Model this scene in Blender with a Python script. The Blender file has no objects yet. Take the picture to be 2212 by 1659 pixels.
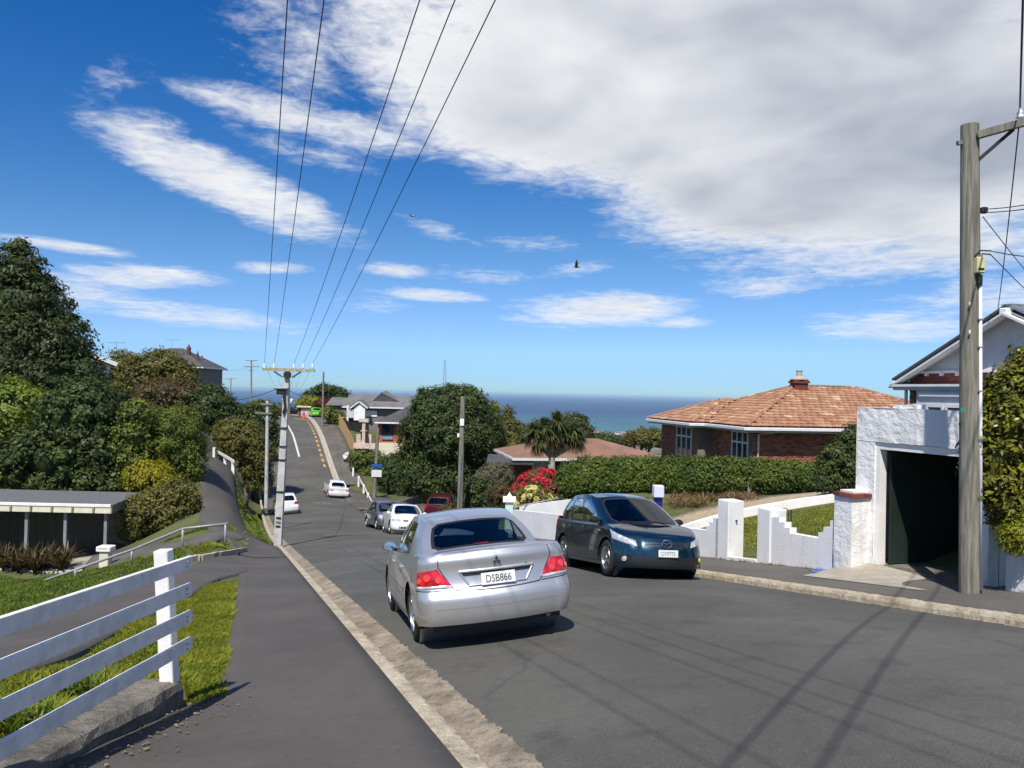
import bpy, bmesh, math, random
import numpy as np
from mathutils import Vector, Matrix
# ------------------------------------------------------------------ camera, sky, sun
SC = bpy.context.scene
COL = SC.collection
IW, IH, FPX = 2212.0, 1659.0, 1726.0          # picture units used for reading directions
PITCH, ROLL = math.radians(0.68), math.radians(1.25)
cam_d = bpy.data.cameras.new('camera')
cam_d.sensor_width = 36.0
cam_d.lens = 36.0 * FPX / IW
cam_d.clip_start, cam_d.clip_end = 0.1, 90000.0
cam = bpy.data.objects.new('camera', cam_d)
COL.objects.link(cam)
CAM_M = (Matrix.Rotation(math.radians(90) + PITCH, 4, 'X') @ Matrix.Rotation(ROLL, 4, 'Z'))
cam.matrix_world = CAM_M                       # eye is the origin: z = 0 is eye level
SC.camera = cam
CAM_R = np.array(CAM_M.to_3x3())
SUN_AZ, SUN_EL = math.radians(15.0), math.radians(56.0)   # azimuth the light travels towards, elevation
sun_d = bpy.data.lights.new('sun', 'SUN')
sun_d.energy, sun_d.angle, sun_d.color = 4.6, math.radians(0.55), (1.0, 0.955, 0.88)
sun = bpy.data.objects.new('sun', sun_d)
COL.objects.link(sun)
sdir = Vector((math.sin(SUN_AZ) * math.cos(SUN_EL), math.cos(SUN_AZ) * math.cos(SUN_EL), -math.sin(SUN_EL)))
sun.rotation_euler = sdir.to_track_quat('-Z', 'Y').to_euler()
sun.location = -sdir * 60
SC.view_settings.view_transform = 'Standard'
SC.view_settings.look = 'None'
SC.view_settings.gamma = 1.0
SC.view_settings.exposure = 0.38
SC.view_settings.use_curve_mapping = False
SC.cycles.use_denoising = True
SC.cycles.max_bounces = 8
SC.cycles.transparent_max_bounces = 10
SC.cycles.volume_bounces = 0
SC.cycles.sample_clamp_indirect = 8.0
SC.cycles.caustics_reflective = False
SC.cycles.caustics_refractive = False
class NT:
 """small node-tree writer"""
 def __init__(self, tree):
  self.t = tree
  tree.nodes.clear()
 def n(self, kind, **kw):
  nd = self.t.nodes.new(kind)
  for k, v in kw.items():
   setattr(nd, k, v)
  return nd
 def set(self, sock, v):
  if hasattr(v, 'is_output'):
   self.t.links.new(v, sock)
  elif isinstance(v, (tuple, list)) and len(v) == 3 and sock.type == 'RGBA':
   sock.default_value = (*v, 1.0)
  else:
   sock.default_value = v
 def math(self, op, a, b=0.0, c=0.0, clamp=False):
  nd = self.n('ShaderNodeMath', operation=op, use_clamp=clamp)
  for i, v in enumerate((a, b, c)):
   self.set(nd.inputs[i], v)
  return nd.outputs[0]
 def mix(self, f, a, b, blend='MIX'):
  nd = self.n('ShaderNodeMix', data_type='RGBA', blend_type=blend)
  nd.clamp_factor = True
  self.set(nd.inputs[0], f)
  self.set(nd.inputs[6], a)
  self.set(nd.inputs[7], b)
  return nd.outputs[2]
 def ramp(self, f, stops, interp='LINEAR'):
  nd = self.n('ShaderNodeValToRGB')
  cr = nd.color_ramp
  cr.interpolation = interp
  while len(cr.elements) < len(stops):
   cr.elements.new(0.5)
  for e, (p, c) in zip(cr.elements, stops):
   e.position = p
   e.color = (*c, 1.0) if not isinstance(c, (int, float)) else (c, c, c, 1.0)
  self.set(nd.inputs[0], f)
  return nd.outputs[0]
 def noise(self, vec, scale, detail=4.0, rough=0.55, dist=0.0, dims='3D'):
  nd = self.n('ShaderNodeTexNoise', noise_dimensions=dims)
  if vec is not None:
   self.set(nd.inputs['Vector'], vec)
  nd.inputs['Scale'].default_value = scale
  nd.inputs['Detail'].default_value = detail
  nd.inputs['Roughness'].default_value = rough
  nd.inputs['Distortion'].default_value = dist
  return nd.outputs['Fac']
 def sstep(self, x, a, b):
  nd = self.n('ShaderNodeMapRange', interpolation_type='SMOOTHSTEP')
  self.set(nd.inputs[0], x)
  nd.inputs[1].default_value = a
  nd.inputs[2].default_value = b
  return nd.outputs[0]
 def scale_vec(self, vec, s):
  nd = self.n('ShaderNodeMapping')
  self.set(nd.inputs['Vector'], vec)
  nd.inputs['Scale'].default_value = s
  return nd.outputs[0]
def px_azel(px, py):
 """azimuth / elevation (radians) of a picture direction"""
 d = CAM_R @ np.array([(px - IW / 2) / FPX, -(py - IH / 2) / FPX, -1.0])
 d = d / np.linalg.norm(d)
 return math.atan2(d[0], d[1]), math.asin(d[2])
def build_world():
 w = bpy.data.worlds.new('World')
 SC.world = w
 w.use_nodes = True
 w.cycles.sampling_method = 'MANUAL'
 w.cycles.sample_map_resolution = 256
 T = NT(w.node_tree)
 out = T.n('ShaderNodeOutputWorld')
 bg = T.n('ShaderNodeBackground')
 sky = T.n('ShaderNodeTexSky', sky_type='NISHITA', sun_disc=False)
 sky.sun_elevation = SUN_EL
 sky.sun_rotation = SUN_AZ + math.pi
 sky.altitude, sky.air_density, sky.dust_density, sky.ozone_density = 100.0, 1.0, 0.0, 3.0
 tc = T.n('ShaderNodeTexCoord')
 sep = T.n('ShaderNodeSeparateXYZ')
 T.set(sep.inputs[0], tc.outputs['Generated'])
 X, Y, Z = sep.outputs
 az = T.math('ARCTAN2', X, Y)
 el = T.math('ARCSINE', Z)
 comb = T.n('ShaderNodeCombineXYZ')
 T.set(comb.inputs[0], az)
 T.set(comb.inputs[1], T.math('MULTIPLY', T.math('LOGARITHM', T.math('ADD', T.math('MAXIMUM', el, 0.0), 0.10), 2.718), 0.55))
 v = comb.outputs[0]
 n_big = T.noise(T.scale_vec(v, (1.0, 1.7, 1.0)), 5.0, 7.0, 0.62, 0.35)
 n_fine = T.noise(T.scale_vec(v, (1.0, 2.4, 1.0)), 21.0, 6.0, 0.62, 0.6)
 nn = T.math('ADD', T.math('MULTIPLY', T.math('SUBTRACT', n_big, 0.5), 1.25),
    T.math('MULTIPLY', T.math('SUBTRACT', n_fine, 0.5), 0.95))
 n_tiny = T.noise(T.scale_vec(v, (1.0, 2.0, 1.0)), 62.0, 4.0, 0.6, 0.4)
 nn = T.math('ADD', nn, T.math('MULTIPLY', T.math('SUBTRACT', n_tiny, 0.5), 0.45))
 banks = [(1560, 100, 640, 290, 4, 1.9), (1150, 245, 300, 125, 8, 1.35), (1900, 330, 560, 185, -4, 1.8),
    (930, 110, 230, 130, 24, 1.0), (1930, 540, 440, 62, -3, .72), (2250, 640, 330, 60, -5, .72),
    (680, 265, 265, 40, 8, .82), (500, 402, 285, 58, 19, .98), (620, 85, 150, 95, 18, .46),
    (300, 598, 170, 26, -2, .72), (110, 527, 150, 14, 3, .74), (330, 668, 300, 26, 4, .66),
    (190, 640, 140, 34, 0, .66),
    (595, 578, 80, 13, -3, .62), (855, 583, 72, 16, 0, .68), (925, 636, 120, 14, 2, .66),
    (790, 662, 100, 24, 0, .38), (1285, 668, 195, 38, -3, .80), (1040, 590, 100, 20, 0, .34),
    (1255, 583, 80, 18, -8, .42), (1150, 528, 100, 18, 0, .34), (1645, 615, 120, 27, -2, .60),
    (1950, 700, 210, 36, -1, .70), (1470, 695, 60, 14, 0, .46), (930, 490, 60, 16, 15, .32),
    (1370, 450, 90, 38, -20, .55), (270, 155, 70, 36, -25, .30),
    (330, 268, 60, 28, 0, .40), (660, 325, 150, 34, 10, .46)]
 dens = None
 for cx, cy, rx, ry, rot, wt in banks:
  a0, e0 = px_azel(cx, cy)
  ra, re = rx / FPX * math.cos(a0) ** 1.4, ry / FPX * math.cos(a0)
  th = math.radians(rot)
  da = T.math('SUBTRACT', az, a0)
  de = T.math('SUBTRACT', el, e0)
  p = T.math('ADD', T.math('MULTIPLY', da, math.cos(th) / ra), T.math('MULTIPLY', de, -math.sin(th) / ra))
  q = T.math('ADD', T.math('MULTIPLY', da, math.sin(th) / re), T.math('MULTIPLY', de, math.cos(th) / re))
  r2 = T.math('ADD', T.math('MULTIPLY', p, p), T.math('MULTIPLY', q, q))
  b = T.math('SUBTRACT', wt, T.math('MULTIPLY', r2, 0.62 * wt))
  dens = b if dens is None else T.math('SMOOTH_MAX', dens, b, 0.25)
 front = T.sstep(Y, 0.45, 0.05)
 generic = T.math('MULTIPLY', T.math('SUBTRACT', T.noise(v, 2.2, 4.0), 0.36), 2.0)
 dens = T.math('MAXIMUM', dens, T.math('SUBTRACT', T.math('MULTIPLY', generic, front), T.math('SUBTRACT', 1.0, front)))
 dens = T.math('MAXIMUM', dens, -0.6)
 field = T.math('ADD', dens, nn)
 alpha = T.sstep(field, 0.08, 1.0)
 core = T.sstep(T.math('ADD', dens, T.math('MULTIPLY', T.math('SUBTRACT', n_big, 0.5), 1.1)), 0.35, 1.5)
 shade_n = T.noise(T.scale_vec(v, (1.0, 1.6, 1.0)), 4.5, 3.0, 0.5, 0.3)
 a1, e1 = px_azel(1790, 330)
 under = T.math('MULTIPLY', T.sstep(T.math('SUBTRACT', az, a1), -0.42, 0.05), T.sstep(T.math('SUBTRACT', el, e1), 0.26, 0.0))
 dk = T.math('MULTIPLY', core, T.math('ADD', T.math('MULTIPLY', under, 0.50), T.math('MULTIPLY', T.math('SUBTRACT', shade_n, 0.34), 2.1)), clamp=True)
 white = T.mix(dk, (7.9, 7.95, 8.05), (3.5, 3.8, 4.5))
 hs = T.n('ShaderNodeHueSaturation')
 hs.inputs['Hue'].default_value = 0.512
 hs.inputs['Saturation'].default_value = 1.42
 hs.inputs['Value'].default_value = 0.95
 T.set(hs.inputs['Color'], sky.outputs[0])
 low = T.sstep(el, 0.20, 0.0)
 skyc = T.mix(low, hs.outputs[0], T.mix(1.0, hs.outputs[0], (0.50, 0.72, 1.26), 'MULTIPLY'))
 skyc = T.mix(T.sstep(el, 0.07, -0.01), skyc, T.mix(1.0, skyc, (0.74, 0.88, 1.05), 'MULTIPLY'))
 thin = T.math('MULTIPLY', alpha, T.sstep(el, 0.0, 0.10))
 col = T.mix(T.math('MULTIPLY', thin, 0.96), skyc, white)
 T.set(bg.inputs['Color'], col)
 bg.inputs['Strength'].default_value = 0.092
 T.t.links.new(bg.outputs[0], out.inputs[0])
build_world()
# ------------------------------------------------------------------ reading the photograph
def ray(px, py):
 return CAM_R @ np.array([(px - IW / 2) / FPX, -(py - IH / 2) / FPX, -1.0])
def P(px, py, y):
 """point in the direction (px, py) at ground distance y ahead"""
 d = ray(px, py)
 return Vector(d * (y / d[1]))
# street frame: s along the street, w to its right
AX = math.radians(-18.3)
U = np.array([math.sin(AX), math.cos(AX)])
N = np.array([math.cos(AX), -math.sin(AX)])
P0 = np.array([3.43, 5.91])
_S = [-60, -20, -4.5, 30, 37.5, 47, 56, 64, 71, 77, 83, 89, 96, 103, 110, 120, 132, 150, 175, 230, 400]
_Z = [6.35, 0.75, -1.42, -6.25, -7.3, -8.35, -9.05, -9.5, -9.6, -9.05, -8.05, -6.85, -5.55, -4.75, -4.25, -3.95, -4.1, -5.2, -7.6, -15, -30]
_ss = np.linspace(-60, 400, 2301)
_zz = np.interp(_ss, _S, _Z)
_k = np.hanning(41)
_k /= _k.sum()
_zz = np.convolve(np.pad(_zz, 20, mode='edge'), _k, mode='valid')
def sw(x, y):
 dx, dy = np.asarray(x) - P0[0], np.asarray(y) - P0[1]
 return dx * U[0] + dy * U[1], dx * N[0] + dy * N[1]
def xy(s, w):
 b = np.clip(np.asarray(s, float) - 112, 0, 70)
 w = np.asarray(w, float) - 0.006 * b ** 2
 return P0[0] + s * U[0] + w * N[0], P0[1] + s * U[1] + w * N[1]
def bend(s):
 return -0.006 * np.clip(np.asarray(s, float) - 112, 0, 70) ** 2
def zroad(s, w=0.0):
 return np.interp(s, _ss, _zz) - 0.0155 * np.clip(np.asarray(w), -3.8, 3.8) ** 2
KL, KR = -3.72, 3.62                            # kerb faces
ctrl = []
def cpt(px, py, y):
 p = P(px, py, y)
 ctrl.append((p.x, p.y, p.z))
for a in [(470, 1350, 10.1), (200, 1480, 5.6), (60, 1640, 4.2), (300, 1330, 12), (450, 1240, 16.5), (150, 1330, 13),
   (100, 1290, 17), (250, 1225, 24), (60, 1250, 25), (200, 1205, 31), (100, 1215, 32), (20, 1220, 31), (480, 1165, 22),
   (500, 1150, 25), (400, 1185, 23), (300, 1170, 31), (420, 1130, 29), (560, 1135, 29), (500, 1095, 33.5), (430, 1050, 38),
   (505, 1020, 45), (445, 985, 55), (470, 960, 64),
   (1680, 1130, 21), (1620, 1190, 19.2), (1790, 1110, 19), (1750, 1160, 16.5), (1650, 1085, 25), (1830, 1065, 23),
   (1520, 1105, 27), (1300, 1078, 31), (1700, 1060, 28), (1170, 1085, 36), (1120, 1085, 40), (980, 1112, 46),
   (900, 1108, 52), (1500, 1130, 24), (1000, 1060, 60), (830, 1085, 70), (1560, 1155, 20.5), (228, 1226, 28), (150, 1245, 26.5)]:
 cpt(*a)
for x, y, z in [(-30, 5, -4.5), (-30, 20, -7.0), (-32, 35, -7.4), (-30, 48, -5.4), (-45, 60, -5.0), (-30, 75, -4.0), (-50, 100, -1.6), (-75, 60, -4.0),
    (-45, 125, -2.5), (-80, 120, -1.0), (-12, -10, -1.0), (-30, -20, 0.5), (-5.5, 0.5, -1.8), (-8, 8, -3.2), (-4.5, 3, -2.0),
    (-19, 36.5, -7.3), (-24, 37, -7.4), (-17, 34, -7.1), (-15.5, 36, -6.6), (10, 36, -3.9), (17, 36, -3.6), (12, 46, -5.2), (24, 40, -5.0), (20, 25, -2.9), (14, 22, -2.75), (12, 14, -2.3), (20, 12, -2.0), (30, 10, -2.2),
    (20, -8, 0.3), (35, 25, -4.4), (2, 52, -8.4), (10, 60, -9.4), (20, 70, -11), (40, 60, -10), (-4, 75, -10.4), (0, 90, -11),
    (-12, 100, -8.2), (-5, 115, -9), (15, 100, -15), (60, 90, -19), (-20, 125, -5.5), (-10, 140, -9)]:
 ctrl.append((x, y, z))
for s in list(range(-12, 60, 4)) + list(range(60, 135, 6)):
 lw = -5.25
 x, y = xy(s, KL - .2)
 ctrl.append((float(x), float(y), float(zroad(s, 3.7)) + .1))
 if s < 19:
  x, y = xy(s, -5.2)
  ctrl.append((float(x), float(y), float(zroad(s, 3.7)) + .12))
 x, y = xy(s, KR + .2)
 ctrl.append((float(x), float(y), float(zroad(s, 3.7)) + .1))
 if s < 42 or s > 68:
  x, y = xy(s, 5.7)
  ctrl.append((float(x), float(y), float(zroad(s, 3.7)) + .16))
ctrl = np.array(ctrl)
def _tps(r2):
 return np.where(r2 > 1e-9, r2 * np.log(np.maximum(r2, 1e-9)), 0.0)
_A = ctrl[:, None, :2] - ctrl[None, :, :2]
_Kk = _tps((_A ** 2).sum(-1)) + np.eye(len(ctrl)) * 0.15
_Pm = np.c_[np.ones(len(ctrl)), ctrl[:, :2]]
_M = np.block([[_Kk, _Pm], [_Pm.T, np.zeros((3, 3))]])
_sol = np.linalg.solve(_M, np.r_[ctrl[:, 2], 0, 0, 0])
def land(x, y):
 x, y = np.atleast_1d(np.asarray(x, float)), np.atleast_1d(np.asarray(y, float))
 shp = x.shape
 q = np.c_[x.ravel(), y.ravel()]
 r2 = ((q[:, None, :] - ctrl[None, :, :2]) ** 2).sum(-1)
 z = _tps(r2) @ _sol[:-3] + _sol[-3] + q @ _sol[-2:]
 far = -8 - 92 * (1 - np.exp(-np.maximum(0, q[:, 1] + 0.5 * np.maximum(q[:, 0], 0) - 120) / 420.0)) + np.clip(-q[:, 0] - 60, 0, 300) * .012
 f = np.clip((q[:, 1] + .45 * np.abs(q[:, 0]) - 128) / 50.0, 0, 1)
 f = np.maximum(f, np.clip((np.abs(q[:, 0]) - 62) / 40.0, 0, 1))
 f = f * f * (3 - 2 * f)
 z = np.clip(z, -25, 6) * (1 - f) + far * f
 return z.reshape(shp)
def H(x, y):
 """surface height anywhere (road crown, kerbed footpaths, then land)"""
 x, y = np.atleast_1d(np.asarray(x, float)), np.atleast_1d(np.asarray(y, float))
 s, w = sw(x, y)
 w = w - bend(s)
 zr = zroad(s, w)
 zl = land(x, y)
 zf = zroad(s, 3.7) + .12 + .015 * np.abs(np.abs(w) - 3.7)
 inside = (w > KL) & (w < KR)
 lo, ro = np.interp(s, [11, 25], [-5.2, -4.3]), np.interp(s, [37, 44, 66, 75], [5.6, 4.2, 4.2, 5.6])
 d = np.where(w < 0, lo - w, w - ro)
 k = np.clip(d / 1.6, 0, 1)
 k = k * k * (3 - 2 * k)
 z = np.where(inside, zr, zf * (1 - k) + zl * k)
 z = np.where((s > 160) | (s < -40), zl, z)
 return z
def h(x, y):
 return float(H(np.array([x]), np.array([y]))[0])
def G(px, py, y0=2.0, y1=200.0):
 """where the direction (px, py) meets the ground"""
 d = ray(px, py)
 ys = np.concatenate([np.linspace(y0, min(y1, 60), 500), np.linspace(60.1, max(y1, 61), 400)])
 pts = np.outer(ys / d[1], d)
 hit = pts[:, 2] <= H(pts[:, 0], pts[:, 1])
 i = int(np.argmax(hit)) if hit.any() else len(ys) - 1
 return Vector(pts[i])
# ------------------------------------------------------------------ object helpers
MATS = {}
THING_M = {}
def tag(o, label=None, cat=None, group=None, kind=None):
 for k, v in (('label', label), ('category', cat), ('group', group), ('kind', kind)):
  if v:
   o[k] = v
 return o
def thing(name, label, cat, loc=(0, 0, 0), rot=None, group=None):
 o = bpy.data.objects.new(name, None)
 o.empty_display_size = 0.2
 COL.objects.link(o)
 m = Matrix.Translation(Vector(loc))
 if rot is not None:
  m = m @ (rot.to_4x4() if not isinstance(rot, (int, float)) else Matrix.Rotation(rot, 4, 'Z'))
 o.matrix_world = m
 THING_M[o.name] = m
 tag(o, label, cat, group)
 return o
def mat_of(o):
 return THING_M.get(o.name, Matrix.Identity(4))
def link(name, me, mat=None, parent=None, world=False):
 """mesh object; world=True keeps world coordinates although parented"""
 o = bpy.data.objects.new(name, me)
 COL.objects.link(o)
 if mat is not None and len(me.materials) == 0:
  me.materials.append(MATS[mat] if isinstance(mat, str) else mat)
 if parent is not None:
  o.parent = parent
  if world:
   top = parent if parent.parent is None else parent.parent
   inv = mat_of(top).inverted()
   o.matrix_parent_inverse = inv if parent is top else Matrix.Identity(4)
   if parent is not top:
    o.matrix_parent_inverse = Matrix.Identity(4)
 return o
class MB:
 """collects faces for ONE mesh"""
 def __init__(self):
  self.v, self.f, self.mi = [], [], []
  self.cur = 0
 def add(self, verts, faces):
  b = len(self.v)
  self.v.extend([tuple(p) for p in verts])
  self.f.extend([tuple(i + b for i in f) for f in faces])
  self.mi.extend([self.cur] * len(faces))
  return self
 def box(self, lo, hi, M=None, bev=0.0):
  x0, y0, z0 = lo
  x1, y1, z1 = hi
  if bev > 0:
   b = min(bev, (x1 - x0) * .49, (y1 - y0) * .49, (z1 - z0) * .49)
   vs, fs = [], []
   def V(x, y, z, ax):
    return (x, y, z)
   idx = {}
   for ix, X in enumerate((x0, x1)):
    for iy, Y in enumerate((y0, y1)):
     for iz, Z in enumerate((z0, z1)):
      sx, sy, sz = (1 if ix == 0 else -1), (1 if iy == 0 else -1), (1 if iz == 0 else -1)
      for a, q in enumerate(((X, Y + sy * b, Z + sz * b), (X + sx * b, Y, Z + sz * b), (X + sx * b, Y + sy * b, Z))):
       idx[(ix, iy, iz, a)] = len(vs)
       vs.append(q)
   I = lambda ix, iy, iz, a: idx[(ix, iy, iz, a)]
   fs += [(I(0, 0, 0, 0), I(0, 0, 1, 0), I(0, 1, 1, 0), I(0, 1, 0, 0)), (I(1, 0, 0, 0), I(1, 1, 0, 0), I(1, 1, 1, 0), I(1, 0, 1, 0)),
     (I(0, 0, 0, 1), I(1, 0, 0, 1), I(1, 0, 1, 1), I(0, 0, 1, 1)), (I(0, 1, 0, 1), I(0, 1, 1, 1), I(1, 1, 1, 1), I(1, 1, 0, 1)),
     (I(0, 0, 0, 2), I(0, 1, 0, 2), I(1, 1, 0, 2), I(1, 0, 0, 2)), (I(0, 0, 1, 2), I(1, 0, 1, 2), I(1, 1, 1, 2), I(0, 1, 1, 2))]
   for j in (0, 1):
    for k in (0, 1):
     fs.append((I(0, j, k, 1), I(1, j, k, 1), I(1, j, k, 2), I(0, j, k, 2)))
     fs.append((I(j, 0, k, 0), I(j, 1, k, 0), I(j, 1, k, 2), I(j, 0, k, 2)))
     fs.append((I(j, k, 0, 0), I(j, k, 1, 0), I(j, k, 1, 1), I(j, k, 0, 1)))
   for i in (0, 1):
    for j in (0, 1):
     for k in (0, 1):
      fs.append((I(i, j, k, 0), I(i, j, k, 1), I(i, j, k, 2)))
  else:
   vs = [(x0, y0, z0), (x1, y0, z0), (x1, y1, z0), (x0, y1, z0), (x0, y0, z1), (x1, y0, z1), (x1, y1, z1), (x0, y1, z1)]
   fs = [(0, 3, 2, 1), (4, 5, 6, 7), (0, 1, 5, 4), (1, 2, 6, 5), (2, 3, 7, 6), (3, 0, 4, 7)]
  if M is not None:
   vs = [M @ Vector(p) for p in vs]
  return self.add(vs, fs)
 def bar(self, a, b, wd, ht, up=(0, 0, 1), bev=0.0):
  """rectangular bar from a to b"""
  a, b = Vector(a), Vector(b)
  d = b - a
  L = d.length
  d.normalize()
  up = Vector(up)
  sd = d.cross(up).normalized()
  up = sd.cross(d).normalized()
  M = Matrix(((d.x, sd.x, up.x, a.x), (d.y, sd.y, up.y, a.y), (d.z, sd.z, up.z, a.z), (0, 0, 0, 1)))
  return self.box((0, -wd / 2, -ht / 2), (L, wd / 2, ht / 2), M, bev)
 def tube(self, a, b, r0, r1=None, n=10, cap=True):
  r1 = r0 if r1 is None else r1
  a, b = Vector(a), Vector(b)
  d = (b - a).normalized()
  q = Vector((1, 0, 0)) if abs(d.x) < .9 else Vector((0, 1, 0))
  e1 = d.cross(q).normalized()
  e2 = d.cross(e1)
  vs = []
  for c, r in ((a, r0), (b, r1)):
   for i in range(n):
    t = 2 * math.pi * i / n
    vs.append(c + e1 * (r * math.cos(t)) + e2 * (r * math.sin(t)))
  fs = [(i, (i + 1) % n, n + (i + 1) % n, n + i) for i in range(n)]
  if cap:
   fs += [tuple(range(n - 1, -1, -1)), tuple(range(n, 2 * n))]
  return self.add(vs, fs)
 def path(self, pts, radii, n=8, cap=True):
  pts = [Vector(p) for p in pts]
  if isinstance(radii, (int, float)):
   radii = [radii] * len(pts)
  vs = []
  e1 = None
  for i, p in enumerate(pts):
   d = (pts[min(i + 1, len(pts) - 1)] - pts[max(i - 1, 0)]).normalized()
   if e1 is None:
    q = Vector((1, 0, 0)) if abs(d.x) < .9 else Vector((0, 1, 0))
    e1 = d.cross(q).normalized()
   else:
    e1 = (e1 - d * e1.dot(d)).normalized()
   e2 = d.cross(e1)
   for k in range(n):
    t = 2 * math.pi * k / n
    vs.append(p + (e1 * math.cos(t) + e2 * math.sin(t)) * radii[i])
  fs = []
  for i in range(len(pts) - 1):
   for k in range(n):
    fs.append((i * n + k, i * n + (k + 1) % n, (i + 1) * n + (k + 1) % n, (i + 1) * n + k))
  if cap:
   fs += [tuple(range(n - 1, -1, -1)), tuple(range((len(pts) - 1) * n, len(pts) * n))]
  return self.add(vs, fs)
 def lathe(self, prof, M=None, n=24, axis='z'):
  """prof: (r, h) pairs"""
  vs = []
  for r, hh in prof:
   for i in range(n):
    t = 2 * math.pi * i / n
    p = (r * math.cos(t), r * math.sin(t), hh)
    if axis == 'y':
     p = (p[0], p[2], p[1])
    vs.append(M @ Vector(p) if M is not None else p)
  fs = []
  for j in range(len(prof) - 1):
   for i in range(n):
    q = (j * n + i, j * n + (i + 1) % n, (j + 1) * n + (i + 1) % n, (j + 1) * n + i)
    fs.append(q if axis == 'z' else q[::-1])
  return self.add(vs, fs)
 def prism(self, poly, z0, z1):
  n = len(poly)
  zz0 = z0 if isinstance(z0, (list, tuple)) else [z0] * n
  zz1 = z1 if isinstance(z1, (list, tuple)) else [z1] * n
  vs = [(p[0], p[1], zz0[i]) for i, p in enumerate(poly)] + [(p[0], p[1], zz1[i]) for i, p in enumerate(poly)]
  fs = [tuple(range(n - 1, -1, -1)), tuple(range(n, 2 * n))]
  fs += [(i, (i + 1) % n, n + (i + 1) % n, n + i) for i in range(n)]
  return self.add(vs, fs)
 def slab(self, poly3, thick):
  """planar polygon given thickness along its normal"""
  ps = [Vector(p) for p in poly3]
  nrm = (ps[1] - ps[0]).cross(ps[2] - ps[0]).normalized()
  n = len(ps)
  vs = ps + [p - nrm * thick for p in ps]
  fs = [tuple(range(n)), tuple(range(2 * n - 1, n - 1, -1))]
  fs += [((i + 1) % n, i, n + i, n + (i + 1) % n) for i in range(n)]
  return self.add(vs, fs)
 def grid(self, rows):
  """rows of points -> quads"""
  m = len(rows[0])
  b = len(self.v)
  for r in rows:
   self.v.extend([tuple(p) for p in r])
  for i in range(len(rows) - 1):
   for k in range(m - 1):
    self.f.append((b + i * m + k, b + i * m + k + 1, b + (i + 1) * m + k + 1, b + (i + 1) * m + k))
    self.mi.append(self.cur)
  return self
 def mesh(self, name, smooth=False, mats=None):
  me = bpy.data.meshes.new(name)
  me.from_pydata(self.v, [], self.f)
  if mats:
   for m in mats:
    me.materials.append(MATS[m])
   me.polygons.foreach_set('material_index', self.mi)
  if smooth:
   me.polygons.foreach_set('use_smooth', [True] * len(me.polygons))
  me.update()
  return me
 def build(self, name, mat=None, parent=None, world=False, smooth=False, fix=True):
  me = self.mesh(name, smooth)
  if fix:
   bm = bmesh.new()
   bm.from_mesh(me)
   bmesh.ops.recalc_face_normals(bm, faces=bm.faces)
   bm.to_mesh(me)
   bm.free()
  return link(name, me, mat, parent, world)
def auto_smooth(o, ang=35):
 me = o.data
 me.polygons.foreach_set('use_smooth', [True] * len(me.polygons))
 me.set_sharp_from_angle(angle=math.radians(ang))
 return o
def np_mesh(name, verts, faces, mat, attr=None):
 """fast mesh from numpy arrays: verts (n,3), faces (m,k); attr: per-vertex float 'rnd'"""
 me = bpy.data.meshes.new(name)
 nv, (nf, k) = len(verts), faces.shape
 me.vertices.add(nv)
 me.vertices.foreach_set('co', np.ascontiguousarray(verts, dtype=np.float32).ravel())
 me.loops.add(nf * k)
 me.loops.foreach_set('vertex_index', np.ascontiguousarray(faces, dtype=np.int32).ravel())
 me.polygons.add(nf)
 me.polygons.foreach_set('loop_start', np.arange(0, nf * k, k, dtype=np.int32))
 me.update(calc_edges=True)
 if attr is not None:
  a = me.attributes.new('rnd', 'FLOAT', 'POINT')
  a.data.foreach_set('value', np.ascontiguousarray(attr, dtype=np.float32))
 me.materials.append(MATS[mat] if isinstance(mat, str) else mat)
 me.validate()
 return me
def copy_tree(o, parent=None):
 c = o.copy()
 COL.objects.link(c)
 if parent is not None:
  c.parent = parent
 for ch in list(o.children):
  copy_tree(ch, c)
 return c
# ------------------------------------------------------------------ materials
def new_mat(name):
 m = bpy.data.materials.new(name)
 m.use_nodes = True
 T = NT(m.node_tree)
 out = T.n('ShaderNodeOutputMaterial')
 b = T.n('ShaderNodeBsdfPrincipled')
 T.t.links.new(b.outputs[0], out.inputs[0])
 MATS[name] = m
 return m, T, b, out
def obj_co(T):
 return T.n('ShaderNodeTexCoord').outputs['Object']
def world_co(T):
 return T.n('ShaderNodeNewGeometry').outputs['Position']
def bump(T, b, height, strength=0.3, dist=0.02):
 nd = T.n('ShaderNodeBump')
 nd.inputs['Strength'].default_value = strength
 nd.inputs['Distance'].default_value = dist
 T.set(nd.inputs['Height'], height)
 T.t.links.new(nd.outputs[0], b.inputs['Normal'])
def rnd_val(T):
 """random per separate object or per joined piece"""
 oi = T.n('ShaderNodeObjectInfo')
 at = T.n('ShaderNodeAttribute', attribute_name='rnd')
 return T.math('FRACT', T.math('ADD', oi.outputs['Random'], at.outputs['Fac']))
def plain(name, col, rough=0.6, metal=0.0, var=0.12, scale=3.0, bmp=0.0, bscale=40.0, coat=0.0, spec=0.5, world=True):
 m, T, b, out = new_mat(name)
 co = world_co(T) if world else obj_co(T)
 n1 = T.noise(co, scale, 5.0, 0.6)
 dk = tuple(c * (1 - var * 1.6) for c in col)
 lt = tuple(min(1, c * (1 + var)) for c in col)
 T.set(b.inputs['Base Color'], T.mix(T.sstep(n1, 0.3, 0.7), dk, lt))
 b.inputs['Roughness'].default_value = rough
 b.inputs['Metallic'].default_value = metal
 b.inputs['Specular IOR Level'].default_value = spec
 if coat:
  b.inputs['Coat Weight'].default_value = coat
  b.inputs['Coat Roughness'].default_value = 0.04
 if bmp:
  bump(T, b, T.noise(co, bscale, 4.0, 0.65), bmp, 0.02)
 return m
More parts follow.
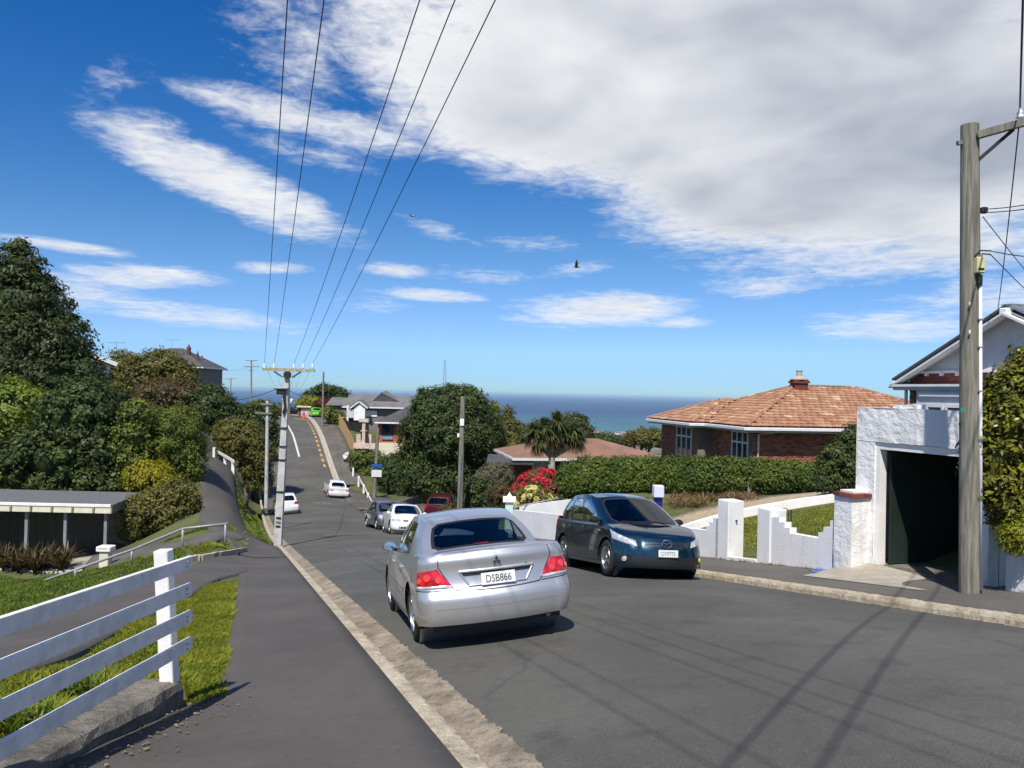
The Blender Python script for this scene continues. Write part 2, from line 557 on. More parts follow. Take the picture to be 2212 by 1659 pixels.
def make_mats():
 m, T, b, out = new_mat('asphalt')
 co = world_co(T)
 big = T.noise(co, 0.35, 5.0, 0.6, 0.4)
 mid = T.noise(co, 2.2, 5.0, 0.65)
 fine = T.noise(co, 95.0, 2.0, 0.7)
 vor = T.n('ShaderNodeTexVoronoi')
 T.set(vor.inputs['Vector'], co)
 vor.inputs['Scale'].default_value = 70.0
 c = T.mix(T.sstep(big, 0.35, 0.68), (0.070, 0.067, 0.056), (0.108, 0.103, 0.086))
 c = T.mix(T.math('MULTIPLY', T.sstep(mid, 0.50, 0.72), 0.55), c, (0.040, 0.038, 0.035))
 grit = T.noise(co, 11.0, 6.0, 0.75)
 c = T.mix(T.math('MULTIPLY', T.sstep(grit, 0.55, 0.75), 0.55), c, (0.145, 0.135, 0.118))
 c = T.mix(T.math('MULTIPLY', T.sstep(grit, 0.45, 0.28), 0.5), c, (0.035, 0.033, 0.031))
 stain = T.noise(T.scale_vec(co, (0.9, 0.35, 1.0)), 1.0, 4.0, 0.6, 0.8)
 c = T.mix(T.math('MULTIPLY', T.sstep(stain, 0.60, 0.72), 0.45), c, (0.042, 0.040, 0.038))
 c = T.mix(T.math('MULTIPLY', T.sstep(vor.outputs['Distance'], 0.5, 0.1), 0.5), c, (0.16, 0.155, 0.14))
 c = T.mix(T.math('MULTIPLY', T.sstep(fine, 0.56, 0.7), 0.6), c, (0.03, 0.03, 0.03))
 dv = T.n('ShaderNodeTexVoronoi', feature='DISTANCE_TO_EDGE')
 nv = T.n('ShaderNodeTexNoise')
 T.set(nv.inputs['Vector'], co)
 nv.inputs['Scale'].default_value = 0.8
 add = T.n('ShaderNodeVectorMath', operation='ADD')
 T.set(add.inputs[0], co)
 T.set(add.inputs[1], nv.outputs['Color'])
 T.set(dv.inputs['Vector'], add.outputs[0])
 dv.inputs['Scale'].default_value = 0.22
 crack = T.math('MULTIPLY', T.sstep(dv.outputs['Distance'], 0.012, 0.002), T.sstep(T.noise(co, 0.5, 2.0), 0.50, 0.60))
 c = T.mix(T.math('MULTIPLY', crack, 0.28), c, (0.030, 0.029, 0.028))
 T.set(b.inputs['Base Color'], c)
 b.inputs['Roughness'].default_value = 0.82
 bump(T, b, T.math('ADD', T.math('MULTIPLY', vor.outputs['Distance'], -0.8), fine), 0.75, 0.012)
 for nm, c0, c1 in (('footpath', (0.066, 0.059, 0.052), (0.092, 0.082, 0.071)), ('footpath_right', (0.085, 0.077, 0.066), (0.125, 0.112, 0.094))):
  m, T, b, out = new_mat(nm)
  co = world_co(T)
  big = T.noise(co, 0.55, 5.0, 0.6, 0.5)
  fine = T.noise(co, 110.0, 2.0, 0.7)
  spots = T.noise(co, 9.0, 5.0, 0.7)
  c = T.mix(T.sstep(big, 0.32, 0.7), c0, c1)
  c = T.mix(T.math('MULTIPLY', T.sstep(fine, 0.52, 0.72), 0.55), c, tuple(x * .45 for x in c0))
  c = T.mix(T.math('MULTIPLY', T.sstep(fine, 0.42, 0.25), 0.5), c, tuple(x * 1.7 for x in c1))
  c = T.mix(T.math('MULTIPLY', T.sstep(spots, 0.56, 0.75), 0.6), c, (0.040, 0.037, 0.035))
  c = T.mix(T.math('MULTIPLY', T.sstep(spots, 0.42, 0.28), 0.5), c, tuple(x * 1.35 for x in c1))
  T.set(b.inputs['Base Color'], c)
  b.inputs['Roughness'].default_value = 0.85
  bump(T, b, fine, 0.6, 0.01)
 for nm, c0, c1, c2 in (('kerb', (0.32, 0.265, 0.18), (0.58, 0.51, 0.38), (0.13, 0.105, 0.07)),
       ('gutter', (0.16, 0.13, 0.09), (0.40, 0.335, 0.245), (0.06, 0.05, 0.036)),
       ('old_concrete', (0.085, 0.076, 0.06), (0.24, 0.215, 0.175), (0.028, 0.026, 0.02)),
       ('pale_concrete', (0.34, 0.30, 0.24), (0.47, 0.42, 0.34), (0.2, 0.18, 0.14))):
  m, T, b, out = new_mat(nm)
  co = world_co(T)
  a = T.noise(co, 2.6, 6.0, 0.7)
  f = T.noise(co, 55.0, 3.0, 0.75)
  c = T.mix(T.sstep(a, 0.3, 0.7), c0, c1)
  f2 = T.noise(co, 14.0, 5.0, 0.75)
  c = T.mix(T.math('MULTIPLY', T.sstep(f2, 0.50, 0.68), 0.6), c, c2)
  c = T.mix(T.math('MULTIPLY', T.sstep(f, 0.52, 0.68), 0.6), c, c2)
  f = T.math('ADD', f, f2)
  T.set(b.inputs['Base Color'], c)
  b.inputs['Roughness'].default_value = 0.88
  bump(T, b, f, 0.8, 0.02)
 m, T, b, out = new_mat('turf')
 co = world_co(T)
 a = T.noise(co, 0.5, 5.0, 0.65, 0.3)
 f = T.noise(co, 14.0, 4.0, 0.7)
 c = T.mix(T.sstep(a, 0.35, 0.68), (0.085, 0.115, 0.018), (0.165, 0.165, 0.035))
 c = T.mix(T.math('MULTIPLY', T.sstep(f, 0.5, 0.7), 0.7), c, (0.045, 0.062, 0.012))
 T.set(b.inputs['Base Color'], c)
 b.inputs['Roughness'].default_value = 0.9
 bump(T, b, f, 0.8, 0.05)
 m, T, b, out = new_mat('land')
 co = world_co(T)
 a = T.noise(co, 0.4, 5.0, 0.65, 0.3)
 f = T.noise(co, 12.0, 4.0, 0.7)
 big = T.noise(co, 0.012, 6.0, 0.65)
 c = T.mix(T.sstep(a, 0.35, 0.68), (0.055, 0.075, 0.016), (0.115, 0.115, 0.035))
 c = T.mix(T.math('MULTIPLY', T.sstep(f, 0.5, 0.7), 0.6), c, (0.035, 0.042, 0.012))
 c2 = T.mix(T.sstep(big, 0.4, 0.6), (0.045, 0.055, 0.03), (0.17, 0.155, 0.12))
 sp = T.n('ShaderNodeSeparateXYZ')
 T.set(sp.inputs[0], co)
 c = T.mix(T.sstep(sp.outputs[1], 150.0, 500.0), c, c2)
 T.set(b.inputs['Base Color'], c)
 b.inputs['Roughness'].default_value = 0.95
 bump(T, b, f, 0.6, 0.05)
 m, T, b, out = new_mat('sea')
 co = world_co(T)
 w1 = T.noise(T.scale_vec(co, (0.004, 0.010, 0.01)), 1.0, 6.0, 0.6)
 w2 = T.noise(T.scale_vec(co, (0.03, 0.09, 0.05)), 1.0, 5.0, 0.6)
 sp = T.n('ShaderNodeSeparateXYZ')
 T.set(sp.inputs[0], co)
 shore = T.sstep(T.math('ADD', sp.outputs[1], T.math('MULTIPLY', T.math('SUBTRACT', w1, 0.5), 1500.0)), 4700.0, 2100.0)
 c = T.mix(shore, (0.010, 0.044, 0.125), (0.040, 0.135, 0.165))
 c = T.mix(T.math('MULTIPLY', T.sstep(w1, 0.45, 0.7), 0.35), c, (0.010, 0.042, 0.11))
 T.set(b.inputs['Base Color'], c)
 b.inputs['Roughness'].default_value = 0.55
 b.inputs['Specular IOR Level'].default_value = 0.25
 bump(T, b, w2, 0.5, 3.0)
 def leaf(name, c_dark, c_mid, c_light, trans=0.35, rough=0.5):
  m, T, b, out = new_mat(name)
  at = T.n('ShaderNodeAttribute', attribute_name='rnd')
  drift = T.noise(world_co(T), 0.9, 3.0, 0.6)
  f = T.math('ADD', T.math('MULTIPLY', at.outputs['Fac'], 0.72), T.math('MULTIPLY', T.math('SUBTRACT', drift, 0.36), 0.9), clamp=True)
  c = T.ramp(f, [(0.0, c_dark), (0.5, c_mid), (1.0, c_light)])
  T.set(b.inputs['Base Color'], c)
  b.inputs['Roughness'].default_value = rough
  b.inputs['Specular IOR Level'].default_value = 0.3
  tr = T.n('ShaderNodeBsdfTranslucent')
  c2 = T.mix(1.0, c, (0.9, 1.0, 0.55), 'MULTIPLY')
  T.set(tr.inputs[0], c2)
  mx = T.n('ShaderNodeMixShader')
  mx.inputs[0].default_value = trans
  T.t.links.new(b.outputs[0], mx.inputs[1])
  T.t.links.new(tr.outputs[0], mx.inputs[2])
  T.t.links.new(mx.outputs[0], out.inputs[0])
 leaf('leaf_dark', (0.028, 0.041, 0.013), (0.060, 0.087, 0.023), (0.139, 0.173, 0.038))
 leaf('leaf_conifer', (0.027, 0.040, 0.014), (0.055, 0.074, 0.021), (0.107, 0.130, 0.035))
 leaf('leaf_mid', (0.056, 0.082, 0.015), (0.130, 0.166, 0.024), (0.246, 0.270, 0.042))
 leaf('leaf_bright', (0.062, 0.095, 0.016), (0.155, 0.204, 0.026), (0.309, 0.349, 0.047))
 leaf('leaf_olive', (0.061, 0.063, 0.016), (0.134, 0.128, 0.029), (0.230, 0.206, 0.051))
 leaf('leaf_brown', (0.052, 0.039, 0.017), (0.111, 0.081, 0.033), (0.195, 0.143, 0.065))
 leaf('leaf_yellow', (0.110, 0.110, 0.009), (0.264, 0.242, 0.013), (0.462, 0.396, 0.022))
 leaf('leaf_lime', (0.101, 0.122, 0.010), (0.230, 0.245, 0.015), (0.431, 0.402, 0.025))
 leaf('leaf_hedge', (0.039, 0.063, 0.013), (0.097, 0.140, 0.022), (0.228, 0.268, 0.037))
 leaf('leaf_shrub', (0.033, 0.043, 0.007), (0.135, 0.139, 0.018), (0.405, 0.387, 0.048), 0.3, 0.3)
 leaf('leaf_grey', (0.070, 0.070, 0.042), (0.154, 0.147, 0.084), (0.280, 0.259, 0.168))
 leaf('leaf_red', (0.060, 0.015, 0.012), (0.120, 0.030, 0.020), (0.200, 0.060, 0.035))
 leaf('leaf_flax', (0.030, 0.022, 0.010), (0.085, 0.058, 0.024), (0.260, 0.200, 0.090), 0.2)
 leaf('leaf_palm', (0.032, 0.042, 0.013), (0.089, 0.110, 0.032), (0.200, 0.231, 0.079), 0.25, 0.4)
 leaf('leaf_dry', (0.100, 0.065, 0.028), (0.240, 0.165, 0.075), (0.420, 0.310, 0.160), 0.2, 0.7)
 leaf('grass', (0.098, 0.137, 0.014), (0.221, 0.247, 0.026), (0.429, 0.403, 0.060), 0.35, 0.5)
 leaf('grass_green', (0.056, 0.102, 0.013), (0.125, 0.180, 0.022), (0.250, 0.288, 0.044), 0.35, 0.5)
 leaf('petal_red', (0.380, 0.012, 0.030), (0.620, 0.035, 0.060), (0.800, 0.110, 0.120), 0.25, 0.5)
 leaf('petal_cream', (0.620, 0.550, 0.200), (0.800, 0.740, 0.360), (0.880, 0.840, 0.550), 0.25, 0.5)
 leaf('petal_pink', (0.500, 0.050, 0.200), (0.650, 0.100, 0.300), (0.750, 0.200, 0.400), 0.25, 0.5)
 leaf('petal_white', (0.700, 0.700, 0.660), (0.800, 0.800, 0.770), (0.850, 0.850, 0.820), 0.25, 0.5)
 plain('bark', (0.13, 0.105, 0.08), 0.9, var=0.4, scale=6.0, bmp=0.9, bscale=14.0)
 plain('bark_pale', (0.26, 0.235, 0.195), 0.9, var=0.3, scale=7.0, bmp=0.8, bscale=18.0)
 plain('soil', (0.12, 0.085, 0.05), 0.95, var=0.4, scale=5.0, bmp=0.7, bscale=25.0)
 plain('gravel', (0.42, 0.33, 0.21), 0.95, var=0.18, scale=6.0, bmp=0.9, bscale=60.0)
 plain('white_paint', (0.82, 0.805, 0.775), 0.45, var=0.05, scale=2.5, bmp=0.15, bscale=25.0)
 plain('fence_paint', (0.85, 0.81, 0.74), 0.5, var=0.10, scale=7.0, bmp=0.25, bscale=35.0)
 plain('cream_paint', (0.70, 0.65, 0.50), 0.5, var=0.06, scale=3.0)
 plain('mint_paint', (0.50, 0.72, 0.62), 0.45, var=0.06)
 plain('blue_paint', (0.012, 0.018, 0.22), 0.35, var=0.08)
 plain('blue_sign', (0.015, 0.09, 0.36), 0.35, var=0.06)
 plain('lilac_paint', (0.66, 0.66, 0.88), 0.4, var=0.04)
 plain('black_paint', (0.013, 0.013, 0.014), 0.5, var=0.1)
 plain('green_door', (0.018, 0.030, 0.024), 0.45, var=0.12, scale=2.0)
 plain('dark_void', (0.012, 0.012, 0.012), 0.9, var=0.1)
 plain('galv', (0.36, 0.37, 0.38), 0.45, 0.7, var=0.12, scale=8.0)
 plain('pipe_paint', (0.27, 0.28, 0.30), 0.5, 0.2, var=0.1, scale=8.0)
 plain('iron', (0.045, 0.043, 0.04), 0.6, 0.6, var=0.2)
 plain('wire', (0.030, 0.032, 0.036), 0.6, 0.2, var=0.1)
 plain('porcelain', (0.78, 0.78, 0.76), 0.2, var=0.03)
 plain('yellow_box', (0.62, 0.58, 0.30), 0.45, var=0.04)
 plain('concrete_pole', (0.50, 0.49, 0.465), 0.8, var=0.12, scale=3.0, bmp=0.4, bscale=45.0)
 plain('timber_new', (0.50, 0.32, 0.145), 0.75, var=0.16, scale=4.0, bmp=0.3, bscale=30.0)
 plain('timber_grey', (0.25, 0.235, 0.20), 0.85, var=0.25, scale=6.0, bmp=0.5, bscale=30.0)
 plain('arm_timber', (0.40, 0.36, 0.20), 0.8, var=0.2, scale=6.0, bmp=0.3)
 plain('gutter_paint', (0.70, 0.705, 0.72), 0.4, var=0.05)
 plain('soffit', (0.42, 0.42, 0.43), 0.6, var=0.06)
 plain('weatherboard', (0.60, 0.585, 0.60), 0.55, var=0.06, scale=3.0)
 plain('grey_wall', (0.17, 0.155, 0.145), 0.8, var=0.12)
 plain('grey_roof', (0.145, 0.138, 0.132), 0.7, var=0.14, scale=1.2, bmp=0.3, bscale=12.0)
 plain('dark_roof', (0.070, 0.066, 0.066), 0.7, var=0.16, scale=1.2, bmp=0.3, bscale=12.0)
 plain('brown_roof', (0.235, 0.125, 0.082), 0.75, var=0.12, scale=0.8, bmp=0.25, bscale=12.0)
 plain('red_roof', (0.30, 0.07, 0.045), 0.7, var=0.12)
 plain('orange_brick_far', (0.40, 0.12, 0.06), 0.85, var=0.15, scale=5.0)
 plain('dark_brick_far', (0.12, 0.045, 0.032), 0.85, var=0.2, scale=5.0)
 plain('mortar', (0.20, 0.17, 0.145), 0.95, var=0.1, bmp=0.4)
 plain('beige_wall', (0.52, 0.44, 0.34), 0.8, var=0.1)
 plain('road_white', (0.56, 0.55, 0.52), 0.7, var=0.22, scale=8.0)
 plain('road_yellow', (0.56, 0.31, 0.045), 0.7, var=0.25, scale=8.0)
 plain('road_worn', (0.20, 0.135, 0.065), 0.8, var=0.3, scale=6.0)
 plain('orange_plastic', (0.80, 0.10, 0.05), 0.4, var=0.05)
 plain('yellow_plastic', (0.72, 0.36, 0.02), 0.4, var=0.05)
 plain('bird_dark', (0.05, 0.05, 0.045), 0.8, var=0.3, scale=20.0)
 plain('bird_pale', (0.34, 0.34, 0.33), 0.8, var=0.2, scale=20.0)
 plain('green_sticker', (0.02, 0.26, 0.17), 0.4, var=0.1)
 plain('bluegrey', (0.20, 0.27, 0.36), 0.5, var=0.1)
 plain('pink_stone', (0.60, 0.47, 0.40), 0.8, var=0.15)
 for nm, col, bs, st, dst in (('plaster', (0.86, 0.85, 0.83), 7.0, 0.8, 0.03), ('plaster_fine', (0.85, 0.845, 0.835), 16.0, 0.5, 0.012)):
  m, T, b, out = new_mat(nm)
  co = world_co(T)
  n1 = T.noise(T.scale_vec(co, (1, 1, 1.35)), bs, 6.0, 0.62, 0.5)
  n2 = T.noise(co, 1.3, 4.0, 0.6)
  chip = T.sstep(T.noise(co, 3.1, 5.0, 0.7, 0.7), 0.68, 0.715)
  c = T.mix(T.sstep(n2, 0.35, 0.7), tuple(x * .90 for x in col), col)
  c = T.mix(T.math('MULTIPLY', chip, 0.55 if nm == 'plaster' else 0.0), c, (0.30, 0.29, 0.28))
  run = T.noise(T.scale_vec(co, (5.0, 5.0, 0.5)), 1.0, 5.0, 0.65)
  c = T.mix(T.math('MULTIPLY', T.sstep(run, 0.50, 0.74), 0.34), c, (0.44, 0.42, 0.38))
  T.set(b.inputs['Base Color'], c)
  b.inputs['Roughness'].default_value = 0.7
  hgt = T.math('SUBTRACT', n1, T.math('MULTIPLY', chip, 0.22))
  bump(T, b, hgt, st, dst)
 m, T, b, out = new_mat('pole_wood')
 co = world_co(T)
 g = T.noise(T.scale_vec(co, (22, 22, 1.4)), 1.0, 5.0, 0.65)
 a = T.noise(T.scale_vec(co, (3, 3, 1.2)), 1.0, 4.0, 0.6)
 c = T.mix(T.sstep(g, 0.32, 0.68), (0.115, 0.108, 0.082), (0.27, 0.255, 0.205))
 c = T.mix(T.math('MULTIPLY', T.sstep(a, 0.5, 0.72), 0.5), c, (0.17, 0.155, 0.12))
 T.set(b.inputs['Base Color'], c)
 b.inputs['Roughness'].default_value = 0.9
 bump(T, b, g, 0.7, 0.02)
 m, T, b, out = new_mat('tile')
 co = world_co(T)
 r = rnd_val(T)
 c = T.ramp(r, [(0.0, (0.25, 0.110, 0.062)), (0.35, (0.32, 0.155, 0.085)), (0.75, (0.36, 0.185, 0.105)), (0.93, (0.39, 0.225, 0.135)), (0.97, (0.46, 0.32, 0.19)), (1.0, (0.50, 0.38, 0.23))])
 li = T.noise(co, 4.5, 4.0, 0.65)
 c = T.mix(T.math('MULTIPLY', T.sstep(li, 0.62, 0.74), 0.6), c, (0.46, 0.36, 0.22))
 c = T.mix(T.math('MULTIPLY', T.sstep(T.noise(co, 2.0, 5.0, 0.65), 0.5, 0.7), 0.45), c, (0.22, 0.13, 0.07))
 T.set(b.inputs['Base Color'], c)
 b.inputs['Roughness'].default_value = 0.85
 bump(T, b, T.noise(co, 30, 4, .6), 0.4, 0.02)
 for nm, st in (('brick', [(0.0, (0.15, 0.042, 0.026)), (0.3, (0.25, 0.078, 0.042)), (0.7, (0.31, 0.105, 0.058)), (1.0, (0.39, 0.155, 0.088))]),
     ('brick_dark', [(0.0, (0.11, 0.026, 0.02)), (0.5, (0.18, 0.042, 0.03)), (1.0, (0.23, 0.062, 0.042))])):
  m, T, b, out = new_mat(nm)
  co = world_co(T)
  c = T.ramp(rnd_val(T), st)
  c = T.mix(T.math('MULTIPLY', T.sstep(T.noise(co, 18, 4, .6), 0.45, 0.75), 0.4), c, (0.10, 0.045, 0.03))
  T.set(b.inputs['Base Color'], c)
  b.inputs['Roughness'].default_value = 0.85
  bump(T, b, T.noise(co, 60, 4, .6), 0.4, 0.01)
 def paint(name, col, metal, rough, flake=0.0, coat=1.0, tint=None):
  m, T, b, out = new_mat(name)
  co = obj_co(T)
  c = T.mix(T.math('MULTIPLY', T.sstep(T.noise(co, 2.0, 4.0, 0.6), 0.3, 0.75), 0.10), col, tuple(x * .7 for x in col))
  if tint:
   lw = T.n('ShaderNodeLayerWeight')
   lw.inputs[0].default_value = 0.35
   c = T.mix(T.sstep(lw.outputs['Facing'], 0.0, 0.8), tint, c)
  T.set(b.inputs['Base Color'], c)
  b.inputs['Metallic'].default_value = metal
  b.inputs['Roughness'].default_value = rough
  b.inputs['Coat Weight'].default_value = coat
  b.inputs['Coat Roughness'].default_value = 0.03
  if flake:
   bump(T, b, T.noise(co, 900.0, 1.0, 0.5), flake, 0.0005)
 paint('paint_silver', (0.60, 0.60, 0.60), 0.75, 0.36, 0.05, 0.6)
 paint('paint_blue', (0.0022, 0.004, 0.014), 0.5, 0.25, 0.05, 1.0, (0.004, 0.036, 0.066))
 paint('paint_white', (0.80, 0.80, 0.79), 0.0, 0.3)
 paint('paint_greyblue', (0.20, 0.22, 0.26), 0.7, 0.33)
 paint('paint_green', (0.10, 0.52, 0.03), 0.0, 0.3)
 paint('paint_maroon', (0.09, 0.012, 0.018), 0.3, 0.3)
 paint('paint_dark', (0.02, 0.02, 0.024), 0.3, 0.3)
 plain('trim', (0.014, 0.014, 0.015), 0.5, var=0.15, world=False)
 plain('rubber', (0.018, 0.018, 0.018), 0.8, var=0.2, world=False)
 plain('alloy', (0.55, 0.56, 0.58), 0.28, 0.95, var=0.06, world=False)
 plain('steel_cover', (0.42, 0.43, 0.45), 0.4, 0.5, var=0.08, world=False)
 plain('chrome', (0.72, 0.73, 0.75), 0.10, 1.0, var=0.03, world=False)
 plain('seat_cloth', (0.045, 0.048, 0.055), 0.9, var=0.2, scale=9.0, world=False)
 plain('dash', (0.05, 0.05, 0.055), 0.7, var=0.1, world=False)
 plain('plate', (0.72, 0.72, 0.71), 0.35, var=0.03, world=False)
 plain('plate_black', (0.02, 0.02, 0.02), 0.4, var=0.0, world=False)
 m, T, b, out = new_mat('lamp_red')
 co = obj_co(T)
 vor = T.n('ShaderNodeTexVoronoi')
 T.set(vor.inputs['Vector'], co)
 vor.inputs['Scale'].default_value = 11.0
 T.set(b.inputs['Base Color'], T.mix(T.sstep(vor.outputs['Distance'], 0.1, 0.7), (0.72, 0.02, 0.03), (0.36, 0.004, 0.012)))
 b.inputs['Roughness'].default_value = 0.12
 b.inputs['Coat Weight'].default_value = 1.0
 b.inputs['Coat Roughness'].default_value = 0.02
 m, T, b, out = new_mat('lamp_clear')
 co = obj_co(T)
 vor = T.n('ShaderNodeTexVoronoi')
 T.set(vor.inputs['Vector'], co)
 vor.inputs['Scale'].default_value = 9.0
 T.set(b.inputs['Base Color'], T.mix(T.sstep(vor.outputs['Distance'], 0.05, 0.6), (0.88, 0.89, 0.88), (0.50, 0.51, 0.52)))
 b.inputs['Roughness'].default_value = 0.15
 b.inputs['Metallic'].default_value = 0.35
 b.inputs['Coat Weight'].default_value = 1.0
 m, T, b, out = new_mat('lamp_bright')
 b.inputs['Base Color'].default_value = (0.85, 0.05, 0.05, 1)
 b.inputs['Roughness'].default_value = 0.18
 b.inputs['Coat Weight'].default_value = 1.0
 m, T, b, out = new_mat('lamp_amber')
 b.inputs['Base Color'].default_value = (0.55, 0.5, 0.12, 1)
 b.inputs['Roughness'].default_value = 0.15
 def glass(name, tint, refl=0.3):
  m, T, b, out = new_mat(name)
  tr = T.n('ShaderNodeBsdfTransparent')
  tr.inputs[0].default_value = (*tint, 1)
  gl = T.n('ShaderNodeBsdfGlossy')
  gl.inputs['Roughness'].default_value = 0.02
  gl.inputs['Color'].default_value = (1, 1, 1, 1)
  fr = T.n('ShaderNodeFresnel')
  fr.inputs[0].default_value = 1.52
  mx = T.n('ShaderNodeMixShader')
  T.set(mx.inputs[0], T.math('MULTIPLY', fr.outputs[0], 1.0 + refl, clamp=True))
  T.t.links.new(tr.outputs[0], mx.inputs[1])
  T.t.links.new(gl.outputs[0], mx.inputs[2])
  T.t.links.new(mx.outputs[0], out.inputs[0])
 glass('glass_car', (0.72, 0.78, 0.75))
 glass('glass_tint', (0.13, 0.155, 0.17), -0.35)
 m, T, b, out = new_mat('glass_house')
 T.set(b.inputs['Base Color'], T.mix(T.sstep(T.noise(world_co(T), 1.2, 3.0), 0.35, 0.65), (0.02, 0.024, 0.028), (0.07, 0.08, 0.085)))
 b.inputs['Roughness'].default_value = 0.06
 b.inputs['Specular IOR Level'].default_value = 0.7
 plain('curtain', (0.55, 0.55, 0.55), 0.8, var=0.2, scale=6.0)
make_mats()
# ------------------------------------------------------------------ ground, sea, road, footpaths
def sheet(name, L, R, mat, dz=0.0, nx=10, ds=0.5, zf=None, smooth=True):
 """paved strip between two edge polylines (x, y), draped on the ground"""
 def resample(pl, n):
  pl = np.array(pl, float)
  d = np.r_[0, np.cumsum(np.hypot(*np.diff(pl, axis=0).T))]
  t = np.linspace(0, d[-1], n)
  return np.c_[np.interp(t, d, pl[:, 0]), np.interp(t, d, pl[:, 1])]
 L, R = np.array(L, float), np.array(R, float)
 n = max(3, int(max(np.hypot(*np.diff(L, axis=0).T).sum(), np.hypot(*np.diff(R, axis=0).T).sum()) / ds))
 L, R = resample(L, n), resample(R, n)
 t = np.linspace(0, 1, nx)
 X = L[:, None, 0] * (1 - t) + R[:, None, 0] * t
 Y = L[:, None, 1] * (1 - t) + R[:, None, 1] * t
 Z = (zf or H)(X, Y) + dz
 X, Y, Z = (np.c_[a[:, :1], a, a[:, -1:]] for a in (X, Y, Z))
 Z[:, 0] -= .25
 Z[:, -1] -= .25
 nx += 2
 mb = MB()
 mb.grid([[(X[i, k], Y[i, k], Z[i, k]) for k in range(nx)] for i in range(n)])
 o = mb.build(name, mat, smooth=smooth, fix=False)
 return o
def gxy(px, py, **k):
 p = G(px, py, **k)
 return (p.x, p.y)
def build_ground():
 xs = np.unique(np.r_[np.linspace(-5000, -400, 12), np.linspace(-400, -60, 18), np.arange(-60, 62, 0.9), np.arange(-22, 14, 0.4), np.linspace(62, 400, 18), np.linspace(400, 6000, 14)])
 ys = np.unique(np.r_[np.linspace(-60, -12, 8), np.arange(-12, 150, 0.9), np.arange(2, 42, 0.4), np.linspace(150, 600, 30), np.linspace(600, 2600, 22)])
 X, Y = np.meshgrid(xs, ys)
 Z = H(X, Y)
 s, w = sw(X, Y)
 w = w - bend(s)
 under = (w > KL - .62) & (w < KR + 1.2) & (s > -40) & (s < 160)
 Z = Z - np.where(under, 0.4, 0.045)
 Z = np.where(Y > 2380, np.minimum(Z, -99.0 - (Y - 2380) * .02), Z)
 ny, nx = X.shape
 verts = np.c_[X.ravel(), Y.ravel(), Z.ravel()]
 idx = np.arange(ny * nx).reshape(ny, nx)
 faces = np.stack([idx[:-1, :-1], idx[:-1, 1:], idx[1:, 1:], idx[1:, :-1]], -1).reshape(-1, 4)
 me = np_mesh('ground', verts, faces, 'land')
 me.polygons.foreach_set('use_smooth', [True] * len(me.polygons))
 tag(link('ground', me), kind='structure')
 mb = MB()
 mb.grid([[(x, y, -97.5) for x in (-60000, -12000, -3000, 0, 3000, 12000, 60000)] for y in (1900, 3000, 6000, 12000, 30000, 70000)])
 tag(mb.build('sea', 'sea', fix=False), kind='structure')
 ss = np.r_[np.arange(-30, 160, 0.8)]
 ww = np.linspace(-3.42, 3.36, 15)
 mb = MB()
 rows = []
 for s_ in ss:
  x, y = xy(s_, ww)
  z = zroad(s_, ww)
  rows.append(list(zip(x, y, z)))
 mb.grid(rows)
 tag(mb.build('road', 'asphalt', smooth=True, fix=False), kind='structure')
 def strip(name, mat, prof, s0, s1, ds=0.6, jitter=0.0, seed=1):
  """swept profile of (w, dz) along the street"""
  rng = np.random.default_rng(seed)
  rows = []
  sv = np.unique(np.r_[np.arange(s0, s1, ds), np.arange(-5, 16, .07)]) if ds < .5 else np.arange(s0, s1, ds)
  for i, s_ in enumerate(sv):
   jw = rng.normal(0, jitter, len(prof))
   r = []
   for (w_, dz), j in zip(prof, jw):
    x, y = xy(s_, w_ + j)
    r.append((float(x), float(y), float(zroad(s_, 3.75)) + dz + j * .4))
   rows.append(r)
  mb = MB()
  mb.grid(rows)
  return tag(mb.build(name, mat, smooth=False, fix=False), kind='structure')
 strip('gutter', 'gutter', [(-3.40, 0.055), (-3.46, 0.052), (-3.60, 0.012), (-3.72, -0.008)], -30, 58, .28, .008, 2)
 strip('kerb', 'kerb', [(-3.715, -0.05), (-3.725, 0.06), (-3.745, 0.098), (-3.78, 0.113), (-3.88, 0.118), (-3.915, 0.11), (-3.93, 0.02)], -30, 58, .28, .006, 3)
 strip('kerb', 'kerb', [(-3.70, -0.05), (-3.72, 0.1), (-3.86, 0.11), (-3.88, 0.0)], 58, 158, 1.2, .006, 4)
 strip('gutter', 'gutter', [(3.62, -0.008), (3.5, 0.012), (3.40, 0.04), (3.34, 0.045)], -30, 42, .28, .007, 5)
 strip('kerb', 'kerb', [(3.83, 0.02), (3.82, 0.11), (3.79, 0.118), (3.69, 0.114), (3.655, 0.10), (3.63, 0.06), (3.62, -0.05)], -30, 42, .28, .006, 6)
 strip('kerb', 'pale_concrete', [(3.95, 0.02), (3.94, 0.115), (3.68, 0.112), (3.62, 0.06), (3.61, -0.03), (3.2, 0.03)], 75, 158, 1.0, .01, 7)
 sl = np.arange(-30, 20.4, .5)
 pl = np.array([xy(a, -3.9) for a in sl])
 lw = np.interp(sl, [-30, -4, -1.9, 0, 1.85, 2.1, 8, 12.2, 19.5], [-7.6, -7.5, -6.8, -6.15, -5.53, -5.28, -5.2, -5.2, -5.15])
 pr = np.array([xy(a, b) for a, b in zip(sl, lw)])
 tag(sheet('footpath', pr, pl, 'footpath', -0.006, 10, .45), kind='structure')
 Rr = [xy(19.4, -3.92), xy(24, -3.92), xy(27.5, -4.1), (-9.8, 32.5), (-11.8, 37), P(505, 1020, 45)[:2], P(489, 985, 54)[:2], P(472, 960, 64)[:2], (-27, 72)]
 Ll = [xy(19.4, -5.17), (-8.9, 25.0), (-10.6, 28), (-12.0, 31), (-13.3, 34.5), (-16.3, 42), P(442, 985, 54)[:2], (-25.4, 64), (-30, 70)]
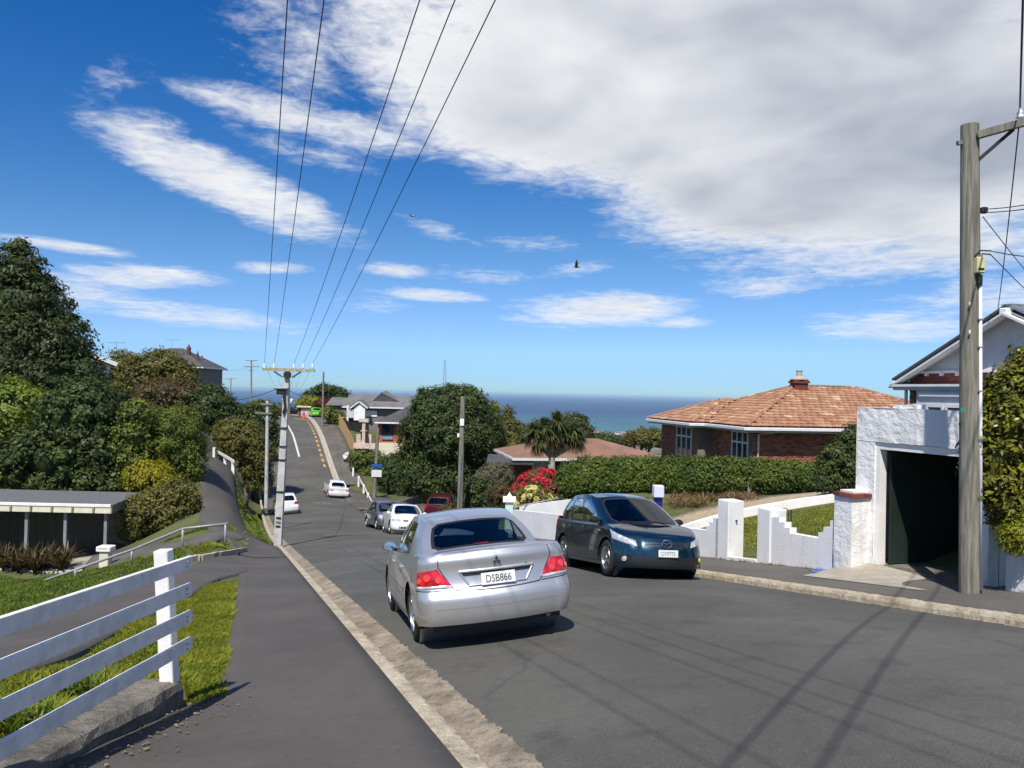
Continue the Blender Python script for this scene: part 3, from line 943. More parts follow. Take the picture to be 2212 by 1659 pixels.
 tag(sheet('lane', [tuple(map(float, p)) for p in Ll], [tuple(map(float, p)) for p in Rr], 'footpath', 0.006, 10, .5), kind='structure')
 sr = np.arange(-30, 42, .5)
 a = np.array([xy(q, 3.8) for q in sr])
 b = np.array([xy(q, 5.75) for q in sr])
 tag(sheet('footpath', a, b, 'footpath_right', -0.004, 8, .6), kind='structure')
 sr = np.arange(75, 150, 1.0)
 a = np.array([xy(q, 3.92) for q in sr])
 b = np.array([xy(q, 6.3) for q in sr])
 tag(sheet('footpath', a, b, 'footpath_right', 0.0, 6, 1.0), kind='structure')
 up = [gxy(532, 1203), gxy(440, 1212), gxy(330, 1246), gxy(200, 1285), gxy(60, 1330), gxy(-150, 1400)]
 dn = [gxy(531, 1236), gxy(470, 1252), gxy(405, 1290), gxy(250, 1368), gxy(60, 1450), gxy(-150, 1540)]
 tag(sheet('driveway', up, dn, 'footpath', 0.004, 10, .4), kind='structure')
 up = [gxy(505, 1152), gxy(400, 1172), gxy(300, 1182), gxy(200, 1200), gxy(60, 1200)]
 dn = [gxy(528, 1166), gxy(420, 1183), gxy(310, 1196), gxy(205, 1222), gxy(60, 1222)]
 tag(sheet('path', up, dn, 'footpath_right', 0.02, 5, .6), kind='structure')
 up = [gxy(200, 1203), gxy(120, 1206), gxy(-40, 1204)]
 dn = [gxy(178, 1232), gxy(110, 1237), gxy(-40, 1229)]
 tag(sheet('path', up, dn, 'pale_concrete', 0.03, 5, .5), kind='structure')
 a = [xy(43, 3.3), xy(46, 6.5), xy(47.5, 12), xy(48, 30)]
 b = [xy(76, 3.3), xy(70, 5.5), xy(63, 12), xy(60, 30)]
 tag(sheet('side_street', [tuple(map(float, p)) for p in a], [tuple(map(float, p)) for p in b], 'asphalt', 0.03, 14, .8), kind='structure')
 def mark(name, mat, s0, s1, w0, w1, dz=.006, n=6):
  rows = []
  for q in np.linspace(s0, s1, n):
   r = []
   for f in np.linspace(0, 1, 3):
    w_ = w0(q) + (w1(q) - w0(q)) * f if callable(w0) else w0 + (w1 - w0) * f
    x, y = xy(q, w_)
    r.append((float(x), float(y), float(zroad(q, w_)) + dz))
   rows.append(r)
  mb = MB()
  mb.grid(rows)
  return tag(mb.build(name, mat, fix=False), kind='structure')
 cl = lambda q: np.interp(q, [86, 95, 103, 110, 116, 130], [.45, .28, -.05, -.45, -.6, -.6])
 mark('centre_line', 'road_white', 86, 128, lambda q: cl(q) - .11, lambda q: cl(q) + .11, .012, 40)
 for i in range(14):
  s0 = 82.5 + i * 2.05
  mark('no_parking_dash', 'road_yellow', s0, s0 + 1.0, 2.78, 3.02, .012, 3)
 mark('no_parking_dash', 'road_yellow', 111.2, 112.0, 1.2, 2.9, .012, 3)
 mark('worn_mark', 'road_worn', 63.2, 64.3, .35, 1.75, .012, 3)
 mark('worn_mark', 'road_worn', 57.0, 58.2, 3.3, 4.2, .2, 3)
build_ground()
# ------------------------------------------------------------------ vehicles
def text_mesh(body, size, depth=0.004, align='CENTER'):
 cu = bpy.data.curves.new('lettering', 'FONT')
 cu.body, cu.size, cu.extrude, cu.align_x, cu.align_y = body, size, depth, align, 'CENTER'
 cu.resolution_u = 3
 ob = bpy.data.objects.new('lettering', cu)
 COL.objects.link(ob)
 dg = bpy.context.evaluated_depsgraph_get()
 me = bpy.data.meshes.new_from_object(ob.evaluated_get(dg))
 bpy.data.objects.remove(ob)
 return me
def smooth_interp(x, xs, ys):
 """monotone-ish smooth interpolation"""
 x = np.asarray(x, float)
 xs, ys = np.array(xs, float), np.array(ys, float)
 d = np.gradient(ys, xs)
 i = np.clip(np.searchsorted(xs, x) - 1, 0, len(xs) - 2)
 h_ = xs[i + 1] - xs[i]
 t = np.clip((x - xs[i]) / h_, 0, 1)
 s0 = (ys[i + 1] - ys[i]) / h_
 m0 = np.where(np.sign(d[i]) == np.sign(s0), np.sign(s0) * np.minimum(abs(d[i]), 3 * abs(s0)), 0)
 m1 = np.where(np.sign(d[i + 1]) == np.sign(s0), np.sign(s0) * np.minimum(abs(d[i + 1]), 3 * abs(s0)), 0)
 t2, t3 = t * t, t * t * t
 return (2 * t3 - 3 * t2 + 1) * ys[i] + (t3 - 2 * t2 + t) * h_ * m0 + (-2 * t3 + 3 * t2) * ys[i + 1] + (t3 - t2) * h_ * m1
class Car:
 """car-local frame: x forward, y left, z up, origin on the ground midway between the axles"""
 def __init__(self, p):
  self.p = p
  hw, xf, xr = p['W'] / 2, p['xf'], p['xr']
  pts = []
  br, bf = p.get('bow_r', .14), p.get('bow_f', .22)
  rc, fc = p.get('rc', .22), p.get('fc', .32)
  for t in np.linspace(0, 1, 26)[:-1]:
   y = (hw - rc) * t
   pts.append((xr + br * (y / hw) ** 2, y))
  y0 = hw - rc
  x0 = xr + br * (y0 / hw) ** 2
  for t in np.linspace(0, 1, 14)[:-1]:
   a = t * math.pi / 2
   pts.append((x0 + rc * 1.15 * (1 - math.cos(a)), y0 + rc * math.sin(a)))
  x1 = x0 + rc * 1.15
  y1 = hw - fc
  xe = xf - bf * (y1 / hw) ** 2
  x2 = xe - fc * 1.25
  n = int((x2 - x1) / .028)
  for t in np.linspace(0, 1, n)[:-1]:
   x = x1 + (x2 - x1) * t
   bul = 0.012 * math.sin(math.pi * t)
   pts.append((x, hw + bul - 0.010 * t))
  for t in np.linspace(0, 1, 16)[:-1]:
   a = t * math.pi / 2
   pts.append((x2 + fc * 1.25 * math.sin(a), y1 - .01 + fc * math.cos(a)))
  for t in np.linspace(0, 1, 26):
   y = (y1 - .01) * (1 - t)
   pts.append((xf - bf * (y / hw) ** 2, y))
  self.plan = np.array(pts)
  self.arc = np.r_[0, np.cumsum(np.hypot(*np.diff(self.plan, axis=0).T))]
  self.hw = hw
 def ztop(self, x):
  return smooth_interp(x, *self.p['top'])
 def zbot(self, x):
  return np.interp(x, *self.p['bot'])
 def surf(self, a, z):
  """point on the outer skin: a = distance round the plan from the rear centre (sign = side), z = height"""
  a = np.asarray(a, float)
  z = np.asarray(z, float)
  sg = np.where(a < 0, -1.0, 1.0)
  aa = np.abs(a)
  x0 = np.interp(aa, self.arc, self.plan[:, 0])
  y0 = np.interp(aa, self.arc, self.plan[:, 1])
  zt, zb = self.ztop(x0), self.zbot(x0)
  v = np.clip((z - zb) / np.maximum(zt - zb, .05), -.2, 1.0)
  p = self.p
  side = smooth_interp(v, *p['side'])
  er = smooth_interp(z, *p['rear'])
  ef = smooth_interp(z, *p['front'])
  kr = np.clip((p['xr'] + 1.0 - x0) / 1.0, 0, 1) ** 1.6
  kf = np.clip((x0 - p['xf'] + 1.1) / 1.1, 0, 1) ** 1.6
  x = x0 + er * kr - ef * kf
  y = y0 * side - np.sign(y0) * (np.maximum(er, 0) * kr + np.maximum(ef, 0) * kf) * .12 * (np.abs(y0) / self.hw) ** 3
  return np.stack([x, sg * y, np.broadcast_to(z, x.shape)], -1)
 def point(self, a, z, off=0.0):
  q = self.surf(a, z)
  if off:
   e = 1e-3
   du = self.surf(a + e, z) - q
   dv = self.surf(a, z + e) - q
   n = np.cross(du, dv)
   n /= np.linalg.norm(n, axis=-1, keepdims=True)
   c = np.array([0.0, 0, q[..., 2].mean() if q.ndim > 1 else q[2]])
   s = np.sign((n * (q - c)).sum(-1, keepdims=True))
   s[s == 0] = 1
   q = q + n * s * off
  return q
 def patch(self, corners, off=.006, nu=12, nv=8, depth=.03, bulge=0.0):
  """solid shell on the skin; corners (a, z): low-start, low-end, high-end, high-start"""
  c = np.array(corners, float)
  u = np.linspace(0, 1, nu)[None, :]
  v = np.linspace(0, 1, nv)[:, None]
  A = (c[0, 0] * (1 - u) + c[1, 0] * u) * (1 - v) + (c[3, 0] * (1 - u) + c[2, 0] * u) * v
  Z = (c[0, 1] * (1 - u) + c[1, 1] * u) * (1 - v) + (c[3, 1] * (1 - u) + c[2, 1] * u) * v
  o = off + bulge * (1 - (2 * u - 1) ** 2) * (1 - (2 * v - 1) ** 2)
  q = self.point(A, Z, 1e-6)
  qn = self.point(A, Z, 1.0) - q
  top = q + qn * o[..., None]
  bot = q - qn * depth
  mb = MB()
  mb.grid([list(map(tuple, r)) for r in top])
  ring = [top[0, i] for i in range(nu)] + [top[j, -1] for j in range(1, nv)] + [top[-1, i] for i in range(nu - 2, -1, -1)] + [top[j, 0] for j in range(nv - 2, 0, -1)]
  ringb = [bot[0, i] for i in range(nu)] + [bot[j, -1] for j in range(1, nv)] + [bot[-1, i] for i in range(nu - 2, -1, -1)] + [bot[j, 0] for j in range(nv - 2, 0, -1)]
  n = len(ring)
  mb.add(ring + ringb, [(i, (i + 1) % n, n + (i + 1) % n, n + i) for i in range(n)])
  return mb
 def strip(self, pts, wid=.008, off=.0025):
  """thin line lying on the skin (panel gap, moulding); pts (a, z)"""
  pts = np.array(pts, float)
  d = np.gradient(pts, axis=0)
  d /= np.maximum(np.linalg.norm(d, axis=1, keepdims=True), 1e-6)
  nrm = np.c_[-d[:, 1], d[:, 0]] * wid / 2
  A, B = pts + nrm, pts - nrm
  mb = MB()
  ra = self.point(A[:, 0], A[:, 1], off)
  rb = self.point(B[:, 0], B[:, 1], off)
  mb.grid([list(map(tuple, ra)), list(map(tuple, rb))])
  return mb
 def body(self):
  p = self.p
  nv = 26
  V = np.linspace(0, 1, nv)
  a = self.arc
  A = np.r_[a, -a[-2:0:-1]]                       # once round
  m = len(A)
  x0 = np.interp(np.abs(A), self.arc, self.plan[:, 0])
  zt, zb = self.ztop(x0), self.zbot(x0)
  Z = zb[None, :] + (zt - zb)[None, :] * V[:, None]
  Q = self.surf(np.broadcast_to(A, Z.shape), Z)
  vs = Q.reshape(-1, 3)
  inside = np.zeros(len(vs), bool)
  for xw in p['axles']:
   zc, ra = p['wr'], p['arch']
   dx, dz = vs[:, 0] - xw, vs[:, 2] - zc
   r = np.hypot(dx, dz)
   on = (r < ra) & (np.abs(vs[:, 1]) > self.hw * .72)
   inside |= on
   f = np.where(on & (r > 1e-4), ra / np.maximum(r, 1e-4), 1)
   vs[:, 0] = np.where(on, xw + dx * f, vs[:, 0])
   vs[:, 2] = np.where(on, zc + dz * f, vs[:, 2])
  faces = []
  for j in range(nv - 1):
   for i in range(m):
    k = (i + 1) % m
    q = (j * m + i, j * m + k, (j + 1) * m + k, (j + 1) * m + i)
    if all(inside[t] for t in q):
     continue
    faces.append(q)
  mb = MB()
  mb.add(vs, faces)
  self.rim = Q[-1]
  nl = len(a)
  top = Q[-1]
  rows = {}
  for nm, lo, hi, crown in (('front', p['cowl'], 99, p.get('crown_f', .06)), ('rear', -99, p['rear_base'], p.get('crown_r', .05))):
   cols = [i for i in range(nl) if lo <= top[i, 0] <= hi]
   rr = []
   for i in cols:
    L = top[i]
    t = np.linspace(1, -1, 21)
    yy = L[1] * t
    fall = np.clip(abs(L[1]) / (self.hw * .8), 0, 1)
    zz = L[2] + crown * fall * (1 - t ** 2) ** .8
    xx = L[0] + np.zeros_like(t)
    rr.append([(xx[k], yy[k], zz[k]) for k in range(21)])
   if nm == 'front':
    rr = rr[:]
   mb.grid(rr)
   rows[nm] = rr
  bot = Q[0]
  rr = []
  for i in range(nl):
   t = np.linspace(1, -1, 3)
   rr.append([(bot[i, 0], bot[i, 1] * k * .97, bot[i, 2] + .01) for k in t])
  mb.grid(rr)
  return mb, rows
 def side_pt(self, u, v, sg=1):
  p = self.p
  u, v = np.asarray(u, float), np.asarray(v, float)
  xb = p['A0'] + (p['C0'] - p['A0']) * u
  xt = p['A1'] + (p['C1'] - p['A1']) * u
  rim = self.rim[:len(self.arc)]
  o = np.argsort(rim[:, 0])
  yb = np.interp(xb, rim[o, 0], rim[o, 1]) - p.get('gh_in', .02)
  ends = (1 - np.abs(2 * u - 1) ** 6)
  yb = np.minimum(yb, p.get('yb_max', 9)) - (1 - ends) * p.get('base_in', .10)
  zb = self.ztop(xb) - .012
  yt = p['roof_w'] / 2 - .035 * (np.abs(2 * u - 1)) ** 2.5
  zt = smooth_interp(1 - u, *p['roof_z'])
  x = xb + (xt - xb) * v
  y = yb + (yt - yb) * v + .035 * np.sin(np.pi * np.clip(v, 0, 1)) * .9
  z = zb + (zt - zb) * v
  return np.stack([x, sg * y, z], -1)
 def screen_pt(self, c, v, front=True):
  """windscreen (front) or rear window; c -1..1 across (left +1)"""
  p = self.p
  u = 0.0 if front else 1.0
  e = self.side_pt(np.full(np.shape(v), u), v)
  bow0, bow1 = (p.get('ws_bow', (.26, .12)) if front else p.get('rw_bow', (-.17, -.08)))
  x = e[..., 0] + (bow0 + (bow1 - bow0) * v) * (1 - np.asarray(c) ** 2)
  z = e[..., 2] + (p.get('crown_f', .06) * .6 * (1 - v) + p.get('roof_crown', .05) * v) * (1 - np.asarray(c) ** 2)
  return np.stack([x, e[..., 1] * c, z + 0 * x], -1)
 def panel(self, fn, openings, nu=26, nv=14, flip=False):
  """frame / seal / glass meshes of one glazed panel. openings: (u0,u1,v0,v1,r,seal)"""
  us, vs = list(np.linspace(0, 1, nu)), list(np.linspace(0, 1, nv))
  for (u0, u1, v0, v1, ru, rv, su, sv) in openings:
   us += [u0, u0 + ru, u1 - ru, u1, u0 + su, u1 - su, u0 + su + ru, u1 - su - ru]
   vs += [v0, v0 + rv, v1 - rv, v1, v0 + sv, v1 - sv, v0 + sv + rv, v1 - sv - rv]
  us, vs = np.unique(np.round(us, 5)), np.unique(np.round(vs, 5))
  us = us[(us >= 0) & (us <= 1)]
  vs = vs[(vs >= 0) & (vs <= 1)]
  Ug, Vg = np.meshgrid(us, vs)
  Pt = fn(Ug, Vg)
  fr, se, gl = MB(), MB(), MB()
  nu_ = len(us)
  pts = Pt.reshape(-1, 3)
  for m in (fr, se, gl):
   m.v = [tuple(q) for q in pts]
  def state(u, v, op, d=0):
   u0, u1, v0, v1, ru, rv, su, sv = op
   u0, u1, v0, v1 = u0 + su * d, u1 - su * d, v0 + sv * d, v1 - sv * d
   if not (u0 < u < u1 and v0 < v < v1):
    return 0
   cu = (u0 + ru - u) / ru if u < u0 + ru else ((u - u1 + ru) / ru if u > u1 - ru else 0)
   cv = (v0 + rv - v) / rv if v < v0 + rv else ((v - v1 + rv) / rv if v > v1 - rv else 0)
   if cu > 0 and cv > 0 and cu + cv > 1:
    return 0
   return 1
  def put(tri):
   u = np.mean([us[t % nu_] for t in tri])
   v = np.mean([vs[t // nu_] for t in tri])
   k = 0
   for op in openings:
    if state(u, v, op, 1):
     k = 2
    elif state(u, v, op, 0):
     k = max(k, 1)
   (fr, se, gl)[k].f.append(tri if not flip else tri[::-1])
  for j in range(len(vs) - 1):
   for i in range(nu_ - 1):
    a, b, c, d = j * nu_ + i, j * nu_ + i + 1, (j + 1) * nu_ + i + 1, (j + 1) * nu_ + i
    um, vm = (us[i] + us[i + 1]) / 2, (vs[j] + vs[j + 1]) / 2
    op = min(openings, key=lambda o: abs(um - (o[0] + o[1]) / 2)) if openings else (0, 1, 0, 1, 0, 0, 0, 0)
    if (um - (op[0] + op[1]) / 2) * (vm - (op[2] + op[3]) / 2) > 0:
     put((a, b, d)); put((b, c, d))
    else:
     put((a, b, c)); put((a, c, d))
  for m in (fr, se, gl):
   used = sorted({t for f in m.f for t in f})
   mp = {t: i for i, t in enumerate(used)}
   m.v = [m.v[t] for t in used]
   m.f = [tuple(mp[t] for t in f) for f in m.f]
   m.mi = [0] * len(m.f)
  return fr, se, gl
 def wheel(self, parent, x, side, rim_mat='alloy', spokes=5, simple=False):
  p = self.p
  r, wd = p['wr'], p.get('tyre_w', .19)
  yc = side * (self.hw - wd / 2 - .018)
  M = Matrix.Translation((x, yc, r)) @ (Matrix.Rotation(0 if side > 0 else math.pi, 4, 'Z'))
  prof = [(r * .66, -wd / 2 + .01), (r * .80, -wd / 2), (r * .94, -wd / 2 + .012), (r * .995, -wd / 2 + .04), (r, 0),
    (r * .995, wd / 2 - .04), (r * .94, wd / 2 - .012), (r * .80, wd / 2), (r * .66, wd / 2 - .01), (r * .64, wd / 2 - .03)]
  w = MB().lathe(prof, M, 36, 'y').build('wheel', 'rubber', parent)
  auto_smooth(w, 50)
  rim = MB()
  rim.lathe([(r * .66, wd / 2 - .012), (r * .645, wd / 2 - .002), (r * .62, wd / 2 - .008), (r * .60, wd / 2 - .035), (r * .585, -wd / 4)], M, 36, 'y')
  if not simple:
   for k in range(spokes):
    a = 2 * math.pi * k / spokes
    R = M @ Matrix.Rotation(a, 4, 'Y')
    v = []
    for rr, hw_, yo in ((.05, .034, .030), (r * .33, .026, .032), (r * .62, .036, .012)):
     for s_ in (-1, 1):
      v.append((s_ * hw_, wd / 2 - .03 + yo - .012, rr))
      v.append((s_ * hw_, wd / 2 - .075 + yo, rr))
    f = []
    for q in (0, 4):
     f += [(q, q + 2, q + 6, q + 4), (q + 1, q + 5, q + 7, q + 3), (q, q + 4, q + 5, q + 1), (q + 2, q + 3, q + 7, q + 6)]
    f += [(0, 1, 3, 2), (8, 10, 11, 9)]
    rim.add([R @ Vector(t) for t in v], f)
   rim.lathe([(0.0001, wd / 2 - .004), (.05, wd / 2 - .006), (.058, wd / 2 - .02), (.058, wd / 2 - .07)], M, 20, 'y')
  else:
   rim.lathe([(0.0001, wd / 2 - .004), (r * .2, wd / 2 - .004), (r * .58, wd / 2 - .03)], M, 24, 'y')
  ro = rim.build('rim', rim_mat, w)
  auto_smooth(ro, 30)
  d = MB().lathe([(0.0001, -.01), (r * .5, -.012), (r * .58, -.01)], M, 24, 'y').build('brake_disc', 'iron', w)
  return w
 def arches(self, parent):
  p = self.p
  for xw in p['axles']:
   for sd in (-1, 1):
    mb = MB()
    rows = []
    for t in np.linspace(-.35, math.pi + .35, 30):
     x, z = xw + p['arch'] * math.cos(t), p['wr'] + p['arch'] * math.sin(t)
     y1 = self.hw * .985
     rows.append([(x, sd * y1 * .992, z), (x, sd * (y1 - .05), z + .002), (x, sd * (y1 - .30), z)])
    mb.grid(rows)
    c = [(xw + p['arch'] * math.cos(t), sd * (self.hw * .985 - .30), p['wr'] + p['arch'] * math.sin(t)) for t in np.linspace(-.35, math.pi + .35, 24)]
    mb.add(c, [tuple(range(24))])
    mb.build('wheel_arch', 'trim', parent)
def build_car(p, name, label, pos, heading, group=None, ground=None):
 """pos: (x, y) of the midpoint between the axles; heading: azimuth of the nose in radians"""
 C = Car(p)
 f = Vector((math.sin(heading), math.cos(heading), 0))
 l = Vector((-math.cos(heading), math.sin(heading), 0))
 hf = ground or h
 hw = p['W'] / 2 - .12
 xa, xb = p['axles']
 z = {}
 for nm, fx in (('f', xb), ('r', xa)):
  for sd in (1, -1):
   q = Vector((pos[0], pos[1], 0)) + f * fx + l * (hw * sd)
   z[nm, sd] = hf(q.x, q.y)
 zc = sum(z.values()) / 4
 fwd = (f * (xb - xa) + Vector((0, 0, (z['f', 1] + z['f', -1] - z['r', 1] - z['r', -1]) / 2))).normalized()
 left = (l * (2 * hw) + Vector((0, 0, (z['f', 1] + z['r', 1] - z['f', -1] - z['r', -1]) / 2))).normalized()
 up = fwd.cross(left).normalized()
 left = up.cross(fwd).normalized()
 R = Matrix((fwd, left, up)).transposed()
 org = Vector((pos[0], pos[1], zc)) - fwd * ((xa + xb) / 2)
 t = thing(name, label, 'car', org, R, group)
 paint = p['paint']
 mb, decks = C.body()
 body = mb.build('body', paint, t, smooth=True)
 bm = bmesh.new()
 bm.from_mesh(body.data)
 bmesh.ops.remove_doubles(bm, verts=bm.verts, dist=.0008)
 bmesh.ops.recalc_face_normals(bm, faces=bm.faces)
 bm.to_mesh(body.data)
 bm.free()
 auto_smooth(body, p.get('smooth', 38))
 C.arches(t)
 low = p.get('lod', 0)
 for xw in p['axles']:
  for sd in (1, -1):
   C.wheel(t, xw, sd, p.get('rim', 'alloy'), p.get('spokes', 5), simple=low > 0 or p.get('rim') == 'steel_cover')
 frame = MB()
 gls = p.get('glass', 'glass_car')
 def emit(fr, se, gl, nm, parts=True):
  b = len(frame.v)
  frame.v += fr.v
  frame.f += [tuple(i + b for i in q) for q in fr.f]
  frame.mi += [0] * len(fr.f)
  g = gl.build(nm, gls, t, smooth=True, fix=False)
  if se.f:
   se.build('window_seal', 'trim', g, smooth=True, fix=False)
  return g
 o = (.045, .955, .06, .93, .05, .12, .022, .045)
 emit(*C.panel(lambda u, v: C.screen_pt(2 * u - 1, v, True), [o]), 'windscreen')
 o = p.get('rw_open', (.05, .95, .06, .92, .05, .12, .025, .05))
 emit(*C.panel(lambda u, v: C.screen_pt(1 - 2 * u, v, False), [o]), 'rear_window')
 for sd in (1, -1):
  for wi in p['side_open']:
   pass
  fr, se, gl = C.panel(lambda u, v: C.side_pt(u, v, sd), p['side_open'], 34, 12, flip=(sd > 0))
  emit(fr, se, gl, 'side_windows' if False else 'side_glass')
 rows = []
 for u in np.linspace(0, 1, 24):
  e = C.side_pt(np.array(u), np.array(1.0))
  cc = np.linspace(1, -1, 19)
  f0 = C.screen_pt(cc, np.ones(19), True)[:, 0] - C.side_pt(np.array(0.0), np.array(1.0))[0]
  r0 = C.screen_pt(cc, np.ones(19), False)[:, 0] - C.side_pt(np.array(1.0), np.array(1.0))[0]
  x = e[0] + f0 * (1 - u) ** 2 + r0 * u ** 2
  z = e[2] + p.get('roof_crown', .05) * (1 - cc ** 2)
  rows.append(list(zip(x, e[1] * cc, z)))
 frame.grid(rows)
 rf = frame.build('roof', paint, t, smooth=True)
 bm = bmesh.new()
 bm.from_mesh(rf.data)
 bmesh.ops.remove_doubles(bm, verts=bm.verts, dist=.002)
 bmesh.ops.recalc_face_normals(bm, faces=bm.faces)
 bm.to_mesh(rf.data)
 bm.free()
 auto_smooth(rf, 40)
 for sd in (1, -1):
  a = C.side_pt(np.array(p.get('mirror_u', .10)), np.array(.06), sd)
  m = Matrix.Translation(Vector(a) + Vector((.03, sd * .10, .045)))
  mm = MB().lathe([(0.001, -.055), (.045, -.05), (.062, -.025), (.066, .01), (.064, .03)], m @ Matrix.Rotation(-math.pi / 2, 4, 'Y') @ Matrix.Diagonal((1, 1.5, 1, 1)), 16)
  mm.box((-.02, -.10 if sd > 0 else -.01, -.03), (.03, .01 if sd > 0 else .10, 0), m)
  mo = mm.build('mirror', p.get('mirror_paint', paint), t)
  auto_smooth(mo, 40)
  mg = MB().lathe([(.060, .031), (0.001, .033)], m @ Matrix.Rotation(-math.pi / 2, 4, 'Y') @ Matrix.Diagonal((1, 1.45, 1, 1)), 16)
  mg.build('mirror_glass', 'chrome', mo)
 zf = p['bot'][1][0] + .02
 yb = C.hw - .14
 fl = MB()
 fl.box((p['C0'] - .1, -yb, zf), (p['A0'] - .1, yb, zf + .03))
 fl.build('cabin_floor', 'dash', t)
 zbelt = float(C.ztop((p['A0'] + p['C0']) / 2))
 if low < 2:
  def seat(x, y, wd, hd=True, bk=.56):
   s = MB()
   s.box((x - .25, y - wd / 2, zf + .03), (x + .28, y + wd / 2, zf + .30), None, .06)
   M = Matrix.Translation((x - .22, y, zf + .26)) @ Matrix.Rotation(math.radians(-18), 4, 'Y')
   s.box((-.07, -wd / 2, 0), (.07, wd / 2, bk), M, .06)
   so = s.build('seat', 'seat_cloth', t)
   auto_smooth(so, 40)
   if hd:
    hr = MB()
    hr.box((-.05, -.13, .58), (.05, .13, .76), M, .05)
    hr.box((-.012, -.07, .5), (.012, -.055, .6), M)
    hr.box((-.012, .055, .5), (.012, .07, .6), M)
    auto_smooth(hr.build('headrest', 'seat_cloth', so), 40)
  sx = p.get('seat_x', .05)
  for y in (.37, -.37):
   seat(sx, y, .5)
  sr = sx - p.get('seat_gap', .85)
  for y in (.29, -.29):
   seat(sr, y, .56, False, .42)
  d = MB()
  zt = float(C.ztop(p['A0'])) - .03
  d.box((p['A0'] - .35, -yb, zf + .2), (p['A0'] + .12, yb, zt), None, .06)
  auto_smooth(d.build('dashboard', 'dash', t), 40)
  ws = MB()
  M = Matrix.Translation((p['A0'] - .48, -.37, zt - .06)) @ Matrix.Rotation(math.radians(-65), 4, 'Y')
  pts = [M @ Vector((.185 * math.cos(q), .185 * math.sin(q), 0)) for q in np.linspace(0, 2 * math.pi, 25)]
  ws.path(pts, .016, 6, False)
  ws.box((-.18, -.02, -.02), (.05, .02, .01), M)
  ws.box((-.03, -.18, -.02), (.03, .18, .01), M)
  auto_smooth(ws.build('steering_wheel', 'trim', t), 50)
  sh = MB()
  zr = float(C.ztop(p['C0'])) - .035
  sh.box((p['C0'] - .02, -yb, zr - .05), (p['C0'] + .42, yb, zr))
  sh.build('parcel_shelf', 'dash', t)
  mir = MB()
  tp = C.screen_pt(np.array(0.0), np.array(.86), True)
  mir.box((tp[0] - .12, -.12, tp[2] - .06), (tp[0] - .07, .12, tp[2] + .01), None, .02)
  mir.build('cabin_mirror', 'trim', t)
 return C, t
def gap(C, t, pts, wid=.007, nm='panel_gap', mat='trim', off=.002):
 return C.strip(pts, wid, off).build(nm, mat, t, fix=False)
def line(p0, p1, n=14):
 return [(p0[0] + (p1[0] - p0[0]) * k / (n - 1), p0[1] + (p1[1] - p0[1]) * k / (n - 1)) for k in range(n)]
def arc_at(C, x, rear=True):
 """distance round the plan of a side point with given x"""
 i = np.argmin(np.abs(C.plan[:, 0] - x) + (C.plan[:, 1] < C.hw * .9) * 9)
 return float(C.arc[i])
SEDAN = dict(W=1.695, xf=2.14, xr=-2.28, axles=(-1.27, 1.33), wr=.305, arch=.365, paint='paint_silver',
    bow_r=.17, bow_f=.24, rc=.20, fc=.34,
    top=([-2.4, -2.25, -1.95, -1.5, -.6, .4, 1.0, 1.6, 1.95, 2.2], [.985, .99, .985, .965, .93, .905, .885, .80, .70, .62]),
    bot=([-2.4, -2.0, -1.7, -.9, 1.0, 1.7, 2.2], [.27, .27, .22, .20, .20, .22, .22]),
    side=([0, .12, .35, .6, .8, .92, 1.0], [.955, .985, 1.0, .99, .972, .955, .925]),
    rear=([.2, .3, .42, .54, .60, .66, .82, .93, 1.0], [.09, .03, .005, .0, .04, .065, .085, .07, .12]),
    front=([.15, .25, .4, .5, .56, .65, .75], [.08, .02, 0, .01, .06, .14, .3]),
    cowl=1.0, rear_base=-1.42, A0=1.02, C0=-1.46, A1=.22, C1=-.92, gh_in=.03, base_in=.085, roof_w=1.13,
    roof_z=([0, .25, .55, .85, 1], [1.285, 1.335, 1.36, 1.345, 1.31]), roof_crown=.04,
    side_open=[(.085, .445, .05, .88, .05, .22, .008, .03), (.475, .80, .05, .88, .03, .2, .008, .03)],
    rw_open=(.075, .925, .075, .90, .045, .10, .028, .055),
    seat_x=.08, crown_r=.035, mirror_u=.13)
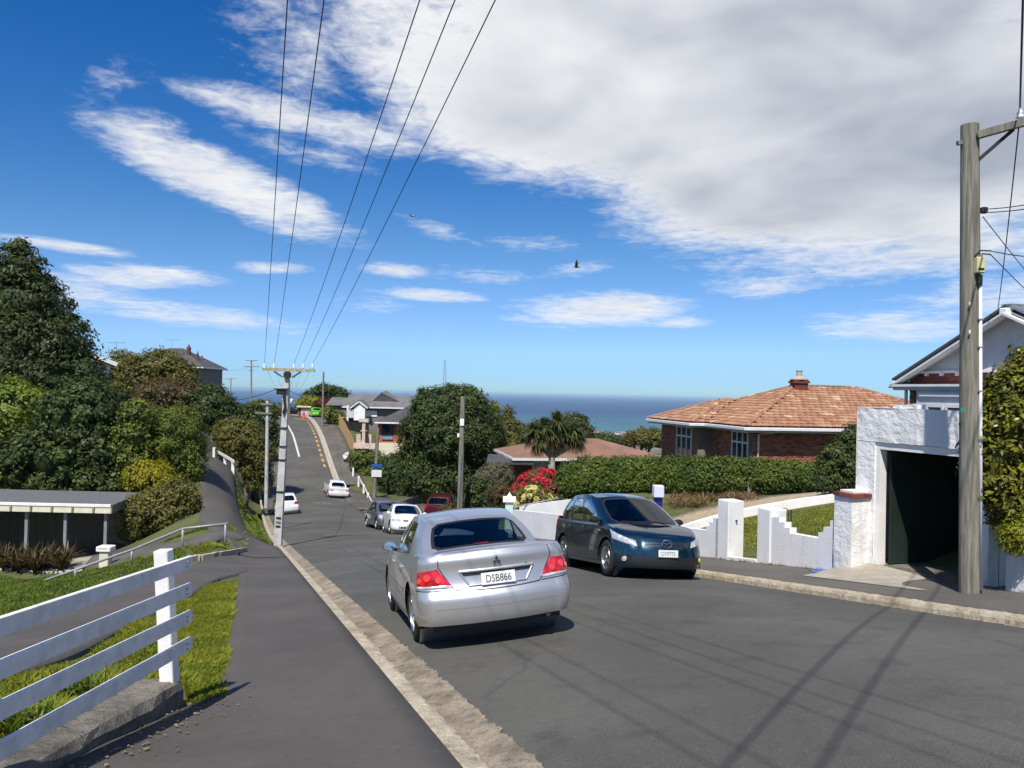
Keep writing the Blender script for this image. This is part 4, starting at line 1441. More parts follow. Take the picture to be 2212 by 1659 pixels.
def silver_sedan():
 hd = math.radians(-14.2)
 f = np.array([math.sin(hd), math.cos(hd)])
 c = np.array([-.25, 9.28]) + f * 1.30
 C, t = build_car(SEDAN, 'silver_sedan', 'silver four door sedan with red tail lamps driving away downhill beside the left kerb', c, hd)
 ac = float(C.arc[38])
 for sd in (1, -1):
  l = C.patch([(sd * .50, .675), (sd * .93, .685), (sd * .92, .825), (sd * .66, .85)], .012, 18, 10, .03, .012).build('tail_lamp', 'lamp_red', t, smooth=True)
  auto_smooth(l, 40)
  for a_, z_, r_ in ((.64, .735, .040), (.76, .765, .046), (.86, .735, .036)):
   q = Vector(C.point(np.array(sd * a_), np.array(z_), .016))
   nn_ = (Vector(C.point(np.array(sd * a_), np.array(z_), .06)) - q).normalized()
   auto_smooth(MB().tube(q - nn_ * .01, q + nn_ * .012, r_, r_ * .8, 14).build('reflector_highlight', 'lamp_bright', l), 30)  # inner lamp discs, their lighter red painted in as bright highlights
  r = C.patch([(sd * .50, .648), (sd * .915, .660), (sd * .93, .684), (sd * .50, .674)], .010, 16, 4, .02, .004).build('reversing_lens', 'lamp_clear', l, smooth=True)
  gap(C, t, line((sd * .47, .62), (sd * .645, .86)) , .010, 'panel_gap')
 gap(C, t, line((.645, .86), (.66, .985), 8), .010)
 gap(C, t, line((-.645, .86), (-.66, .985), 8), .010)
 gap(C, t, [(a, .60 + .02 * (abs(a) / .47) ** 2) for a in np.linspace(-.47, .47, 30)], .012)
 gap(C, t, line((.49, .622), (1.02, .638)), .010)
 gap(C, t, line((-.49, .622), (-1.02, .638)), .010)
 n = C.patch([(-.30, .655), (.30, .655), (.40, .79), (-.40, .79)], .002, 14, 8, .002).build('plate_niche', 'paint_silver', t, smooth=True)
 lip = MB()
 for (a0, z0), (a1, z1) in (((-.31, .652), (.31, .652)), ((.31, .652), (.415, .80)), ((.415, .80), (-.415, .80)), ((-.415, .80), (-.31, .652))):
  q = C.point(np.linspace(a0, a1, 14), np.linspace(z0, z1, 14), .006)
  lip.path([tuple(v) for v in q], .011 if z0 + z1 < 1.5 else .017, 6)
 auto_smooth(lip.build('niche_lip', 'paint_silver', t), 60)
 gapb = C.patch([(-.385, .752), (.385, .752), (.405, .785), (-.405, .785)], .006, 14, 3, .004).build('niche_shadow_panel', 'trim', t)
 pc = Vector(C.point(np.array(0.0), np.array(.70), .022))
 tilt = math.radians(9)
 PM = Matrix.Translation(pc) @ Matrix.Rotation(tilt, 4, 'Y')
 pl = MB().box((-.012, -.185, -.0625), (0, .185, .0625), PM, .004).build('number_plate', 'plate', t)
 tm = text_mesh('DSB866', .108, .0015)
 lo = link('lettering', tm, 'iron', pl)
 lo.matrix_local = PM @ Matrix.Translation((-.0135, 0, -.004)) @ Matrix.Rotation(-math.pi / 2, 4, 'Z') @ Matrix.Rotation(math.pi / 2, 4, 'X') @ Matrix.Diagonal((.80, 1, 1, 1))
 bc = Vector(C.point(np.array(0.0), np.array(.885), .012))
 BM = Matrix.Translation(bc) @ Matrix.Rotation(math.radians(10), 4, 'Y')
 mb = MB()
 for a in (90, 210, 330):
  d = Vector((0, math.cos(math.radians(a)), math.sin(math.radians(a))))
  q = Vector((0, -d.z, d.y))
  v = [d * .003, d * .026 + q * .0155, d * .050, d * .026 - q * .0155]
  vs = [BM @ (p_ + Vector((-.004, 0, 0))) for p_ in v] + [BM @ (p_ + Vector((.006, 0, 0))) for p_ in v]
  mb.add(vs, [(0, 1, 2, 3), (7, 6, 5, 4), (0, 4, 5, 1), (1, 5, 6, 2), (2, 6, 7, 3), (3, 7, 4, 0)])
 mb.build('badge', 'iron', t)
 k = Vector(C.point(np.array(-.33), np.array(.818), .006))
 MB().tube(k, k + Vector((-.008, 0, 0)), .014, .014, 12).build('boot_lock', 'chrome', t)
 gap(C, t, [(a, .44) for a in np.linspace(-.7, .7, 20)], .004, 'bumper_crease', 'paint_silver', .004)
 ex = MB()
 ex.tube((-2.18, -.52, .255), (-1.95, -.52, .26), .026, .026, 12)
 ex.build('exhaust', 'iron', t)
 un = MB().box((-2.02, -.70, .20), (-1.6, .70, .34)).build('rear_valance', 'trim', t)
 hb = C.screen_pt(np.array(0.0), np.array(.045), False)
 MB().box((hb[0] + .06, -.09, hb[2] - .005), (hb[0] + .16, .09, hb[2] + .035), None, .012).build('high_brake_lamp', 'lamp_red', t)
 for sd in (1, -1):
  for x in (-.86, .06, .98):
   a = arc_at(C, x)
   gap(C, t, [(sd * (a + (.10 if x == -.86 and z < .55 else 0)), z) for z in np.linspace(.27, float(C.ztop(x)) - .01, 14)], .007)
  gap(C, t, [(sd * arc_at(C, x), .265) for x in np.linspace(-.85, 1.0, 10)], .008)
  for x in (-.62, .33):
   q = Vector(C.point(np.array(sd * arc_at(C, x)), np.array(.79), .0))
   MB().box((q.x - .09, q.y - .012, q.z - .016), (q.x + .09, q.y + .028 * sd if sd > 0 else q.y + .012, q.z + .016) if sd > 0 else (q.x + .09, q.y + .012, q.z + .016), None, .008).build('door_handle', 'paint_silver', t)
  gap(C, t, [(sd * arc_at(C, x), .52) for x in np.linspace(-.80, .95, 16)], .045, 'rub_strip', 'paint_silver', .008)
 a = arc_at(C, -1.55)
 gap(C, t, [(a - .07, .70), (a + .07, .70), (a + .07, .83), (a - .07, .83), (a - .07, .70)], .006)
 return t
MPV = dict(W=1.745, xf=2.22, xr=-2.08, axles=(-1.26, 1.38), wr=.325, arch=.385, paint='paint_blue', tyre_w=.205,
   bow_r=.12, bow_f=.40, rc=.20, fc=.42, smooth=36,
   top=([-2.4, -2.1, -1.4, -.4, .6, 1.1, 1.5, 1.85, 2.1, 2.3], [1.04, 1.04, 1.00, .965, .945, .935, .90, .825, .74, .68]),
   bot=([-2.4, -1.9, -.9, 1.0, 1.75, 2.3], [.26, .23, .19, .19, .20, .19]),
   side=([0, .12, .35, .6, .8, .92, 1.0], [.95, .985, 1.0, .99, .975, .96, .935]),
   rear=([.2, .35, .5, .7, .95, 1.15], [.08, .01, .0, .02, .05, .09]),
   front=([.15, .24, .38, .5, .58, .66, .76, .86], [.07, .01, 0, .015, .045, .09, .18, .34]),
   cowl=1.16, rear_base=-1.84, A0=1.24, C0=-1.88, A1=.14, C1=-1.55, gh_in=.028, base_in=.06, roof_w=1.27,
   roof_z=([0, .2, .5, .8, 1], [1.43, 1.49, 1.515, 1.50, 1.44]),
   side_open=[(.10, .385, .06, .86, .06, .25, .007, .03), (.405, .66, .06, .86, .02, .18, .007, .03), (.695, .905, .10, .84, .04, .25, .006, .03)],
   seat_x=.0, crown_f=.055, ws_bow=(.34, .16), glass='glass_tint', mirror_u=.14, mirror_paint='trim', spokes=6)
def blue_mpv():
 hd = math.radians(-13.5 + 180)
 f = np.array([math.sin(hd), math.cos(hd)])
 c = np.array([2.62, 14.78]) - f * 1.37
 C, t = build_car(MPV, 'blue_people_carrier', 'dark metallic blue people carrier parked facing uphill in front of the white gate', c, hd)
 fa = float(C.arc[-1])
 for sd in (1, -1):
  l = C.patch([(sd * (fa - 1.08), .685), (sd * (fa - .54), .565), (sd * (fa - .57), .66), (sd * (fa - 1.20), .85)], .010, 18, 8, .03, .015).build('headlamp', 'lamp_clear', t, smooth=True)
  auto_smooth(l, 40)
  C.patch([(sd * (fa - .93), .285), (sd * (fa - .66), .27), (sd * (fa - .68), .40), (sd * (fa - .90), .41)], .004, 8, 5, .02).build('fog_lamp_pocket', 'trim', t)
  q = Vector(C.point(np.array(sd * (fa - .77)), np.array(.345), .006))
  nrm = Vector(C.point(np.array(sd * (fa - .77)), np.array(.345), .05)) - q
  nrm.normalize()
  MB().tube(q, q + nrm * .02, .048, .044, 16).build('fog_lamp', 'lamp_amber' if sd > 0 else 'lamp_clear', t)
  q = C.patch([(sd * arc_at(C, .98), .80), (sd * (arc_at(C, .98) + .05), .80), (sd * (arc_at(C, .98) + .05), .825), (sd * arc_at(C, .98), .825)], .008, 4, 3, .01).build('side_indicator', 'lamp_clear', t)
  for x in (-.98, -.10, 1.02):
   a = arc_at(C, x)
   gap(C, t, [(sd * a, z) for z in np.linspace(.27, float(C.ztop(x)) - .01, 14)], .007)
  gap(C, t, [(sd * arc_at(C, x), .26) for x in np.linspace(-1.0, 1.0, 10)], .008)
  for x in (-.75, .12):
   q = Vector(C.point(np.array(sd * arc_at(C, x)), np.array(.86), .0))
   lo, hi = sorted((q.y - .012 * sd, q.y + .03 * sd))
   MB().box((q.x - .09, lo, q.z - .016), (q.x + .09, hi, q.z + .016), None, .008).build('door_handle', 'paint_blue', t)
  tl = C.patch([(sd * .62, .80), (sd * .98, .80), (sd * .96, 1.06), (sd * .74, 1.06)], .008, 8, 8, .02).build('tail_lamp', 'lamp_red', t, smooth=True)
 C.patch([(fa - .40, .585), (-fa + .40, .585), (-fa + .36, .645), (fa - .36, .645)], .004, 3, 3, .02)
 def front_patch(a, z0, z1, off, nm, mat, nu=18, taper=1.0):
  us = np.linspace(-1, 1, nu)
  rows = []
  for k in np.linspace(0, 1, 5):
   aa = a * (1 + (taper - 1) * k)
   r = []
   for u in us:
    s_ = fa - abs(u) * aa
    q = C.point(np.array(s_ if u >= 0 else -s_), np.array(z0 + (z1 - z0) * k), off)
    r.append(tuple(q))
   rows.append(r)
  return MB().grid(rows).build(nm, mat, t, smooth=True, fix=False)
 front_patch(.42, .575, .64, .004, 'grille', 'trim', taper=.92)
 front_patch(.40, .603, .613, .012, 'grille_bar', 'paint_blue')
 front_patch(.62, .235, .39, .003, 'lower_intake', 'trim', taper=1.05)
 gap(C, t, [(fa - a, .665) if a > 0 else (-(fa + a), .665) for a in []] or [(fa - .5, .66), (fa - .3, .66)], .004)
 bc = Vector(C.point(np.array(fa - .001), np.array(.612), .02))
 BM = Matrix.Translation(bc) @ Matrix.Rotation(math.radians(-14), 4, 'Y')
 b = MB()
 b.path([BM @ Vector((0, .090 * math.cos(q), .068 * math.sin(q))) for q in np.linspace(0, 2 * math.pi, 25)], .013, 6, False)
 b.path([BM @ Vector((0.004, y, z)) for y, z in ((.072, .012), (.035, .020), (0, -.018), (-.035, .020), (-.072, .012))], .010, 6)
 auto_smooth(b.build('badge', 'chrome', t), 60)
 pc = Vector(C.point(np.array(fa - .001), np.array(.455), .022))
 PM = Matrix.Translation(pc)
 pl = MB().box((0, -.185, -.0625), (.012, .185, .0625), PM, .004).build('number_plate', 'plate', t)
 tm = text_mesh('DYF773', .10, .0015)
 lo = link('lettering', tm, 'galv', pl)
 lo.matrix_local = PM @ Matrix.Translation((.0135, 0, -.004)) @ Matrix.Rotation(math.pi / 2, 4, 'Z') @ Matrix.Rotation(math.pi / 2, 4, 'X') @ Matrix.Diagonal((.82, 1, 1, 1))
 w = MB()
 for y0, y1 in ((.45, -.12), (-.1, -.55)):
  a = C.screen_pt(np.array(y0 / .75), np.array(.03), True)
  b_ = C.screen_pt(np.array(y1 / .75), np.array(.09), True)
  w.path([Vector(a) + Vector((.03, 0, .02)), Vector(b_) + Vector((.03, 0, .02))], .008, 5)
 w.build('wiper', 'trim', t)
 e = C.side_pt(np.array(.75), np.array(1.0))
 MB().tube((e[0], 0, 1.62), (e[0] - .05, 0, 1.80), .006, .003, 6).build('aerial', 'trim', t)
 return t
def simple_details(C, t, p, front=True, rear=True, amber=False, plate=True):
 fa = float(C.arc[-1])
 zf, zr = p.get('lamp_z', (.62, .76)), p.get('tail_z', (.72, .90))
 for sd in (1, -1):
  if front:
   C.patch([(sd * (fa - .92), zf[0] + .03), (sd * (fa - .42), zf[0]), (sd * (fa - .45), zf[1] - .03), (sd * (fa - .97), zf[1])], .008, 8, 5, .02).build('headlamp', 'lamp_clear', t, smooth=True)
  if rear:
   C.patch([(sd * .52, zr[0]), (sd * .97, zr[0]), (sd * .95, zr[1]), (sd * .58, zr[1])], .008, 8, 5, .02).build('tail_lamp', p.get('tail', 'lamp_red'), t, smooth=True)
  for x in (-.85, .06, .98):
   gap(C, t, [(sd * arc_at(C, x), z) for z in np.linspace(.30, float(C.ztop(x)) - .01, 8)], .010)
 if front:
  rows = [[tuple(C.point(np.array(s if k >= 0 else -s), np.array(z), .005)) for k, s in ((u, fa - abs(u) * .34) for u in np.linspace(-1, 1, 9))] for z in (zf[0] + .02, zf[0] + .09)]
  MB().grid(rows).build('grille', 'trim', t, fix=False)
  rows = [[tuple(C.point(np.array(s if k >= 0 else -s), np.array(z), .004)) for k, s in ((u, fa - abs(u) * .5) for u in np.linspace(-1, 1, 9))] for z in (.27, .36)]
  MB().grid(rows).build('lower_intake', 'trim', t, fix=False)
  if plate:
   q = Vector(C.point(np.array(fa - .001), np.array(.46), .015))
   MB().box((0, -.18, -.06), (.012, .18, .06), Matrix.Translation(q), .003).build('number_plate', 'plate', t)
 if rear:
  q = Vector(C.point(np.array(0.001), np.array(p.get('plate_z', .62)), .015))
  MB().box((-.012, -.18, -.06), (0, .18, .06), Matrix.Translation(q), .003).build('number_plate', 'plate', t)
  gap(C, t, [(a, p.get('bumper_z', .60)) for a in np.linspace(-.9, .9, 12)], .014)
HATCH = dict(SEDAN, xr=-1.88, xf=2.05, axles=(-1.18, 1.27), paint='paint_white', lod=1, rim='steel_cover',
    top=([-2.4, -1.9, -1.5, -.6, .4, 1.0, 1.6, 1.95, 2.2], [.95, .95, .95, .93, .905, .89, .80, .70, .62]),
    rear=([.2, .3, .42, .56, .62, .70, .85, .95, 1.0], [.09, .03, .005, .0, .035, .06, .07, .09, .12]),
    rear_base=-1.60, C0=-1.64, C1=-1.36, base_in=.05, roof_w=1.15, rw_bow=(-.1, -.08),
    side_open=[(.10, .41, .05, .88, .05, .22, .008, .03), (.44, .72, .05, .88, .03, .2, .008, .03)], roof_z=([0, .25, .55, .85, 1], [1.38, 1.44, 1.46, 1.44, 1.40]))
ESTATE = dict(SEDAN, W=1.83, xr=-2.45, xf=2.40, axles=(-1.42, 1.45), paint='paint_white', lod=1, rim='steel_cover', wr=.315,
    top=([-2.5, -2.2, -1.5, -.6, .4, 1.0, 1.6, 2.1, 2.45], [.97, .97, .95, .93, .91, .90, .84, .76, .66]),
    cowl=1.1, A0=1.12, A1=.35, C0=-1.30, C1=-.86, rear_base=-1.28, roof_w=1.22, bow_r=.10)
WSEDAN = dict(SEDAN, W=1.72, paint='paint_white', lod=1, lamp_z=(.56, .70), rim='steel_cover')
GHATCH = dict(HATCH, paint='paint_greyblue', lamp_z=(.58, .80), roof_w=1.14)
def other_cars():
 def at(s, w):
  x, y = xy(s, w)
  return (float(x), float(y))
 C, t = build_car(WSEDAN, 'white_sedan', 'white sedan with a slim dark grille coming uphill with a grey car close behind it', at(32.9, 2.05), math.radians(-18 + 180 + 3))
 simple_details(C, t, WSEDAN)
 C, t = build_car(GHATCH, 'grey_hatchback', 'grey blue hatchback coming uphill close behind a white sedan', at(39.6, 2.3), math.radians(-18 + 180 - 4))
 simple_details(C, t, GHATCH)
 C, t = build_car(ESTATE, 'white_saloon', 'white saloon standing at the kerb near the white guard rail and sign pole', at(70.2, 2.75), math.radians(-20))
 simple_details(C, t, dict(ESTATE, tail_z=(.70, .80), bumper_z=.62))
 C, t = build_car(HATCH, 'white_hatchback', 'white hatchback at the left kerb behind the pale concrete pole', at(56.6, -2.2), math.radians(-19))
 simple_details(C, t, dict(HATCH, tail_z=(.74, .92)))
 g = dict(SEDAN, W=1.62, paint='paint_green', lod=2, rim='steel_cover')
 C, t = build_car(g, 'green_car', 'small bright green car parked beside the orange cone at the crest', at(118.5, 4.9), math.radians(-22))
 simple_details(C, t, g, front=False)
 m = dict(SEDAN, paint='paint_maroon', lod=2, rim='steel_cover')
 x = P(594, 893, 128)
 C, t = build_car(m, 'maroon_car', 'dark maroon car crossing the road end just beyond the concrete pole', (x.x, x.y), math.radians(-75))
 simple_details(C, t, m)
 d = dict(SEDAN, paint='paint_dark', lod=2, rim='steel_cover')
 x = P(634, 893, 131)
 C, t = build_car(d, 'dark_car', 'dark car on the far cross road next to the white give way sign', (x.x, x.y), math.radians(100))
 simple_details(C, t, d)
 x = P(762, 1000, 88)
 C, t = build_car(dict(HATCH, lod=2), 'white_parked_car', 'white car with only its nose showing past the hedge on the far footpath', (x.x + .8, x.y + .4), math.radians(-100))
 simple_details(C, t, HATCH, rear=False)
 r = dict(MPV, W=1.70, paint='paint_maroon', lod=1, glass='glass_tint', tail_z=(.92, 1.22), mirror_paint='paint_maroon')
 x = P(940, 1110, 48)
 gz = P(940, 1074, 48).z - 1.5
 C, t = build_car(r, 'red_people_carrier', 'dark red people carrier with tall red tail lamps half hidden behind shrubs', (x.x + .4, x.y + 2.0), math.radians(8), ground=lambda a, b: gz)
 for sd in (1, -1):
  C.patch([(sd * .66, .78), (sd * .95, .78), (sd * .93, 1.05), (sd * .70, 1.05)], .01, 6, 8, .02).build('tail_lamp', 'lamp_red', t, smooth=True)
silver_sedan()
blue_mpv()
other_cars()
# ------------------------------------------------------------------ vegetation tools
def unit(rng, n):
 v = rng.normal(size=(n, 3))
 return v / np.linalg.norm(v, axis=1, keepdims=True)
def blobs_px(y, items, deep=1.0):
 """items (px, py, rx, ry[, dy]) in picture units at distance y -> centres and radii in metres"""
 k = y / FPX
 out = []
 for it in items:
  dy = it[4] if len(it) > 4 else 0.0
  c = P(it[0], it[1], y + dy)
  out.append((np.array(c), np.array([it[2] * k, it[2] * k * deep, it[3] * k])))
 return out
def leaf_mesh(name, blobs, n_clump, per, clump_r, leaf, mat, seed, up=0.35, aspect=0.5, core=0.74, low=-0.75, droop=0.0, flat=0.8, scatter=(.80, 1.04)):
 rng = np.random.default_rng(seed)
 C = np.array([b[0] for b in blobs])
 R = np.array([b[1] for b in blobs])
 wgt = (R[:, 0] * R[:, 1] + R[:, 0] * R[:, 2] + R[:, 1] * R[:, 2])
 wgt = wgt / wgt.sum()
 cp, cn = [], []
 tries = 0
 while len(cp) < n_clump and tries < 40:
  tries += 1
  m = n_clump * 2
  bi = rng.choice(len(blobs), m, p=wgt)
  d = unit(rng, m)
  rad = rng.uniform(scatter[0], scatter[1], m)
  q = C[bi] + d * R[bi] * rad[:, None]
  ok = d[:, 2] > low
  for j in range(len(blobs)):
   e = (((q - C[j]) / R[j]) ** 2).sum(1)
   ok &= ~((bi != j) & (e < .68))
  for a, b in zip(q[ok], (d / R[bi])[ok]):
   cp.append(a)
   cn.append(b / np.linalg.norm(b))
 cp, cn = np.array(cp[:n_clump]), np.array(cn[:n_clump])
 nc = len(cp)
 cr = clump_r * rng.uniform(.6, 1.35, nc)
 cv = rng.uniform(0, 1, nc)
 ci = np.repeat(np.arange(nc), per)
 n = len(ci)
 off = unit(rng, n) * (rng.uniform(0, 1, n) ** .45)[:, None]
 off[:, 2] *= flat
 pos = cp[ci] + off * cr[ci, None]
 pos[:, 2] -= droop * np.abs(off[:, 0]) * cr[ci]
 nrm = cn[ci] * .55 + off * .8 + np.array([0, 0, up]) + rng.normal(size=(n, 3)) * .38
 nrm /= np.linalg.norm(nrm, axis=1, keepdims=True)
 t = np.cross(nrm, unit(rng, n))
 t /= np.linalg.norm(t, axis=1, keepdims=True)
 b = np.cross(nrm, t)
 L = leaf * rng.uniform(.65, 1.35, n)[:, None]
 Wd = L * aspect
 v = np.stack([pos - t * L * .5, pos + b * Wd * .5 + nrm * L * .06, pos + t * L * .5, pos - b * Wd * .5 + nrm * L * .06], 1).reshape(-1, 3)
 f = np.arange(n * 4).reshape(n, 4)
 at = np.repeat(np.clip(.5 * cv[ci] + .5 * rng.uniform(0, 1, n), 0, 1), 4)
 if core:
  vs, fs, b0 = [v], [f], len(v)
  for c, r in zip(C, R):
   nu, nv = 12, 7
   th = np.linspace(0, 2 * np.pi, nu, endpoint=False)
   ph = np.linspace(.02, np.pi - .02, nv)
   T_, P_ = np.meshgrid(th, ph)
   lump = 1 + .10 * np.sin(3 * T_ + c[0]) * np.sin(4 * P_ + c[1])
   g = np.stack([np.cos(T_) * np.sin(P_) * lump, np.sin(T_) * np.sin(P_) * lump, np.cos(P_) * lump], -1) * r * core + c
   ii = np.arange(nu * nv).reshape(nv, nu) + b0
   q = np.stack([ii[:-1], np.roll(ii[:-1], -1, 1), np.roll(ii[1:], -1, 1), ii[1:]], -1).reshape(-1, 4)
   vs.append(g.reshape(-1, 3))
   fs.append(q)
   b0 += nu * nv
  at = np.r_[at, np.full(b0 - len(v), .3)]
  v, f = np.concatenate(vs), np.concatenate(fs)
 return np_mesh(name, v, f, mat, at)
def plant(name, label, cat, blobs, mat, seed, n_clump=300, per=36, clump_r=.35, leaf=.12, trunk=True, group=None, base=None, part='crown', bark='bark', **kw):
 C = np.mean([b[0] for b in blobs], axis=0)
 lo = min(b[0][2] - b[1][2] for b in blobs)
 if base is None:
  base = Vector((C[0], C[1], h(C[0], C[1])))
 t = thing(name, label, cat, base, None, group)
 me = leaf_mesh(part, blobs, n_clump, per, clump_r, leaf, mat, seed, **kw)
 o = link(part, me, None, t, world=True)
 if trunk:
  mb = MB()
  b0 = Vector(base) - Vector((0, 0, .15))
  hgt = max(C[2] - base[2], .3)
  r0 = max(.04, hgt * .045)
  fork = Vector((base[0] * .7 + C[0] * .3, base[1] * .7 + C[1] * .3, base[2] + hgt * .45))
  mb.path([b0, b0.lerp(fork, .5) + Vector((r0 * .4, 0, 0)), fork], [r0 * 1.25, r0, r0 * .85], 9)
  for c, r in blobs[:7]:
   cc = Vector(c)
   mid = fork.lerp(cc, .5) + Vector((0, 0, .08 * hgt))
   mb.path([fork, mid, cc + Vector((0, 0, r[2] * .3))], [r0 * .7, r0 * .45, r0 * .15], 7)
  mb.build('trunk', bark, t, world=True, smooth=True)
 return t
def in_poly(x, y, poly):
 poly = np.array(poly, float)
 ins = np.zeros(len(x), bool)
 j = len(poly) - 1
 for i in range(len(poly)):
  c = ((poly[i, 1] > y) != (poly[j, 1] > y)) & (x < (poly[j, 0] - poly[i, 0]) * (y - poly[i, 1]) / (poly[j, 1] - poly[i, 1] + 1e-12) + poly[i, 0])
  ins ^= c
  j = i
 return ins
def grass_patch(name, poly, n, hgt, mat, seed, lean=.5, wid=.010, zoff=-.05, thin=None):
 rng = np.random.default_rng(seed)
 poly = np.array(poly, float)
 lo, hi = poly.min(0), poly.max(0)
 xs, ys = [], []
 while sum(len(a) for a in xs) < n:
  x, y = rng.uniform(lo[0], hi[0], n), rng.uniform(lo[1], hi[1], n)
  k = in_poly(x, y, poly)
  xs.append(x[k])
  ys.append(y[k])
 x, y = np.concatenate(xs)[:n], np.concatenate(ys)[:n]
 z = H(x, y) + zoff
 u = np.sin(x * 2.1 + 1.3 * np.sin(y * 1.7)) * np.sin(y * 2.6 + .8 * np.sin(x * 3.1))
 L = hgt * (.75 + .35 * u) * rng.uniform(.5, 1.5, n)
 a = rng.uniform(0, 2 * np.pi, n)
 d = np.stack([np.cos(a), np.sin(a), np.zeros(n)], 1)
 ln = rng.uniform(.1, 1, n) * lean
 side = np.stack([-np.sin(a), np.cos(a), np.zeros(n)], 1) * (wid * rng.uniform(.6, 1.4, n))[:, None]
 b = np.stack([x, y, z], 1)
 m = b + d * (L * ln * .35)[:, None] + np.array([0, 0, 1.0]) * (L * .62)[:, None]
 t = b + d * (L * ln)[:, None] + np.array([0, 0, 1.0]) * (L * (1 - .35 * ln))[:, None]
 v = np.stack([b - side, b + side, m + side * .8, t, ], 1).reshape(-1, 3)
 f = np.arange(n * 4).reshape(n, 4)
 at = np.repeat(np.clip(rng.uniform(0, 1, n) * .75 + .25 * (u > .2), 0, 1), 4)
 return tag(link(name, np_mesh(name, v, f, mat, at)), kind='stuff')
def blade_tuft(mb_list, rng, base, n, length, spread, width, up=1.0, sag=.6, seg=4):
 """sword leaves arching out of one point"""
 for _ in range(n):
  a = rng.uniform(0, 2 * np.pi)
  d = np.array([math.cos(a), math.sin(a), 0])
  L = length * rng.uniform(.6, 1.15)
  sp = spread * rng.uniform(.25, 1.1)
  w = width * rng.uniform(.7, 1.2)
  sd = np.array([-math.sin(a), math.cos(a), 0])
  pts = []
  for k in range(seg + 1):
   s = k / seg
   p = np.array(base) + d * L * sp * s ** 1.3 + np.array([0, 0, 1]) * L * (up * s - sag * sp * s ** 2.2)
   ww = w * (1 - s ** 2.5) * .5 + .001
   pts.append((p - sd * ww, p + sd * ww))
  mb_list.append(pts)
def blades_mesh(name, blades, mat, seed):
 rng = np.random.default_rng(seed)
 v, f, at = [], [], []
 for pts in blades:
  b = len(v)
  r = rng.uniform(0, 1)
  for l, q in pts:
   v += [l, q]
   at += [r, r]
  for k in range(len(pts) - 1):
   f.append((b + 2 * k, b + 2 * k + 1, b + 2 * k + 3, b + 2 * k + 2))
 return np_mesh(name, np.array(v), np.array(f), mat, np.array(at))
def lay_pieces(parent, name, mesh_mb, mats_list, mat, maxn=300, stuff_name=None, jitter=None):
 """mesh_mb: MB of one piece; mats_list: its placements (world). nearest `maxn` become objects, the rest one joined part"""
 mats_list = sorted(mats_list, key=lambda m: m.translation.length)
 me = mesh_mb.mesh(name)
 me.materials.append(MATS[mat])
 top = parent if parent.parent is None else parent.parent
 inv = mat_of(top).inverted() if parent is top else Matrix.Identity(4)
 for M in mats_list[:maxn]:
  o = bpy.data.objects.new(name, me)
  COL.objects.link(o)
  o.parent = parent
  o.matrix_parent_inverse = inv
  o.matrix_basis = M
 rest = mats_list[maxn:]
 if rest:
  V = np.array([(*v, 1.0) for v in mesh_mb.v])
  F = [f for f in mesh_mb.f if len(f) == 4] + [(f[0], f[1], f[2], f[2]) for f in mesh_mb.f if len(f) == 3]
  tri = []
  for f in mesh_mb.f:
   for k in range(1, len(f) - 1):
    tri.append((f[0], f[k], f[k + 1]))
  F = np.array(tri)
  vs = np.concatenate([(V @ np.array(M).T)[:, :3] for M in rest])
  fs = np.concatenate([F + i * len(V) for i in range(len(rest))])
  rng = np.random.default_rng(len(rest))
  at = np.repeat(rng.uniform(0, 1, len(rest)), len(V))
  tag(link(stuff_name or name + 's_beyond', np_mesh(stuff_name or name, vs, fs, mat, at), None, parent, world=True), kind='stuff')
